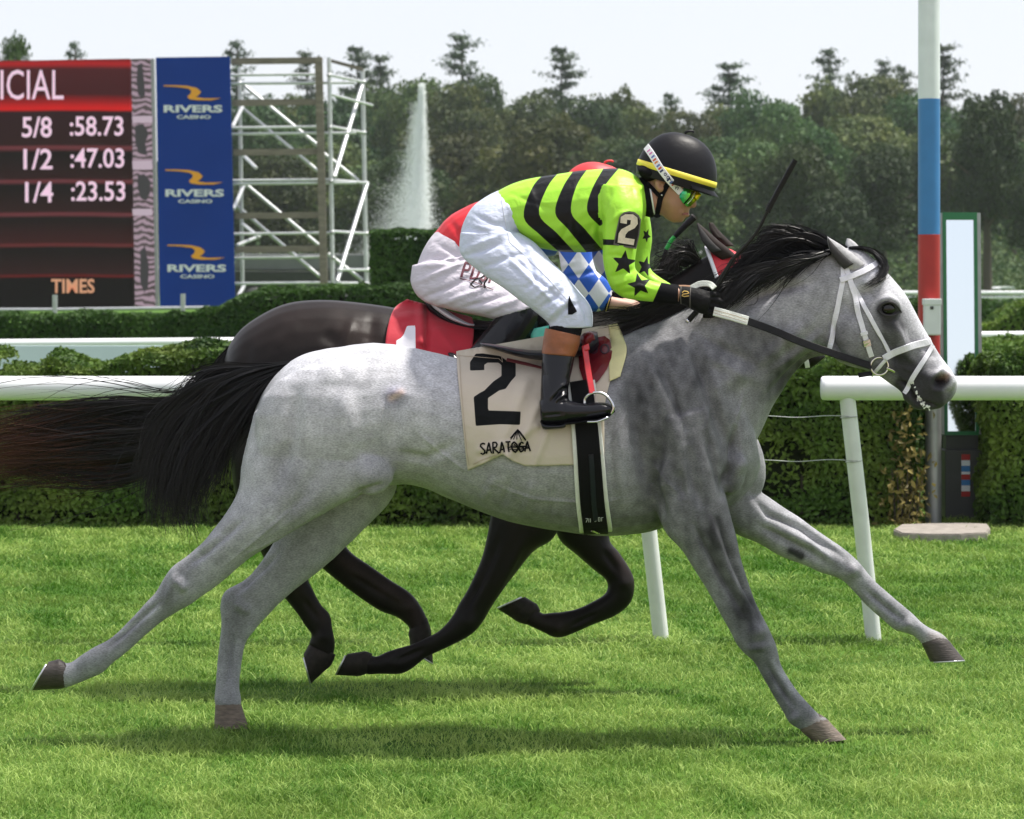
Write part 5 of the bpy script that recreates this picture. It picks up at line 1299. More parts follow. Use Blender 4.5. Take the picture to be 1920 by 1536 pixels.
def drape(name, left, right, ny, nx, surf, Yb, m, parent, off, sdf=None, folds=(), bottom=None, sag=0.0, spine=None):
    """near half hangs on the body surface between the two edge lines; the far half mirrors it over the spine"""
    L = catmull(np.array(left, float), 12); R = catmull(np.array(right, float), 12)
    def resample(c, n):
        s = np.concatenate([[0], np.cumsum(np.linalg.norm(np.diff(c, axis=0), axis=1))]); u = np.linspace(0, s[-1], n)
        return np.stack([np.interp(u, s, c[:, i]) for i in range(2)], -1)
    L, R = resample(L, ny), resample(R, ny)
    g = np.zeros((ny, nx, 3)); pxs = np.zeros((ny, nx)); pys = np.zeros((ny, nx)); nn = np.zeros((ny, nx, 3))
    last = [None] * nx
    for i in range(ny):
        for j in range(nx):
            u = j / (nx - 1); v = i / (ny - 1)
            x = L[i, 0] * (1 - u) + R[i, 0] * u; y = L[i, 1] * (1 - u) + R[i, 1] * u
            if bottom is not None: y += np.interp(u, *bottom) * max(0.0, (v - 0.55) / 0.45) ** 1.5
            h, nr = surf.at(x, y)
            if h is None:
                yy = y
                for k in range(40):
                    yy += 1.0
                    h, nr = surf.at(x, yy)
                    if h is not None: break
                q = P(x, y, h.y) if h is not None else P(x, y, Yb)
                h = Vector(q); nr = Vector((0, -0.3, 1))
            g[i, j] = h; nn[i, j] = nr; pxs[i, j] = x; pys[i, j] = y
    # cloth bridges hollows: smooth depth, never below the body
    base = g[..., 1].copy(); Ysm = base.copy()
    for _ in range(30):
        q = Ysm.copy(); q[1:-1, 1:-1] = (Ysm[:-2, 1:-1] + Ysm[2:, 1:-1] + Ysm[1:-1, :-2] + Ysm[1:-1, 2:]) / 4
        Ysm = np.minimum(q, base)
    dep = Ysm - off - sag * np.linspace(0, 1, ny)[:, None]
    for pts, r, amt in folds:
        dep -= amt * 1.8 * np.exp(-(polydist(pxs.ravel(), pys.ravel(), pts).reshape(ny, nx) / r) ** 2)
    dep += (noise3(np.stack([pxs.ravel() * 0.035, pys.ravel() * 0.02, pxs.ravel() * 0], -1), 11) * 0.0025).reshape(ny, nx)
    near = PN(pxs, pys, dep)
    far = near.copy(); far[..., 1] = 2 * Yb - near[..., 1]
    V = np.concatenate([far[::-1], near], 0)          # far bottom .. spine .. near bottom
    n2 = 2 * ny
    i = np.arange(n2 - 1)[:, None]; j = np.arange(nx - 1)[None, :]
    a = i * nx + j
    me = mesh_np(name, V.reshape(-1, 3), np.stack([a, a + 1, a + nx + 1, a + nx], -1).reshape(-1, 4))
    if sdf is not None:
        f = sdf(pxs.ravel(), pys.ravel()).reshape(ny, nx)
        attr_f(me, 'num', np.concatenate([f[::-1], f], 0).ravel())
    o = put(name, me, m, parent)
    s = o.modifiers.new('thickness', 'SOLIDIFY'); s.thickness = 0.004; s.offset = 0
    return o, near, pxs, pys

TWO = [(881, 696), (881, 680), (892, 664), (905, 663), (938, 668), (950, 677), (967, 680), (967, 706), (958, 716), (948, 730), (936, 733), (915, 747), (915, 770), (976, 772), (975, 797), (936, 796), (892, 799), (888, 745), (900, 737), (908, 733), (925, 716), (940, 706), (940, 685), (934, 681), (914, 681), (908, 685), (908, 695)]
cl = empty('saddle_cloth', P(960, 690, YG), 'tan saddle cloth with a black number two on the grey horse', 'saddle cloth')
cloth, near, cpx, cpy = drape('cloth', [(856, 660), (858, 700), (862, 740), (868, 800), (873, 850), (877, 882)], [(1150, 608), (1152, 660), (1146, 705), (1134, 760), (1133, 820), (1132, 866)],
    70, 90, SG, YG, M_CLOTH, cl, 0.006, sdf=lambda x, y: poly_sdf(x, y, TWO),
    folds=[([(1000, 690), (975, 740)], 14, 0.006), ([(985, 720), (960, 790), (930, 850)], 10, 0.007), ([(1010, 760), (985, 810), (950, 860)], 8, 0.008), ([(1005, 800), (960, 830), (900, 845)], 7, 0.006), ([(1030, 800), (1010, 850), (1000, 876)], 7, 0.007), ([(1118, 740), (1112, 800), (1124, 850)], 5, 0.010), ([(870, 720), (940, 735)], 30, 0.003), ([(905, 870), (925, 850)], 9, 0.008), ([(955, 872), (948, 850)], 8, 0.010), ([(900, 690), (960, 690)], 12, 0.002)],
    bottom=([0, 0.1, 0.2, 0.26, 0.33, 0.42, 0.62, 0.68, 0.75, 1.0], [0, -9, -20, -26, -12, -2, 1, 1, 2, 0]))
SCL = Surf(cloth.data)
def stroke_text(name, letters, surf, wpx, m, parent, Yb, th=0.0015, off=0.004):
    a = Acc()
    for st in letters:
        if len(st) > 1: strap(surf, st, wpx * Yb / F, th, off, step=1.6, sm=0, acc=a)
    return put(name, a.mesh(name), m, parent, smooth=False)
def glyphs(word, x0, y0, x1, y1, h, G, adv=1.0):
    n = len(word); out = []
    dx, dy = (x1 - x0) / n, (y1 - y0) / n
    L = math.hypot(dx, dy); ux, uy = dx / L, dy / L
    for i, c in enumerate(word):
        ox, oy = x0 + dx * i, y0 + dy * i
        for st in G[c]:
            out.append([(ox + ux * u * L * 0.86 + uy * (1 - v) * -h * -1, oy + uy * u * L * 0.86 - (1 - v) * h * 1 * 1) for u, v in st])
    return out
GLY = {
 'S': [[(0.95, 0.12), (0.6, 0.0), (0.2, 0.08), (0.1, 0.3), (0.45, 0.48), (0.85, 0.66), (0.85, 0.9), (0.45, 1.0), (0.05, 0.88)]],
 'A': [[(0.0, 1.0), (0.5, 0.0), (1.0, 1.0)], [(0.18, 0.66), (0.84, 0.66)]],
 'R': [[(0.1, 1.0), (0.1, 0.0), (0.65, 0.02), (0.9, 0.22), (0.65, 0.45), (0.12, 0.5), (0.95, 1.0)]],
 'T': [[(0.0, 0.0), (1.0, 0.0)], [(0.5, 0.0), (0.5, 1.0)]],
 'O': [[(0.5, 0.0), (0.12, 0.2), (0.02, 0.5), (0.12, 0.82), (0.5, 1.0), (0.88, 0.82), (0.98, 0.5), (0.88, 0.2), (0.5, 0.0)]],
 'G': [[(0.92, 0.15), (0.5, 0.0), (0.12, 0.2), (0.02, 0.5), (0.12, 0.82), (0.5, 1.0), (0.92, 0.85), (0.92, 0.55), (0.5, 0.55)]],
 'P': [[(0.05, 1.0), (0.2, 0.0), (0.85, 0.02), (0.9, 0.3), (0.7, 0.48), (0.15, 0.5)]],
 'D': [[(0.05, 1.0), (0.2, 0.0), (0.75, 0.05), (0.95, 0.4), (0.8, 0.85), (0.05, 1.0)]],
 'J': [[(0.75, 0.0), (0.65, 0.8), (0.4, 1.0), (0.1, 0.85)]],
 'F': [[(0.05, 1.0), (0.2, 0.0), (0.95, 0.02)], [(0.14, 0.48), (0.7, 0.48)]],
}
stroke_text('lettering', glyphs('SARATOGA', 901, 851, 996, 846, 19, GLY), SCL, 3.0, M_STITCH, cl, YG)
emb = [[(957, 822), (964, 813), (971, 806), (977, 812), (985, 824)]] + [[(971, 807), (x, 825)] for x in (958, 964, 970, 977, 984)] + [[(957, 836), (985, 836)], [(952, 839), (990, 837)], [(956, 843), (986, 841)], [(964, 832), (976, 848)], [(976, 831), (964, 848)]]
stroke_text('emblem', emb, SCL, 1.6, M_STITCH, cl, YG)
stroke_text('hem_stitching', [[(861, 664), (864, 720), (870, 790), (876, 850), (880, 872)], [(857, 668), (935, 674), (942, 681), (940, 668)], [(888, 870), (922, 855), (940, 848)]], SCL, 1.1, M_SEAM, cl, YG, th=0.001)
# --- saddle: pad, flap, seat, girth, stirrup
sd = empty('saddle', P(1080, 660, YG), 'small dark red racing saddle with black girth on the grey horse', 'saddle')
SB = Surf(gbody, cloth.data)
pad, *_ = drape('saddle_pad', [(1142, 610), (1144, 650), (1142, 690), (1143, 715)], [(1157, 606), (1168, 632), (1175, 658), (1163, 706)], 26, 14, SG, YG, M_YPAD, sd, 0.012)
def patch(name, poly, surf, m, parent, off=0.004, th=0.003, step=6.0, Yb=YG, bulge=0.0, flat=0.0):
    """a leather or card piece cut to a pixel outline and laid on a surface: grid filled, rim pulled to the outline"""
    poly = np.asarray(poly, float)
    q = np.vstack([np.array(dens([tuple(p) for p in np.vstack([poly, poly[:1]])], step))[:-1]])
    c = q.mean(0)
    rings = [q]
    for f in (0.8, 0.58, 0.36, 0.16): rings.append(c + (q - c) * f)
    V = []; m_ = len(q)
    for k, r in enumerate(rings):
        for x, y in r:
            h, nr = surf.at(x, y)
            Y = h.y if h is not None else None
            V.append([x, y, np.nan if Y is None else Y])
    h, nr = surf.at(*c); V.append([c[0], c[1], h.y if h is not None else np.nan])
    V = np.array(V); mean = np.nanmean(V[:, 2]); V[:, 2] = np.where(np.isnan(V[:, 2]), mean, V[:, 2])
    Yd = V[:, 2] * (1 - flat) + mean * flat
    fr = np.concatenate([np.full(m_, f) for f in (1, .8, .58, .36, .16)] + [[0]])
    Yd = Yd - off - bulge * (1 - fr ** 2)
    front = PN(V[:, 0], V[:, 1], Yd); back = PN(V[:, 0], V[:, 1], Yd + th)
    f4 = rings_faces(5, m_); j = np.arange(m_)
    f3 = np.stack([np.full(m_, 5 * m_), 4 * m_ + j, 4 * m_ + (j + 1) % m_], -1)
    n = len(front)
    rim = np.stack([j, (j + 1) % m_, (j + 1) % m_ + n, j + n], -1)
    me = mesh_np(name, np.vstack([front, back]), [np.vstack([f4, f4[:, ::-1] + n, rim]), np.vstack([f3, f3[:, ::-1] + n])])
    bm = bmesh.new(); bm.from_mesh(me); bmesh.ops.recalc_face_normals(bm, faces=bm.faces); bm.to_mesh(me); bm.free()
    return put(name, me, m, parent, smooth=False)
fl = patch('saddle_flap', [(1084, 640), (1092, 628), (1106, 621), (1118, 633), (1134, 630), (1144, 638), (1148, 658), (1146, 672), (1138, 692), (1124, 712), (1110, 726), (1101, 735), (1094, 715), (1086, 690)], SB, M_REDLEATHER, sd, off=0.010, th=0.008, bulge=0.006)
SF = Surf(fl.data)
t = np.linspace(0, 2 * PI, 14)
stroke_text('flap_lettering', [[(1134 + 7.5 * math.cos(q), 655 + 8.5 * math.sin(q)) for q in t], [(1113 + 7 * math.cos(q), 655 + 8 * math.sin(q)) for q in np.linspace(-1.6, 2.2, 10)]], SF, 3.4, M_PRINT, sd, YG, off=0.001)
a = Acc(); loft(a, [(1086, 632, 1094, 652, -82, 10), (1096, 624, 1100, 652, -86, 16), (1108, 622, 1110, 640, -84, 16), (1114, 628, 1116, 638, -80, 8)], YG, sub=5)
put('knee_roll', a.mesh('knee_roll'), M_REDLEATHER, sd)
a = Acc(); loft(a, [(900, 643, 902, 648, 0, 20), (930, 646, 934, 658, 0, 58), (975, 654, 975, 670, 0, 74), (1020, 656, 1020, 676, 0, 78), (1070, 640, 1075, 672, 0, 76), (1105, 622, 1112, 665, 0, 66), (1120, 622, 1124, 650, 0, 50)], YG, sub=5)
put('seat', a.mesh('seat'), M_NAVY, sd)
part_strap('maroon_strap', [(950, 676), (985, 684), (1016, 692)], 8, sd, M_MAROON, surf=SCL, off=0.004, th=0.003)
gl = [(1074, 760), (1074, 795), (1079, 850), (1085, 910), (1090, 960), (1099, 1004)]
gsl = [((x1 + x2) / 2, (y1 + y2) / 2) for (x1, y1), (x2, y2) in zip([(1071, 720), (1070, 795), (1077, 870), (1083, 940), (1093, 1004)], [(1108, 720), (1126, 795), (1132, 880), (1137, 945), (1146, 1006)])]
a = Acc()
def girth(name, pts, w0, w1, m, off, th):
    p, n, ws = [], [], []
    q = dens(pts, 5)
    for i, (x, y) in enumerate(q):
        h, nr = SB.at(x, y)
        if h is None: continue
        p.append(h); n.append(nr); ws.append((w0 + (w1 - w0) * i / len(q)) * YG / F)
    p, n = smooth_rows(p, 12), smooth_rows(n, 14)
    n /= np.linalg.norm(n, axis=1)[:, None]
    # carry on under the belly and up the far side
    back = p[::-1].copy(); back[:, 1] = 2 * YG - back[:, 1]; nb = n[::-1].copy(); nb[:, 1] *= -1
    pp = np.vstack([p, back]); nn = np.vstack([n, nb]); ww = np.array(ws + ws[::-1])
    pp, nn = smooth_rows(pp, 6), smooth_rows(nn, 6); nn /= np.linalg.norm(nn, axis=1)[:, None]
    a = Acc(); ribbon(a, pp + nn * off, nn, ww, th)
    return put(name, a.mesh(name), m, sd, smooth=False)
girth('girth_sleeve', gsl, 52, 62, M_FLEECE, 0.008, 0.007)
gb = girth('girth', gsl, 40, 46, M_ELASTIC, 0.016, 0.006)
SGI = Surf(gb.data)
put('girth_buckle', strap(SGI, [(1110, 994), (1122, 999)], 0.012, 0.003, 0.002, step=3, fallback=YG - 0.1).mesh('b'), M_STEEL, gb)
stroke_text('girth_print', [[(1098, 972), (1102, 972), (1099, 979)], [(1104, 972), (1104, 979)], [(1107, 972), (1107, 979)], [(1118, 970), (1115, 972), (1119, 976), (1115, 978)], [(1122, 970), (1122, 977), (1125, 977), (1125, 970), (1122, 970)], [(1128, 977), (1128, 970), (1131, 970)]], SGI, 1.0, M_WLEATHER, gb, YG, off=0.001, th=0.0008)
part_strap('girth_tab', [(1108, 852), (1110, 880), (1113, 940), (1117, 975)], 9, gb, M_NAVY, surf=SGI, off=0.001, th=0.004)
# stirrup
STY = YG - 0.345
q = np.array(dens([(1096, 650), (1102, 692), (1110, 738)], 4))
p = PN(q[:, 0], q[:, 1], np.interp(q[:, 1], [650, 738], [YG - 0.25, STY]))
a = Acc(); ribbon(a, p, np.tile([0.2, -1.0, 0.1], (len(p), 1)), 11 * YG / F, 0.006)
put('stirrup_leather', a.mesh('stirrup_leather'), M_REDSTRAP, sd, smooth=False)
a = Acc(); loft(a, [(1092, 648, 1104, 644, -118, 8), (1092, 658, 1106, 656, -120, 9)], YG, sub=4, pw=5)
put('leather_buckle', a.mesh('leather_buckle'), M_REDSTRAP, sd)
arch = catmull(np.array([(1096, 757, 6), (1097, 748, 6), (1104, 740, 2), (1116, 736, 0), (1130, 738, 0), (1143, 748, -4), (1150, 762, -6), (1147, 774, -4), (1138, 782, 2)], float), 5)
ir = tube_obj('stirrup_iron', PN(arch[:, 0], arch[:, 1], STY + arch[:, 2] * YG / F), 0.0055, M_STEEL2, sd)
a = Acc(); loft(a, [(1100, 789, 1102, 794, -168, 26), (1120, 788, 1121, 793, -168, 28), (1140, 780, 1142, 785, -168, 26)], YG, sub=3, pw=4)
put('stirrup_tread', a.mesh('stirrup_tread'), M_STEEL2, ir)
# ================================================================== riders
M_SKIN = mat('skin', (0.36, 0.19, 0.115), rough=0.5, noise=0.12, nscale=25, bump=0.1, bscale=250)
M_SKIN2 = mat('pale_skin', (0.55, 0.33, 0.25), rough=0.55, noise=0.1, nscale=25)
M_SILK = mat_two('lime_black_silks', 'pat', (0.36, 0.72, 0.055), (0.005, 0.005, 0.006), rough=0.42, spec=0.22, bump=0.4, bscale=22)
M_BREECH = mat('white_breeches', (0.54, 0.59, 0.73), rough=0.6, noise=0.06, nscale=12, bump=0.6, bscale=30, stretch=(1.0, 1.0, 1.6), sheen=0.05)
M_BREECH2 = mat('white_cotton_breeches', (0.60, 0.56, 0.63), rough=0.7, noise=0.06, nscale=12, bump=0.6, bscale=30, stretch=(1.0, 1.0, 1.6), sheen=0.05)
M_SOCK = mat('black_sock', (0.006, 0.006, 0.008), rough=0.85, spec=0.1, bump=0.2, bscale=200)
M_BOOT = mat('black_boot_leather', (0.006, 0.006, 0.009), rough=0.2, spec=0.3, bump=0.3, bscale=26, coat=0.12)
M_BROWN = mat('brown_boot_top', (0.24, 0.075, 0.022), rough=0.45, noise=0.25, nscale=22, bump=0.4, bscale=30)
M_GLOVE = mat('black_glove', (0.007, 0.007, 0.008), rough=0.65, spec=0.14, noise=0.3, nscale=50, bump=0.3, bscale=70)
M_HELM = mat('black_helmet_cover', (0.007, 0.007, 0.009), rough=0.45, spec=0.2, bump=0.15, bscale=30)
M_YBAND = mat('yellow_band', (0.80, 0.68, 0.06), rough=0.45, noise=0.06, nscale=40)
M_REDCAP = mat('red_cap', (0.60, 0.035, 0.04), rough=0.5, bump=0.15, bscale=30)
M_CREAM = mat('cream_number', (0.66, 0.60, 0.45), rough=0.6, noise=0.2, nscale=60)
M_BADGE = mat('black_badge', (0.012, 0.011, 0.010), rough=0.5, spec=0.2, noise=0.3, nscale=60)
M_RIM = mat('badge_rim', (0.11, 0.10, 0.09), rough=0.5)
M_STRAPW = mat('white_goggle_strap', (0.75, 0.75, 0.78), rough=0.6)
M_GOLD = mat('gold_embroidery', (0.62, 0.42, 0.12), rough=0.5)
M_REDSILK = mat_two('red_blue_white_silks', 'pat', (0.62, 0.02, 0.03), (0.72, 0.73, 0.80), rough=0.45, bump=0.25, bscale=26, c_third=(0.02, 0.10, 0.50), attr3='pat2')
M_BURG = mat('burgundy_print', (0.10, 0.008, 0.025), rough=0.6)
M_LIPS = mat('lips', (0.28, 0.10, 0.075), rough=0.5)
M_BROWH = mat('brow_hair', (0.02, 0.014, 0.01), rough=0.8)
def lens_mat():
    m = bpy.data.materials.new('mirrored_lens'); m.use_nodes = True; t = m.node_tree; b = t.nodes['Principled BSDF']
    b.inputs['Roughness'].default_value = 0.12; b.inputs['Metallic'].default_value = 0.75
    tc = node(t, 'ShaderNodeTexCoord'); sp = node(t, 'ShaderNodeSeparateXYZ'); t.links.new(tc.outputs['Generated'], sp.inputs[0])
    r = node(t, 'ShaderNodeValToRGB'); e = r.color_ramp
    e.elements[0].color = (0.02, 0.42, 0.30, 1); e.elements[1].color = (0.75, 0.50, 0.02, 1); e.elements[0].position = 0.05; e.elements[1].position = 0.95
    k = e.elements.new(0.45); k.color = (0.16, 0.60, 0.05, 1); k = e.elements.new(0.7); k.color = (0.62, 0.60, 0.02, 1)
    t.links.new(sp.outputs['X'], r.inputs[0]); t.links.new(r.outputs[0], b.inputs['Base Color'])
    return m
M_LENS = lens_mat()

def cloth_mesh(lofts, Yb, voxel=0.0048, it=4, scale=1.0, folds=(), seed=0, amp=0.0012):
    a = Acc()
    for L in lofts: loft(a, L, Yb, n=20, sub=5, scale=scale)
    me = remesh(a, voxel, it=it)
    if folds: sculpt(me, folds, Yb)
    if amp:
        co, nr = co_of(me), nrm_of(me)
        set_co(me, co + nr * (noise3(co * np.array([40, 26, 30]), seed) * amp)[:, None])
    return me
def star(cx, cy, r, rot, sx=1.0):
    return [(cx + sx * (r if k % 2 == 0 else r * 0.42) * math.sin(rot + k * PI / 5), cy - (r if k % 2 == 0 else r * 0.42) * math.cos(rot + k * PI / 5)) for k in range(10)]

J1 = {
 'torso': [(922, 364, 984, 452, 0, 64), (960, 344, 1015, 466, 0, 68), (1010, 331, 1058, 473, 0, 72), (1065, 323, 1098, 473, 0, 78), (1115, 318, 1132, 468, 0, 84), (1158, 316, 1162, 452, 0, 84), (1188, 326, 1188, 428, 0, 72), (1203, 338, 1210, 405, 0, 50), (1208, 346, 1214, 396, 0, 40)],
 'arm_near': [(1120, 345, 1196, 350, -52, 36), (1126, 385, 1205, 392, -80, 34), (1128, 440, 1197, 446, -92, 31), (1131, 488, 1190, 490, -95, 29), (1142, 534, 1193, 507, -95, 28), (1165, 557, 1206, 518, -92, 25), (1196, 564, 1222, 526, -88, 22), (1227, 567, 1244, 531, -84, 19)],
 'arm_far': [(1140, 350, 1206, 352, 52, 36), (1158, 392, 1216, 395, 80, 32), (1172, 440, 1222, 446, 92, 28), (1178, 486, 1219, 488, 92, 26), (1190, 522, 1222, 506, 88, 23), (1212, 540, 1238, 520, 80, 20), (1242, 550, 1258, 533, 66, 16)],
 'hips': [(935, 357, 990, 438, 0, 60), (912, 368, 972, 445, 0, 68), (884, 390, 960, 465, 0, 78), (866, 424, 945, 495, 0, 76), (862, 455, 925, 505, 0, 60)],
 'leg_near': [(862, 436, 975, 436, -40, 42), (864, 478, 1006, 458, -52, 44), (902, 512, 1034, 490, -72, 40), (944, 540, 1060, 516, -92, 36), (984, 570, 1083, 544, -104, 34), (1012, 592, 1102, 566, -110, 33), (1028, 606, 1111, 586, -112, 32), (1032, 616, 1111, 614, -114, 31)],
 'leg_far': [(862, 436, 975, 436, 40, 42), (864, 478, 1006, 458, 52, 44), (902, 512, 1034, 490, 72, 40), (944, 540, 1060, 516, 92, 36), (984, 570, 1083, 544, 104, 34), (1012, 592, 1102, 566, 110, 33), (1028, 606, 1111, 586, 112, 32), (1032, 616, 1111, 614, 114, 31)],
 'shin': [(1038, 570, 1098, 566, -112, 26), (1036, 596, 1098, 596, -114, 27), (1030, 622, 1090, 628, -116, 26), (1022, 665, 1074, 668, -124, 24), (1018, 730, 1062, 730, -142, 20)],
 'head': [(1222, 272, 1308, 290, 0, 30), (1213, 300, 1318, 326, 0, 36), (1213, 330, 1309, 353, 0, 37), (1219, 348, 1302, 368, 0, 36), (1224, 364, 1297, 384, 0, 34), (1229, 378, 1291, 396, 0, 32), (1234, 392, 1284, 408, 0, 27), (1240, 402, 1272, 417, 0, 20), (1248, 410, 1262, 418, 0, 12)],
 'neck': [(1196, 340, 1206, 396, 0, 36), (1208, 338, 1222, 402, 0, 30), (1222, 336, 1240, 404, 0, 28)],
}
def mir(L): return [(a, b, c, d, -e, f) for a, b, c, d, e, f in L]

person1 = empty('person', P(1010, 600, YG), 'jockey in lime green and black striped silks riding the grey horse', 'person')
# body under the clothes: one continuous figure
a = Acc()
for k in ('torso', 'arm_near', 'arm_far', 'hips', 'leg_near', 'leg_far', 'shin'): loft(a, J1[k], YG, n=16, sub=4, scale=0.7)
loft(a, mir(J1['shin']), YG, n=16, sub=4, scale=0.7)
loft(a, [(1238, 565, 1250, 534, -80, 15), (1256, 565, 1262, 538, -76, 13), (1276, 566, 1278, 540, -72, 13)], YG, n=14, sub=3)
loft(a, [(1252, 548, 1260, 535, 58, 11), (1276, 545, 1280, 534, 40, 9), (1296, 546, 1298, 535, 20, 9)], YG, n=12, sub=3)
loft(a, J1['head'], YG, n=22, sub=5); loft(a, J1['neck'], YG, n=18, sub=4)
loft(a, [(1296, 362, 1300, 364, 0, 5), (1297, 372, 1305, 376, 0, 7), (1294, 380, 1306, 386, 0, 9), (1292, 388, 1301, 391, 0, 8)], YG, n=12, sub=4)
blob(a, 1286, 402, 0, 8, 5, 14, YG, 0.4); blob(a, 1273, 409, 0, 11, 9, 12, YG); blob(a, 1286, 396, 0, 7, 4, 13, YG, 0.3)
blob(a, 1236, 348, -36, 9, 14, 5, YG, -0.2); blob(a, 1236, 348, 36, 9, 14, 5, YG, -0.2)
skin1 = remesh(a, 0.0056, it=2)
sculpt(skin1, [([(1291, 400), (1280, 402)], 1.6, -3), ([(1240, 343), (1240, 352)], 3, -4), ([(1276, 388), (1282, 398)], 4, -2), ([(1262, 385)], 10, 1.5), ([(1295, 389)], 2, -2)], YG)
put('body', skin1, M_SKIN, person1)
SK1 = Surf(skin1)
put('lips', strap(SK1, [(1279, 402), (1284, 401), (1290, 401)], 0.0085, 0.002, 0.0005, step=2, sm=1).mesh('lips'), M_LIPS, person1)

jk = cloth_mesh([J1['torso'], J1['arm_near'], J1['arm_far']], YG, 0.0050, it=4, seed=21, amp=0.0014, folds=[
    ([(1128, 400), (1122, 440), (1128, 470)], 6, -7), ([(1145, 470), (1160, 455)], 5, -3), ([(1140, 520), (1165, 515), (1192, 505)], 5, -4), ([(1150, 535), (1180, 525)], 4, 3), ([(935, 380), (960, 420), (985, 450)], 6, -3), ([(960, 400), (1000, 440)], 7, 2), ([(1190, 340), (1200, 380), (1196, 420)], 6, 4),
    ([(1060, 455), (1100, 440), (1122, 410)], 8, -3), ([(1020, 440), (1080, 410), (1118, 380)], 7, 2), ([(1150, 350), (1135, 380), (1128, 400)], 7, -4), ([(1205, 345), (1196, 360)], 5, 4), ([(950, 360), (1000, 380), (1050, 400)], 5, -2), ([(990, 345), (1010, 400), (1000, 450)], 6, 2), ([(1090, 330), (1070, 400), (1090, 460)], 6, -2), ([(1030, 470), (1060, 440), (1070, 400)], 6, -3), ([(1140, 420), (1165, 400), (1190, 395)], 5, 3), ([(1135, 480), (1155, 478), (1180, 486)], 4, -3), ([(1160, 550), (1190, 548), (1220, 556)], 3.5, -3), ([(1165, 540), (1200, 536), (1230, 545)], 3.5, 3)])
co = co_of(jk); px, py = px_of(co); dj = (co[:, 1] - YG) / (YG / F)
STR = [([(1024, 322), (998, 352), (982, 407), (1013, 441), (1052, 476)], [(1084, 480), (1045, 438), (1011, 402), (1026, 352), (1052, 318)]),
       ([(1078, 316), (1055, 352), (1041, 399), (1065, 430), (1104, 478)], [(1134, 474), (1097, 430), (1071, 398), (1081, 349), (1105, 312)]),
       ([(1136, 308), (1110, 355), (1101, 396), (1125, 425)], [(1130, 420), (1124, 386), (1132, 352), (1167, 308)])]
f = np.full(len(co), -50.0)
for l, r in STR: f = np.maximum(f, poly_sdf(px, py, [tuple(q) for q in catmull(np.array(l, float), 5)] + [tuple(q) for q in catmull(np.array(r, float), 5)]))
f = np.where((dj < -78) & (px > 1122), -50, f)
f2 = np.full(len(co), -50.0)
for s in (star(1170, 493, 25, 0.12), star(1199, 535, 24, -0.2)): f2 = np.maximum(f2, np.where(dj < -30, poly_sdf(px, py, s), -50))
for s in (star(1210, 500, 21, 0.25, 0.8), star(1212, 442, 15, 0.5, 0.6)): f2 = np.maximum(f2, np.where(dj > 30, poly_sdf(px, py, s), -50))
f2 = np.maximum(f2, np.where(dj < -50, poly_sdf(px, py, [(1120, 448), (1206, 452), (1206, 462), (1120, 459)]), -50))
attr_f(jk, 'pat', np.maximum(f, f2))
put('jacket', jk, M_SILK, person1)
SJ = Surf(jk)
BY = SJ.at(1178, 435)[0].y - 0.010
BADGE = [(1161, 408), (1164, 403), (1170, 398), (1180, 396), (1190, 398), (1198, 404), (1202, 412), (1199, 440), (1193, 467), (1172, 464), (1150, 459), (1155, 434)]
bd = slab_px('arm_badge', BADGE, BY, 0.022, M_RIM, person1, bev=0.001)
shr = lambda poly, k: [(1177 + (x - 1177) * k, 432 + (y - 432) * k) for x, y in poly]
slab_px('badge_face', shr(BADGE, 0.90), BY - 0.0015, 0.003, M_BADGE, bd)
slab_px('badge_number', [(1163, 418), (1164, 407), (1172, 402), (1187, 402), (1195, 408), (1196, 420), (1190, 428), (1178, 434), (1173, 440), (1172, 446), (1190, 449), (1188, 460), (1158, 455), (1160, 438), (1165, 430), (1182, 421), (1183, 413), (1176, 412), (1175, 420)], BY - 0.0035, 0.003, M_CREAM, bd)
# cuffs and gloves
a = Acc(); loft(a, [(1224, 567, 1240, 530, -84, 20), (1240, 569, 1252, 532, -80, 19), (1262, 571, 1266, 536, -76, 16), (1271, 570, 1272, 537, -74, 15)], YG, n=18, sub=4)
put('cuff', a.mesh('cuff'), M_SOCK, person1)
a = Acc(); loft(a, [(1240, 551, 1258, 532, 66, 17), (1262, 549, 1270, 534, 50, 13), (1272, 548, 1276, 535, 44, 11)], YG, n=14, sub=4)
put('cuff', a.mesh('cuff'), M_SOCK, person1)
def glove(d0):
    a = Acc()
    loft(a, [(1272, 537, 1273, 571, d0, 15), (1282, 537, 1282, 572, d0, 17), (1298, 539, 1296, 580, d0 - 2, 19), (1316, 542, 1312, 588, d0 - 4, 20), (1334, 548, 1326, 590, d0 - 3, 19)], YG, n=18, sub=4)
    for k, (y0, y1) in enumerate(((551, 553), (561, 565), (572, 577), (582, 587))):      # four fingers closing round rein and whip
        x = (1332, 1336, 1334, 1326)[k]; L = (16, 18, 16, 12)[k]
        c = [(x - 8, y0, d0 - 10), (x + L * .7, y1, d0 - 8), (x + L, y1 + 3, d0 + 6), (x + L * .55, y1 + 5, d0 + 20), (x - 8, y1 + 5, d0 + 24)]
        q = catmull(np.array(c, float), 4); p = PN(q[:, 0], q[:, 1], YG + q[:, 2] * YG / F)
        tube(a, p, np.linspace(0.0125, 0.010, len(p)), 10)
    q = catmull(np.array([(1300, 545, d0 + 12), (1318, 540, d0 + 18), (1334, 544, d0 + 12), (1344, 550, d0 + 2)], float), 4)
    tube(a, PN(q[:, 0], q[:, 1], YG + q[:, 2] * YG / F), 0.011, 10)
    return remesh(a, 0.0034, it=3)
gv = put('glove', glove(-70), M_GLOVE, person1)
SGV = Surf(gv.data)
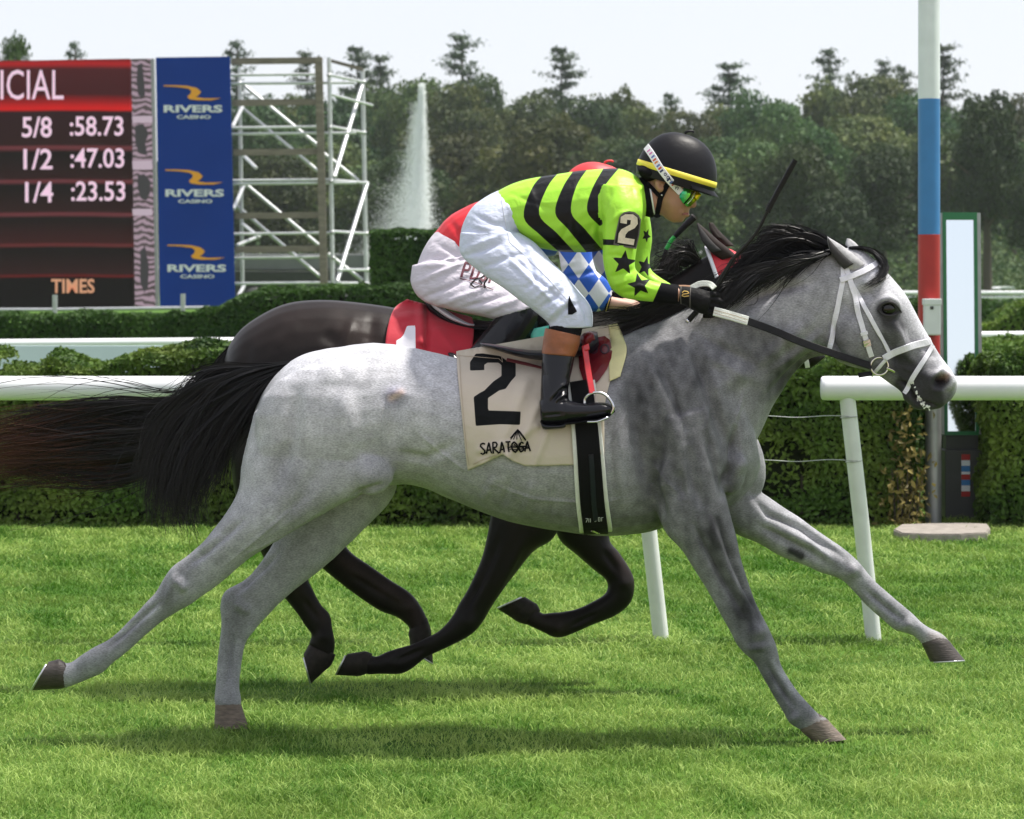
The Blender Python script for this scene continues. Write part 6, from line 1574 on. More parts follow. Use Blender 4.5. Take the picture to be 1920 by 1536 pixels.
stroke_text('glove_emblem', [[(1279, 549), (1283, 546), (1289, 547), (1292, 550), (1288, 551), (1280, 552), (1279, 555), (1284, 556), (1292, 555)]], SGV, 1.8, M_GOLD, gv, YG, off=0.001, th=0.0012)
stroke_text('glove_strap', [[(1277, 538), (1276, 555), (1277, 571)], [(1295, 540), (1294, 556), (1294, 577)]], SGV, 1.6, M_RIM, gv, YG, off=0.001, th=0.001)
a = Acc(); loft(a, [(1272, 548, 1276, 535, 44, 11), (1290, 549, 1294, 535, 32, 12), (1308, 550, 1310, 536, 18, 12), (1326, 552, 1328, 540, 10, 9)], YG, n=14, sub=4)
for k, y in enumerate((538, 542, 547)):
    q = np.array([(1316, y, 10 + k), (1334, y + 2, 8), (1338, y + 5, -4), (1326, y + 7, -12)], float); q = catmull(q, 3)
    tube(a, PN(q[:, 0], q[:, 1], YG + q[:, 2] * YG / F), 0.009, 8)
put('glove', remesh(a, 0.0036, it=2), M_GLOVE, person1)

breech_folds = [([(870, 480), (905, 470), (950, 452)], 5, -5), ([(875, 465), (930, 445), (965, 430)], 5, 3), ([(900, 505), (960, 480), (1010, 470)], 5, -4), ([(940, 470), (990, 520), (1060, 590)], 4, 3), ([(950, 470), (1000, 515), (1070, 580)], 3, -3), ([(960, 430), (985, 470), (1010, 540)], 6, -4),
    ([(1010, 580), (1040, 560), (1060, 540)], 5, -6), ([(1000, 560), (1030, 540), (1055, 520)], 5, 4), ([(1025, 600), (1050, 575), (1078, 555)], 5, 4), ([(1040, 604), (1060, 580), (1090, 565)], 4, -5), ([(1085, 560), (1100, 590), (1105, 612)], 5, -5), ([(885, 400), (925, 420), (960, 425)], 5, -3), ([(880, 420), (920, 432), (955, 436)], 5, 3), ([(950, 365), (960, 400), (972, 436)], 5, 3), ([(980, 545), (1000, 530), (1020, 500)], 5, -4)]
bj = cloth_mesh([J1['hips'], J1['leg_near'], J1['leg_far']], YG, 0.0048, it=4, seed=31, amp=0.0014, folds=breech_folds)
put('breeches', bj, M_BREECH, person1)
SBR = Surf(bj)
stroke_text('trouser_seam', [[(940, 372), (948, 420), (956, 455), (985, 480), (1030, 525), (1070, 570)]], SBR, 1.4, mat('seam_thread', (0.55, 0.58, 0.66), rough=0.8), person1, YG, off=0.0006, th=0.001)
patch('knee_slit', [(1067, 553), (1072, 566), (1082, 584), (1073, 590), (1065, 590), (1065, 570)], SBR, M_SOCK, person1, off=0.007, th=0.004, step=3, flat=0.6)
def boot(sign):
    s = lambda L: L if sign < 0 else mir(L)
    a = Acc(); loft(a, s([(1046, 570, 1090, 570, -108, 16), (1038, 596, 1094, 596, -112, 24), (1030, 618, 1090, 626, -117, 29), (1028, 628, 1084, 634, -119, 27)]), YG, n=20, sub=4)
    put('sock', a.mesh('sock'), M_SOCK, person1)
    a = Acc(); loft(a, s([(1026, 616, 1088, 630, -118, 29), (1022, 617, 1088, 631, -118, 31), (1019, 634, 1087, 644, -120, 32), (1017, 650, 1083, 658, -122, 31), (1016, 662, 1078, 668, -124, 31), (1018, 664, 1076, 669, -124, 28)]), YG, n=24, sub=4)
    bt = Acc()
    loft(bt, s([(1016, 660, 1078, 667, -124, 29), (1015, 690, 1073, 694, -130, 28), (1014, 720, 1067, 722, -138, 26), (1013, 745, 1066, 744, -144, 25), (1013, 766, 1070, 762, -148, 25), (1016, 784, 1066, 778, -150, 23)]), YG, n=22, sub=4)
    loft(bt, s([(1011, 752, 1014, 792, -150, 12), (1020, 748, 1020, 798, -150, 21), (1045, 746, 1045, 799, -151, 24), (1072, 752, 1072, 794, -153, 24), (1100, 755, 1102, 790, -156, 24), (1128, 754, 1132, 784, -158, 22), (1146, 758, 1150, 774, -158, 15), (1151, 763, 1153, 769, -158, 6)]), YG, n=20, sub=4)
    bm_ = remesh(bt, 0.0046, it=4)
    if sign < 0:
        sculpt(bm_, [([(1068, 716), (1052, 724), (1040, 738), (1028, 752)], 4, 4), ([(1066, 726), (1050, 734), (1036, 752)], 3, -5), ([(1066, 738), (1048, 746), (1040, 756)], 3.5, 4), ([(1064, 746), (1046, 754)], 3, -4), ([(1056, 752), (1060, 790)], 2, -2.5), ([(1016, 780), (1056, 776)], 2.2, -2.5), ([(1020, 690), (1026, 740)], 6, -2)], YG)
    o = put('boot', bm_, M_BOOT, person1)
    put('boot_top', a.mesh('boot_top'), M_BROWN, o)
    a = Acc(); loft(a, s([(1012, 788, 1016, 802, -150, 14), (1022, 796, 1022, 806, -150, 22), (1052, 796, 1054, 804, -151, 24), (1060, 792, 1061, 800, -152, 24)]), YG, n=16, sub=3, pw=3)
    put('heel', a.mesh('heel'), M_BOOT, o)
    a = Acc(); loft(a, s([(1060, 792, 1060, 797, -152, 24), (1100, 788, 1101, 793, -156, 25), (1132, 782, 1134, 787, -158, 23), (1152, 768, 1154, 772, -158, 10)]), YG, n=16, sub=3, pw=3)
    put('sole', a.mesh('sole'), M_SOCK, o)
boot(-1); boot(1)
# collar and neckband
a = Acc(); loft(a, [(1198, 334, 1206, 404, 0, 42), (1206, 332, 1220, 408, 0, 38), (1214, 338, 1227, 406, 0, 34)], YG, n=20, sub=4)
put('collar', a.mesh('collar'), M_SOCK, person1)
a = Acc(); loft(a, [(1216, 342, 1226, 405, 0, 36), (1219, 344, 1229, 404, 0, 36)], YG, n=20, sub=3)
put('collar_lining', a.mesh('collar_lining'), M_STRAPW, person1)

def helmet(parent, c, ax, a_, b_, c_, Yb, m_shell, m_band, band=True):
    """c base centre px, ax direction of the base line; a_/b_/c_ half length, half width, height in px units"""
    U = Yb / F
    ax = np.array(ax, float); ax /= np.linalg.norm(ax); up = np.array([ax[1], -ax[0]])
    def pt(l, d, h): return PN(c[0] + ax[0] * l + up[0] * h, c[1] + ax[1] * l + up[1] * h, Yb + d * U)
    th = np.linspace(0, 2 * PI, 40, endpoint=False)
    def ring(ph, s=1.0):
        k = abs(math.cos(ph)) ** 0.86; return pt(s * a_ * k * np.cos(th) - 4 * math.sin(ph), s * b_ * k * np.sin(th), s * c_ * math.sin(ph) ** 0.95 if ph > 0 else s * c_ * ph)
    acc = Acc(); rows = [ring(-0.16, 0.97)] + [ring(p) for p in np.linspace(0, PI / 2 - 0.02, 16)]
    V = np.concatenate(rows + [rows[0] * 0 + rows[0].mean(0)]); acc.add(V, rings_faces(len(rows), 40))
    sh = put('helmet', acc.mesh('helmet'), m_shell, parent)
    # peak
    a2 = Acc(); fr = np.linspace(-1.15, 1.15, 17); V = []
    for s, z in ((0.96, 4), (1.0, 1), (1.13, -5), (1.14, -6), (1.0, -5), (0.96, -4)):
        V.append(pt(a_ * (s if s > 1.05 else 0.985) * np.cos(fr) - (0 if s <= 1.05 else a_ * 0.0), b_ * min(s, 1.02) * np.sin(fr), np.full(17, z - 4.0) - (s > 1.05) * 2 * np.cos(fr)))
    V = np.concatenate(V); i = np.arange(5)[:, None] * 17 + np.arange(16)[None, :]
    f = np.stack([i, i + 1, i + 18, i + 17], -1).reshape(-1, 4)
    a2.add(V, f); put('helmet_peak', a2.mesh('peak'), m_shell, sh)
    if band:
        a3 = Acc(); rows = [ring(p, s) for p, s in ((0.03, 1.0), (0.035, 1.018), (0.15, 1.018), (0.155, 1.0))]
        a3.add(np.concatenate(rows), rings_faces(4, 40)); put('helmet_band', a3.mesh('band'), m_band, sh)
    a4 = Acc(); q = catmull(np.array([(-8, 0, c_ + 1), (-4, 0, c_ + 6), (4, 2, c_ + 9), (8, 2, c_ + 8)], float), 5)
    V = np.array([pt(*r) for r in q]); tube(a4, V, np.linspace(0.006, 0.004, len(V)), 8); put('helmet_button', a4.mesh('button'), m_shell, sh)
    return sh, pt
hm, hpt = helmet(person1, (1267, 334), (146, 44), 77, 52, 84, YG, M_HELM, M_YBAND)
a = Acc(); loft(a, [(1194, 312, 1200, 330, 0, 40), (1206, 306, 1214, 340, 0, 44), (1230, 308, 1234, 340, 0, 40), (1250, 314, 1250, 332, 0, 40)], YG, n=22, sub=4)
put('helmet_harness', a.mesh('helmet_harness'), M_SOCK, hm)
SH = Surf(hm.data, skin1, *[o.data for o in person1.children if o.name.startswith('helmet')], *[o.data for o in hm.children if 'band' in o.name])
gs = put('goggle_strap', strap(SH, [(1213, 276), (1224, 292), (1238, 316), (1252, 334), (1264, 348), (1276, 361)], 0.0275, 0.003, 0.003, step=4, sm=4).mesh('gs'), M_STRAPW, person1, smooth=False)
SGS = Surf(gs.data)
cols = [mat('strap_ink_%s' % k, c, rough=0.6) for k, c in (('pink', (0.6, 0.16, 0.42)), ('red', (0.6, 0.08, 0.04)), ('blue', (0.10, 0.16, 0.45)), ('orange', (0.65, 0.22, 0.06)), ('navy', (0.02, 0.03, 0.10)))]
for k, (x, y) in enumerate([(1217, 283), (1221, 288), (1225, 294), (1228, 300), (1231, 305), (1235, 311), (1238, 316), (1241, 321), (1254, 337), (1259, 342), (1263, 346)]):
    stroke_text('strap_print', [[(x - 3.4, y + 2.2), (x - 0.6, y - 0.4), (x + 2.2, y - 2.4)]], SGS, 3.6, cols[[0, 0, 2, 1, 3, 2, 1, 4, 4, 2, 1][k]], gs, YG, off=0.0005, th=0.0006)
tag(stroke_text('strap_lettering', [[(1245, 327), (1247, 324), (1250, 327), (1248, 330), (1245, 328)], [(1250, 333), (1252, 330), (1255, 332), (1253, 336), (1250, 334)], [(1255, 332), (1258, 339)], [(1266, 350), (1268, 353)], [(1266, 355), (1269, 350), (1272, 352), (1270, 356)]], SGS, 1.5, cols[4], gs, YG, off=0.0006, th=0.0006), kind='stuff')
ln = patch('goggle_lens', [(1273, 360), (1282, 351), (1296, 353), (1310, 360), (1315, 365), (1309, 374), (1302, 380), (1295, 387), (1289, 388), (1280, 380), (1274, 371)], SK1, M_LENS, person1, off=0.012, th=0.004, bulge=0.012, flat=0.55, step=3)
SLN = Surf(ln.data)
stroke_text('lens_bridge', [[(1298, 360), (1294, 370), (1283, 382)]], SLN, 2.6, M_SOCK, ln, YG, off=0.001, th=0.002)
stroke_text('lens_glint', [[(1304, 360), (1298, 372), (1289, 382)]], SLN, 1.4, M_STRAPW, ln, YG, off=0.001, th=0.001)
SH2 = Surf(skin1, hm.data)
cs = put('chin_strap', strap(SH2, [(1252, 345), (1245, 358), (1238, 372), (1234, 390), (1231, 404)], 0.020, 0.003, 0.004, step=4, sm=5).mesh('cs'), M_SOCK, person1, smooth=False)
put('chin_strap', strap(SH2, [(1212, 344), (1222, 354), (1232, 364), (1240, 368)], 0.016, 0.003, 0.0045, step=4, sm=5).mesh('cs2'), M_SOCK, person1, smooth=False)
a = Acc(); h, n = SH2.at(1241, 366); blob(a, 1241, 366, (h.y - YG) / (YG / F) - 3.6, 2.2, 2.2, 2, YG, n=10); put('strap_stud', a.mesh('stud'), M_STEEL2, cs)
a = Acc(); blob(a, 1232, 405, -30, 7, 4, 4, YG, n=10); put('chin_cup', a.mesh('cup'), M_SOCK, cs)

# --- whip in the near hand
wh = empty('whip', P(1340, 545, HANDY), 'long black riding whip held upright by the jockey in green', 'whip')
def bar3(pts, rad, name, m, parent, n=10):
    q = catmull(np.array(pts, float), 5); r = np.interp(np.linspace(0, 1, len(q)), np.linspace(0, 1, len(rad)), rad)
    return tube_obj(name, PN(q[:, 0], q[:, 1], q[:, 2]), r, m, parent, n)
HY1 = YG - 0.145
bar3([(1291, 601, HY1 + 0.02), (1310, 580, HY1 + 0.01), (1330, 556, HY1), (1342, 541, HY1), (1374, 486, HY1 - 0.01)], [0.011, 0.0105, 0.010, 0.0105, 0.008], 'handle', M_BLEATHER, wh)
bar3([(1374, 486, HY1 - 0.01), (1416, 440, HY1 - 0.015), (1440, 395, HY1 - 0.02)], [0.0075, 0.0062, 0.006], 'shaft', M_BADGE, wh)
q = np.array(dens([(1438, 398), (1460, 356), (1491, 300)], 6)); p = PN(q[:, 0], q[:, 1], np.full(len(q), HY1 - 0.022))
a = Acc(); ribbon(a, p, np.tile([0.3, -1, 0.0], (len(p), 1)), 0.021, 0.010); put('flap', a.mesh('flap'), M_BLEATHER, wh, smooth=False)
bar3([(1288, 600, HY1 + 0.022), (1292, 603, HY1 + 0.02)], [0.012, 0.012], 'end_cap', M_STEEL2, wh)
for k in (0, 4, 8): bar3([(1441 + k * .4, 392 - k, HY1 - 0.022), (1442 + k * .4, 390 - k, HY1 - 0.022)], [0.0115, 0.0115], 'binding', M_BADGE, wh)
# ================================================================== dark horse and its rider
YD = 11.2
M_BAY = mat_vcol('dark_brown_coat', 'coat', rough=0.40, spec=0.14, noise=0.25, nscale=9, fine=0.25, fscale=240, bump=0.25, bscale=260, sheen=0.0, bdist=0.003)
M_HOOFD = mat('dark_hoof', (0.018, 0.014, 0.012), rough=0.6, spec=0.2, noise=0.5, nscale=40, bump=0.3, bscale=60)
M_HAIRD = mat_hair('brown_black_hair', (0.007, 0.006, 0.006), (0.075, 0.024, 0.010), tip_at=0.80, rough=0.42)
M_HAIRB = mat_hair('black_mane_hair', (0.008, 0.007, 0.007), (0.016, 0.012, 0.010), rough=0.42)
M_REDCLOTH = mat_two('red_number_cloth', 'num', (0.46, 0.012, 0.030), (0.76, 0.74, 0.80), rough=0.7, sheen=0.2, bump=0.25, bscale=26)
M_HOOD = mat('red_hood_cloth', (0.58, 0.025, 0.04), rough=0.6, noise=0.12, nscale=30, bump=0.2, bscale=40)
M_HOODEDGE = mat('white_hood_binding', (0.76, 0.76, 0.82), rough=0.6)
M_BLUEEDGE = mat('blue_hood_binding', (0.05, 0.06, 0.38), rough=0.6)
M_TEAL = mat('teal_satin', (0.10, 0.48, 0.38), rough=0.3, bump=0.3, bscale=30)
M_GREENTAPE = mat('green_tape', (0.02, 0.42, 0.06), rough=0.4)

bay = empty('horse', P(760, 1288, YD), 'dark brown racehorse galloping half hidden behind the grey horse', 'horse')
HOOVES_D = [((580, 1208, 622, 1246), (569, 1227, 583, 1282), -62, 19, 23), ((766, 1186, 808, 1180), (770, 1218, 812, 1244), 50, 18, 23),
            ((686, 1221, 674, 1268), (651, 1226, 631, 1266), -60, 18, 23), ((1008, 1134, 974, 1168), (984, 1119, 933, 1142), 44, 18, 23)]
LEGS_D = {
 'near_hind': [(430, 790, 630, 770, -46, 55), (432, 860, 680, 850, -58, 54), (440, 930, 690, 905, -62, 46), (470, 1000, 630, 980, -66, 40), (495, 1050, 600, 1040, -66, 33), (505, 1090, 578, 1078, -65, 27), (530, 1118, 587, 1105, -64, 22), (556, 1150, 602, 1133, -63, 17), (573, 1176, 619, 1152, -62, 17), (584, 1190, 624, 1180, -62, 17), (578, 1207, 629, 1208, -62, 18), (580, 1212, 624, 1236, -62, 18)],
 'far_hind': [(560, 840, 690, 820, 42, 50), (570, 920, 700, 895, 50, 44), (585, 985, 680, 955, 54, 36), (575, 1030, 650, 1005, 56, 28), (600, 1062, 655, 1032, 56, 22), (635, 1092, 697, 1062, 55, 18), (672, 1120, 734, 1088, 54, 17), (712, 1146, 768, 1110, 53, 19), (744, 1158, 788, 1134, 52, 18), (766, 1176, 803, 1164, 51, 16), (766, 1190, 809, 1184, 50, 18)],
 'near_fore': [(945, 820, 1085, 810, -46, 50), (925, 925, 1072, 915, -56, 46), (917, 982, 1042, 1004, -60, 42), (903, 1045, 1002, 1033, -60, 36), (878, 1102, 969, 1073, -60, 30), (861, 1131, 946, 1102, -60, 27), (851, 1150, 924, 1135, -60, 26), (838, 1168, 906, 1166, -60, 25), (820, 1185, 884, 1190, -60, 23), (800, 1195, 848, 1210, -60, 18), (772, 1208, 800, 1233, -60, 15), (746, 1215, 776, 1252, -60, 17), (722, 1223, 752, 1264, -60, 18), (704, 1231, 712, 1264, -60, 15), (690, 1224, 686, 1267, -60, 17)],
 'far_fore': [(1015, 860, 1130, 845, 42, 45), (1030, 945, 1140, 935, 48, 40), (1046, 1008, 1143, 1010, 50, 36), (1080, 1040, 1160, 1034, 50, 30), (1112, 1068, 1181, 1066, 50, 26), (1137, 1090, 1190, 1092, 50, 25), (1136, 1111, 1184, 1128, 48, 22), (1114, 1126, 1156, 1154, 46, 17), (1082, 1141, 1112, 1172, 45, 15), (1053, 1147, 1081, 1186, 44, 16), (1036, 1148, 1046, 1197, 44, 18), (1016, 1150, 1016, 1185, 44, 15), (1006, 1138, 980, 1168, 44, 18)],
}
a = Acc()
loft(a, [(420, 672, 428, 790, 0, 60), (434, 640, 432, 850, 0, 92), (465, 606, 470, 885, 0, 112), (530, 571, 530, 890, 0, 120), (600, 562, 600, 870, 0, 122), (680, 568, 670, 860, 0, 118), (760, 580, 750, 872, 0, 118), (840, 592, 830, 905, 0, 124), (920, 602, 915, 935, 0, 126), (1000, 600, 1000, 955, 0, 122), (1060, 585, 1070, 958, 0, 112), (1110, 570, 1130, 940, 0, 100), (1165, 575, 1200, 890, 0, 85), (1215, 620, 1245, 840, 0, 55)], YD, n=28, sub=5)
loft(a, [(1075, 590, 1200, 830, 0, 84), (1130, 576, 1265, 760, 0, 70), (1190, 556, 1325, 690, 0, 58), (1240, 530, 1365, 640, 0, 48), (1290, 500, 1390, 610, 0, 42), (1335, 474, 1405, 590, 0, 36), (1355, 475, 1410, 560, 0, 28)], YD, n=22, sub=5)
loft(a, [(1335, 472, 1322, 590, 0, 28), (1372, 478, 1345, 640, 0, 37), (1408, 505, 1375, 662, 0, 40), (1445, 552, 1410, 672, 0, 34), (1475, 595, 1442, 682, 0, 28), (1505, 628, 1472, 690, 0, 25), (1530, 650, 1500, 693, 0, 24), (1550, 668, 1520, 692, 0, 18)], YD, n=22, sub=5)
for k in LEGS_D: loft(a, LEGS_D[k], YD, n=18, sub=5)
dbody = remesh(a, 0.0098, it=5)
sculpt(dbody, [([(662, 600), (650, 640), (640, 690)], 9, 5), ([(700, 590), (690, 650)], 12, -4), ([(600, 620), (640, 650)], 14, -4), ([(470, 640), (455, 700)], 10, -3), ([(560, 600), (520, 660)], 14, 3), ([(650, 1060), (720, 1110), (770, 1130)], 6, 4, 10, 1e9), ([(900, 1090), (870, 1150)], 6, -4, -1e9, 0), ([(1120, 1060), (1160, 1100)], 7, -3, 10, 1e9), ([(800, 1215), (740, 1240)], 5, -6, -1e9, 0), ([(940, 1000), (905, 1080), (872, 1140)], 8, -7, -1e9, 0), ([(985, 1010), (945, 1080), (915, 1130)], 8, 6, -1e9, 0), ([(880, 1165)], 12, 6, -1e9, 0), ([(732, 1243)], 9, 5, -1e9, 0), ([(1130, 1030), (1160, 1075)], 7, -6, 10, 1e9), ([(1168, 1095)], 11, 5, 10, 1e9), ([(1120, 1150), (1070, 1175)], 4, -5, 10, 1e9), ([(1045, 1178)], 9, 5, 10, 1e9), ([(660, 1080), (740, 1125)], 5, -5, 10, 1e9), ([(765, 1140)], 9, 5, 10, 1e9), ([(565, 1120), (600, 1165)], 5, -5, -1e9, 0), ([(606, 1195)], 9, 5, -1e9, 0)], YD)
v, px, py, dd = paint(dbody, YD, 0.0, [([(500, 600), (640, 590), (720, 610)], 60, 0.35), ([(660, 620), (690, 640)], 26, 0.45), ([(660, 1060), (770, 1140), (790, 1180)], 26, 0.3, 10, 1e9), ([(1050, 1180), (1000, 1150)], 22, 0.3), ([(640, 1050), (770, 1130), (800, 1180)], 14, 0.45, 10, 1e9), ([(1000, 1030), (930, 1130)], 14, 0.3, -1e9, 0), ([(1160, 1040), (1188, 1090)], 12, 0.35, 10, 1e9), ([(560, 1110), (620, 1170)], 12, 0.25, -1e9, 0)])  # lighter strokes put highlights on rump and leg edges into the coat colour
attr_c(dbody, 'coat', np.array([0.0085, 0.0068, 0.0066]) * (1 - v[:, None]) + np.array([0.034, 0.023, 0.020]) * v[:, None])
put('body', dbody, M_BAY, bay)
SD = Surf(dbody)
for k, h in enumerate(HOOVES_D): hoof(bay, h, YD, m=M_HOODEDGE if False else M_HOOFD)
M_EARD = mat('brown_ear', (0.022, 0.015, 0.013), rough=0.6, spec=0.15, noise=0.3, nscale=60)
ear_at(bay, [(1306, 417, 1310, 419, -22, 2), (1309, 432, 1326, 432, -24, 7), (1316, 452, 1346, 450, -25, 11), (1332, 472, 1366, 466, -24, 12), (1352, 488, 1382, 480, -22, 11)], YD, M_EARD, M_EARIN)
ear_at(bay, [(1329, 417, 1337, 418, 18, 2), (1330, 430, 1348, 432, 18, 7), (1340, 446, 1364, 448, 17, 10), (1352, 462, 1378, 462, 16, 10)], YD, M_EARD, M_EARD)
dt = [[(434, 648), (408, 672), (384, 712), (330, 758), (230, 772), (120, 792), (20, 812), (-40, 826)],
      [(428, 656), (404, 695), (370, 755), (285, 796), (185, 812), (80, 832), (-30, 846)],
      [(424, 664), (400, 725), (352, 795), (272, 836), (172, 850), (80, 858), (-25, 858)],
      [(420, 672), (404, 755), (372, 830), (300, 866), (205, 884), (110, 884), (10, 872)]]
strands('tail', hair_paths(dt, 2800, YD, K=15, jit=2.4, grow=19, dj=12, stray=0.08, locks=44, lockw=0.07), 0.0042, M_HAIRD, bay)
dm = [[(1312, 486), (1298, 470), (1280, 462), (1266, 474), (1260, 494)], [(1280, 505), (1258, 503), (1242, 516), (1228, 537), (1208, 560)], [(1240, 528), (1210, 532), (1180, 550), (1150, 572), (1125, 590)], [(1190, 554), (1160, 556), (1135, 572), (1110, 590), (1095, 606)],
      [(1250, 560, -40), (1220, 575, -48), (1185, 590, -52), (1150, 600, -52), (1120, 612, -50)]]
strands('mane', hair_paths(dm, 1100, YD, K=11, jit=3, grow=12, dj=12, stray=0.06, locks=45), 0.0038, M_HAIRB, bay)

hd = empty('hood', P(1380, 520, YD - 0.1), 'red cloth hood with white binding over the dark horse ears', 'hood')
a = Acc(); HS = [(1326, 468, 1372, 600, 0, 36), (1348, 470, 1376, 640, 0, 39), (1372, 474, 1380, 668, 0, 42), (1410, 500, 1390, 668, 0, 43), (1436, 534, 1410, 672, 0, 40)]
loft(a, HS, YD, n=26, sub=5, cap=False, scale=1.06); put('hood_cloth', a.mesh('hood'), M_HOOD, hd)
def rim(sec, k, m, name):
    t = np.linspace(0, 2 * PI, 33); x1, y1, x2, y2, d, h_ = sec; cx, cy = (x1 + x2) / 2, (y1 + y2) / 2
    pts = PN(cx + (x1 - cx) * k * np.cos(t), cy + (y1 - cy) * k * np.cos(t), YD + (d + h_ * k * np.sin(t)) * YD / F)
    tube_obj(name, pts, 0.009, m, hd)
rim(HS[0], 1.07, M_HOODEDGE, 'rear_binding'); rim(HS[-1], 1.07, M_BLUEEDGE, 'front_binding'); rim((1440, 538, 1413, 672, 0, 40), 1.07, M_HOODEDGE, 'front_binding')
nb = empty('bridle', P(1520, 670, YD - 0.05), 'dark strap bridle on the dark horse, a white chin strap showing', 'bridle')
put('chin_strap', strap(SD, [(1500, 640), (1506, 660), (1512, 676), (1514, 688)], 0.02, 0.004, 0.002, step=4).mesh('cs'), M_WLEATHER, nb, smooth=False)
put('noseband', strap(SD, [(1478, 600), (1470, 630), (1462, 660), (1456, 682)], 0.02, 0.004, 0.002, step=4).mesh('nb'), M_BLEATHER, nb, smooth=False)
put('cheek_strap', strap(SD, [(1400, 520), (1430, 570), (1470, 630)], 0.018, 0.004, 0.010, step=4).mesh('ck'), M_BLEATHER, nb, smooth=False)
rn2 = catmull(np.array([(1200, 575, YD - 0.2), (1300, 610, YD - 0.17), (1400, 640, YD - 0.12), (1480, 660, YD - 0.08)], float), 6)
a = Acc(); ribbon(a, PN(rn2[:, 0], rn2[:, 1], rn2[:, 2]), np.tile([0, -1.0, .2], (len(rn2), 1)), 0.024, 0.005); put('rein', a.mesh('rein'), M_BLEATHER, nb, smooth=False)

rc = empty('saddle_cloth', P(800, 610, YD), 'red saddle cloth with a white number one on the dark horse', 'saddle cloth')
ONE = [(743, 655), (743, 639), (752, 634), (757, 628), (763, 612), (779, 611), (780, 690), (762, 690), (762, 652)]
drape('cloth', [(762, 562), (742, 576), (732, 595), (725, 625), (722, 660), (724, 720)], [(884, 596), (888, 610), (888, 630), (884, 660), (880, 690), (878, 730)], 44, 44, SD, YD, M_REDCLOTH, rc, 0.022,
      sdf=lambda x, y: poly_sdf(x, y, ONE), folds=[([(800, 575), (802, 620), (796, 680)], 5, -0.012), ([(790, 570), (790, 640)], 8, 0.012), ([(820, 620), (850, 660)], 9, 0.008), ([(740, 600), (770, 590), (800, 590)], 6, 0.006)])
s2 = empty('saddle', P(860, 605, YD), 'black racing saddle with white padded cantle on the dark horse', 'saddle')
a = Acc(); loft(a, [(797, 560, 796, 566, 0, 26), (812, 572, 806, 586, 0, 52), (842, 592, 836, 607, 0, 62), (880, 607, 876, 622, 0, 66), (930, 606, 930, 626, 0, 70), (980, 600, 985, 630, 0, 70), (1020, 585, 1026, 620, 0, 62)], YD, n=20, sub=5); put('seat', a.mesh('seat'), M_BLEATHER, s2)
a = Acc(); loft(a, [(808, 562, 806, 568, -16, 30), (822, 570, 815, 582, -20, 42), (850, 590, 842, 601, -22, 48), (876, 604, 872, 611, -22, 50), (890, 608, 888, 612, -22, 50)], YD, n=20, sub=5); put('cantle_pad', a.mesh('cantle'), M_WLEATHER, s2)
a = Acc(); loft(a, [(992, 618, 1030, 610, -112, 8), (996, 636, 1026, 634, -116, 9), (1008, 660, 1022, 662, -118, 8)], YD, n=14, sub=4); put('flap_lining', a.mesh('lining'), M_TEAL, s2)
a = Acc(); loft(a, [(960, 628, 1030, 622, -104, 8), (955, 670, 1030, 670, -112, 8), (965, 710, 1015, 712, -118, 7)], YD, n=16, sub=4); put('flap', a.mesh('flap'), M_BLEATHER, s2)

J2 = {
 'torso': [(812, 440, 905, 522, 0, 64), (846, 403, 932, 500, 0, 68), (905, 375, 985, 490, 0, 72), (980, 350, 1038, 480, 0, 76), (1050, 336, 1082, 470, 0, 80), (1098, 338, 1116, 440, 0, 74), (1118, 348, 1126, 410, 0, 50)],
 'arm_near': [(1046, 370, 1112, 372, -52, 34), (1042, 420, 1110, 425, -82, 30), (1046, 470, 1110, 475, -90, 28), (1058, 522, 1118, 508, -92, 27), (1076, 560, 1136, 522, -90, 25), (1106, 584, 1146, 540, -86, 22), (1132, 582, 1148, 553, -82, 17)],
 'arm_far': [(1066, 372, 1124, 374, 52, 32), (1085, 420, 1140, 425, 80, 28), (1100, 470, 1150, 475, 88, 26), (1125, 515, 1160, 500, 86, 23), (1165, 545, 1185, 518, 70, 19), (1205, 552, 1212, 528, 50, 15)],
 'hips': [(830, 422, 915, 500, 0, 62), (806, 446, 900, 525, 0, 70), (788, 478, 880, 550, 0, 74), (775, 520, 850, 570, 0, 66)],
 'leg_near': [(773, 498, 905, 470, -38, 42), (771, 535, 915, 500, -48, 44), (796, 566, 945, 520, -64, 42), (852, 583, 985, 540, -84, 38), (905, 594, 1018, 556, -96, 35), (926, 598, 1030, 568, -100, 34)],
}
J2['leg_far'] = mir(J2['leg_near'])
person2 = empty('person', P(880, 560, YD), 'jockey in red silks and white breeches behind the green jockey', 'person')
a = Acc()
for k in J2: loft(a, J2[k], YD, n=16, sub=4, scale=0.7)
loft(a, [(1136, 580, 1148, 556, -82, 12), (1152, 580, 1158, 558, -80, 14), (1176, 580, 1178, 562, -76, 14), (1190, 580, 1192, 568, -72, 11)], YD, n=14, sub=4)
for k, y in enumerate((566, 570, 575, 580)):
    q = catmull(np.array([(1176, y, -76 + k), (1192, y + 1, -72), (1196, y + 4, -60), (1184, y + 6, -54)], float), 3); tube(a, PN(q[:, 0], q[:, 1], YD + q[:, 2] * YD / F), 0.0095, 8)
q = catmull(np.array([(1160, 566, -66), (1176, 562, -58), (1190, 566, -56)], float), 3); tube(a, PN(q[:, 0], q[:, 1], YD + q[:, 2] * YD / F), 0.010, 8)
loft(a, [(1210, 552, 1214, 530, 44, 13), (1228, 553, 1230, 530, 36, 14), (1244, 552, 1246, 532, 28, 12)], YD, n=14, sub=3)
loft(a, [(x1 - 148, y1 + 46, x2 - 148, y2 + 46, d, h_) for x1, y1, x2, y2, d, h_ in J1['head']], YD, n=20, sub=4); loft(a, [(1100, 350, 1110, 420, 0, 34), (1118, 372, 1126, 430, 0, 28)], YD, n=16, sub=3)
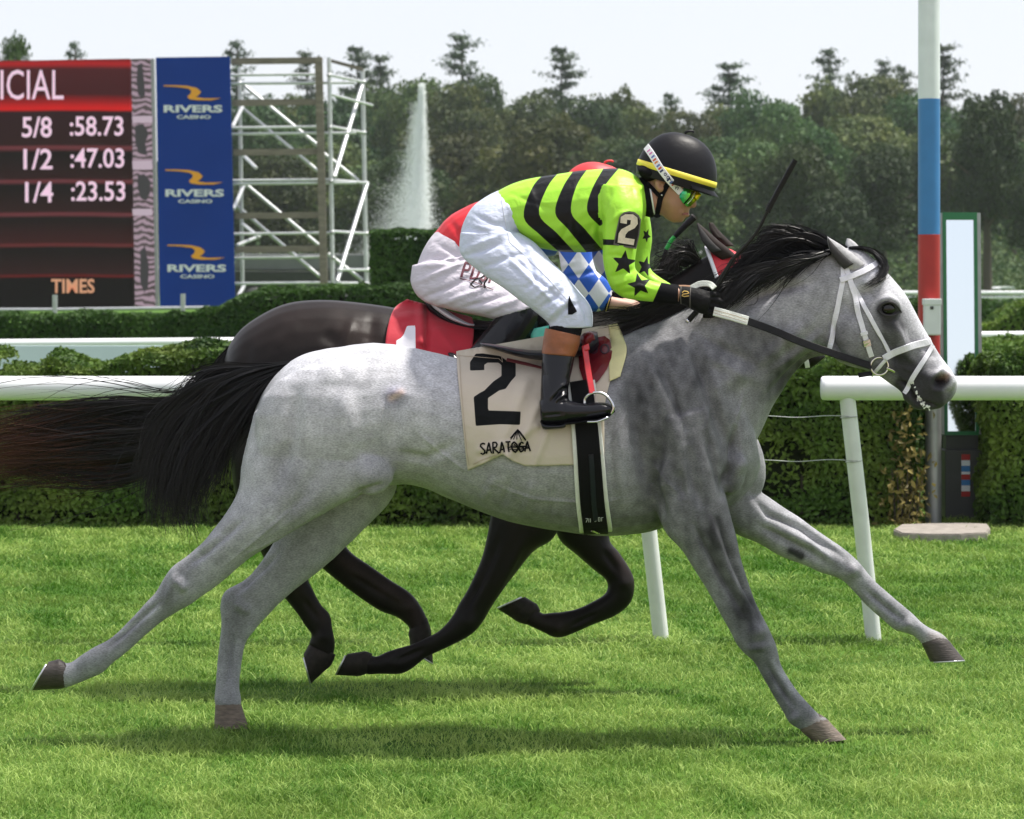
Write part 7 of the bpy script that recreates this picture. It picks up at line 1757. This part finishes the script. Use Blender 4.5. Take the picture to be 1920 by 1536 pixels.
put('body', remesh(a, 0.0085, it=2), M_SKIN2, person2)
jk2 = cloth_mesh([J2['torso'], J2['arm_near'], J2['arm_far']], YD, 0.0064, it=4, seed=41, amp=0.0018, folds=[([(840, 410), (870, 450), (890, 500)], 6, -3), ([(1060, 520), (1090, 515), (1118, 508)], 4, -4), ([(1050, 500), (1080, 490)], 4, 3)])
co = co_of(jk2); px, py = px_of(co); dj = (co[:, 1] - YD) / (YD / F)
region = np.maximum(px - 1004, np.where(np.abs(dj) > 55, px - 1004, -50))
attr_f(jk2, 'pat', region)
u, w = (px - 1066) / 38.0, (py - 496) / 54.0
attr_f(jk2, 'pat2', np.where(region > 0, -np.sign(np.sin(PI * (u + w))) * np.sign(np.sin(PI * (u - w))) * np.minimum(np.abs(np.sin(PI * (u + w))), np.abs(np.sin(PI * (u - w)))) * 8, -5))
put('jacket', jk2, M_REDSILK, person2)
bj2 = cloth_mesh([J2['hips'], J2['leg_near'], J2['leg_far']], YD, 0.0062, it=4, seed=51, amp=0.0016, folds=[([(790, 560), (850, 535), (910, 505)], 5, -5), ([(820, 572), (880, 552), (940, 530)], 5, 4), ([(860, 580), (920, 562), (970, 545)], 5, -5), ([(780, 530), (840, 505), (890, 480)], 5, 4), ([(800, 480), (850, 490), (890, 480)], 6, -4), ([(790, 500), (840, 495)], 5, 3), ([(815, 455), (850, 475), (890, 500)], 5, -3), ([(900, 585), (950, 570), (1000, 552)], 5, 4)])
put('breeches', bj2, M_BREECH2, person2)
SB2 = Surf(bj2)
GL2 = glyphs('PDJF', 864, 520, 934, 534, 28, GLY)
stroke_text('lettering', GL2, SB2, 4.2, M_BURG, person2, YD, off=0.003, th=0.001)
stroke_text('underline', [[(862, 522), (890, 530), (925, 544)]], SB2, 1.6, M_BURG, person2, YD, off=0.003, th=0.001)
stroke_text('emblem', [[(882, 534), (892, 524), (902, 522), (910, 516), (914, 524), (908, 532), (910, 540), (898, 538), (890, 540), (882, 534)], [(898, 526), (904, 534)]], SB2, 2.6, M_STITCH, person2, YD, off=0.0035, th=0.001)
bt = Acc()
loft(bt, [(940, 572, 1012, 566, -100, 30), (930, 592, 1016, 594, -102, 33), (912, 616, 1000, 626, -106, 33), (888, 645, 968, 664, -112, 30), (868, 672, 936, 700, -118, 27), (856, 694, 912, 716, -122, 24)], YD, n=20, sub=5)
loft(bt, [(838, 660, 842, 668, -124, 8), (852, 662, 848, 690, -124, 20), (880, 680, 868, 716, -124, 23), (910, 700, 905, 730, -124, 22), (935, 712, 932, 732, -124, 14)], YD, n=16, sub=4)
put('boot', remesh(bt, 0.006, it=3), M_BOOT, person2)
bt = Acc(); loft(bt, mir([(940, 572, 1012, 566, -100, 30), (930, 592, 1016, 594, -102, 33), (912, 616, 1000, 626, -106, 33), (888, 645, 968, 664, -112, 30), (856, 694, 912, 716, -122, 24), (850, 706, 920, 726, -122, 20)]), YD, n=18, sub=4)
put('boot', bt.mesh('boot'), M_BOOT, person2)
a = Acc(); loft(a, [(1132, 584, 1142, 552, -82, 18), (1140, 583, 1148, 553, -82, 17)], YD, n=18, sub=3); put('wrist_band', a.mesh('wb'), M_SOCK, person2)
a = Acc(); loft(a, [(1135, 584, 1145, 552, -82, 18.6), (1137, 584, 1146, 552, -82, 18.6)], YD, n=18, sub=3); put('wrist_band_stripe', a.mesh('wb'), M_GOLD, person2)
hm2, _ = helmet(person2, (1119, 380), (146, 44), 74, 50, 74, YD, M_REDCAP, M_REDCAP, band=False)
# the second whip
w2 = empty('whip', P(1240, 520, YD + 0.05), 'black whip with a green band held by the red jockey', 'whip')
WY = YD + 0.06
bar3([(1222, 552, WY), (1236, 512, WY), (1250, 466, WY)], [0.0105, 0.010, 0.009], 'shaft', M_BLEATHER, w2)
bar3([(1249, 468, WY), (1258, 452, WY), (1266, 443, WY)], [0.0095, 0.0095, 0.0095], 'green_band', M_GREENTAPE, w2)
bar3([(1265, 444, WY), (1284, 424, WY), (1302, 407, WY)], [0.012, 0.014, 0.016], 'handle', M_BLEATHER, w2)
bar3([(1301, 408, WY), (1303, 406, WY)], [0.0172, 0.0172], 'end_cap', M_RIM, w2)
# ================================================================== summer haze
HAZE = 0.0002
hv, hf_ = box_v(-700, 700, -40, 420, -1.0, 26.0)
hm_ = bpy.data.materials.new('haze_air'); hm_.use_nodes = True; ht_ = hm_.node_tree
ht_.nodes.remove(ht_.nodes['Principled BSDF'])
vol = node(ht_, 'ShaderNodeVolumePrincipled'); vol.inputs['Color'].default_value = (0.90, 0.94, 1.0, 1); vol.inputs['Density'].default_value = HAZE; vol.inputs['Anisotropy'].default_value = 0.3
ht_.links.new(vol.outputs[0], ht_.nodes['Material Output'].inputs['Volume'])
tag(put('haze', mesh_np('haze', hv, np.array(hf_)), hm_, smooth=False), 'thin summer haze in the air over the course', 'haze', kind='stuff')
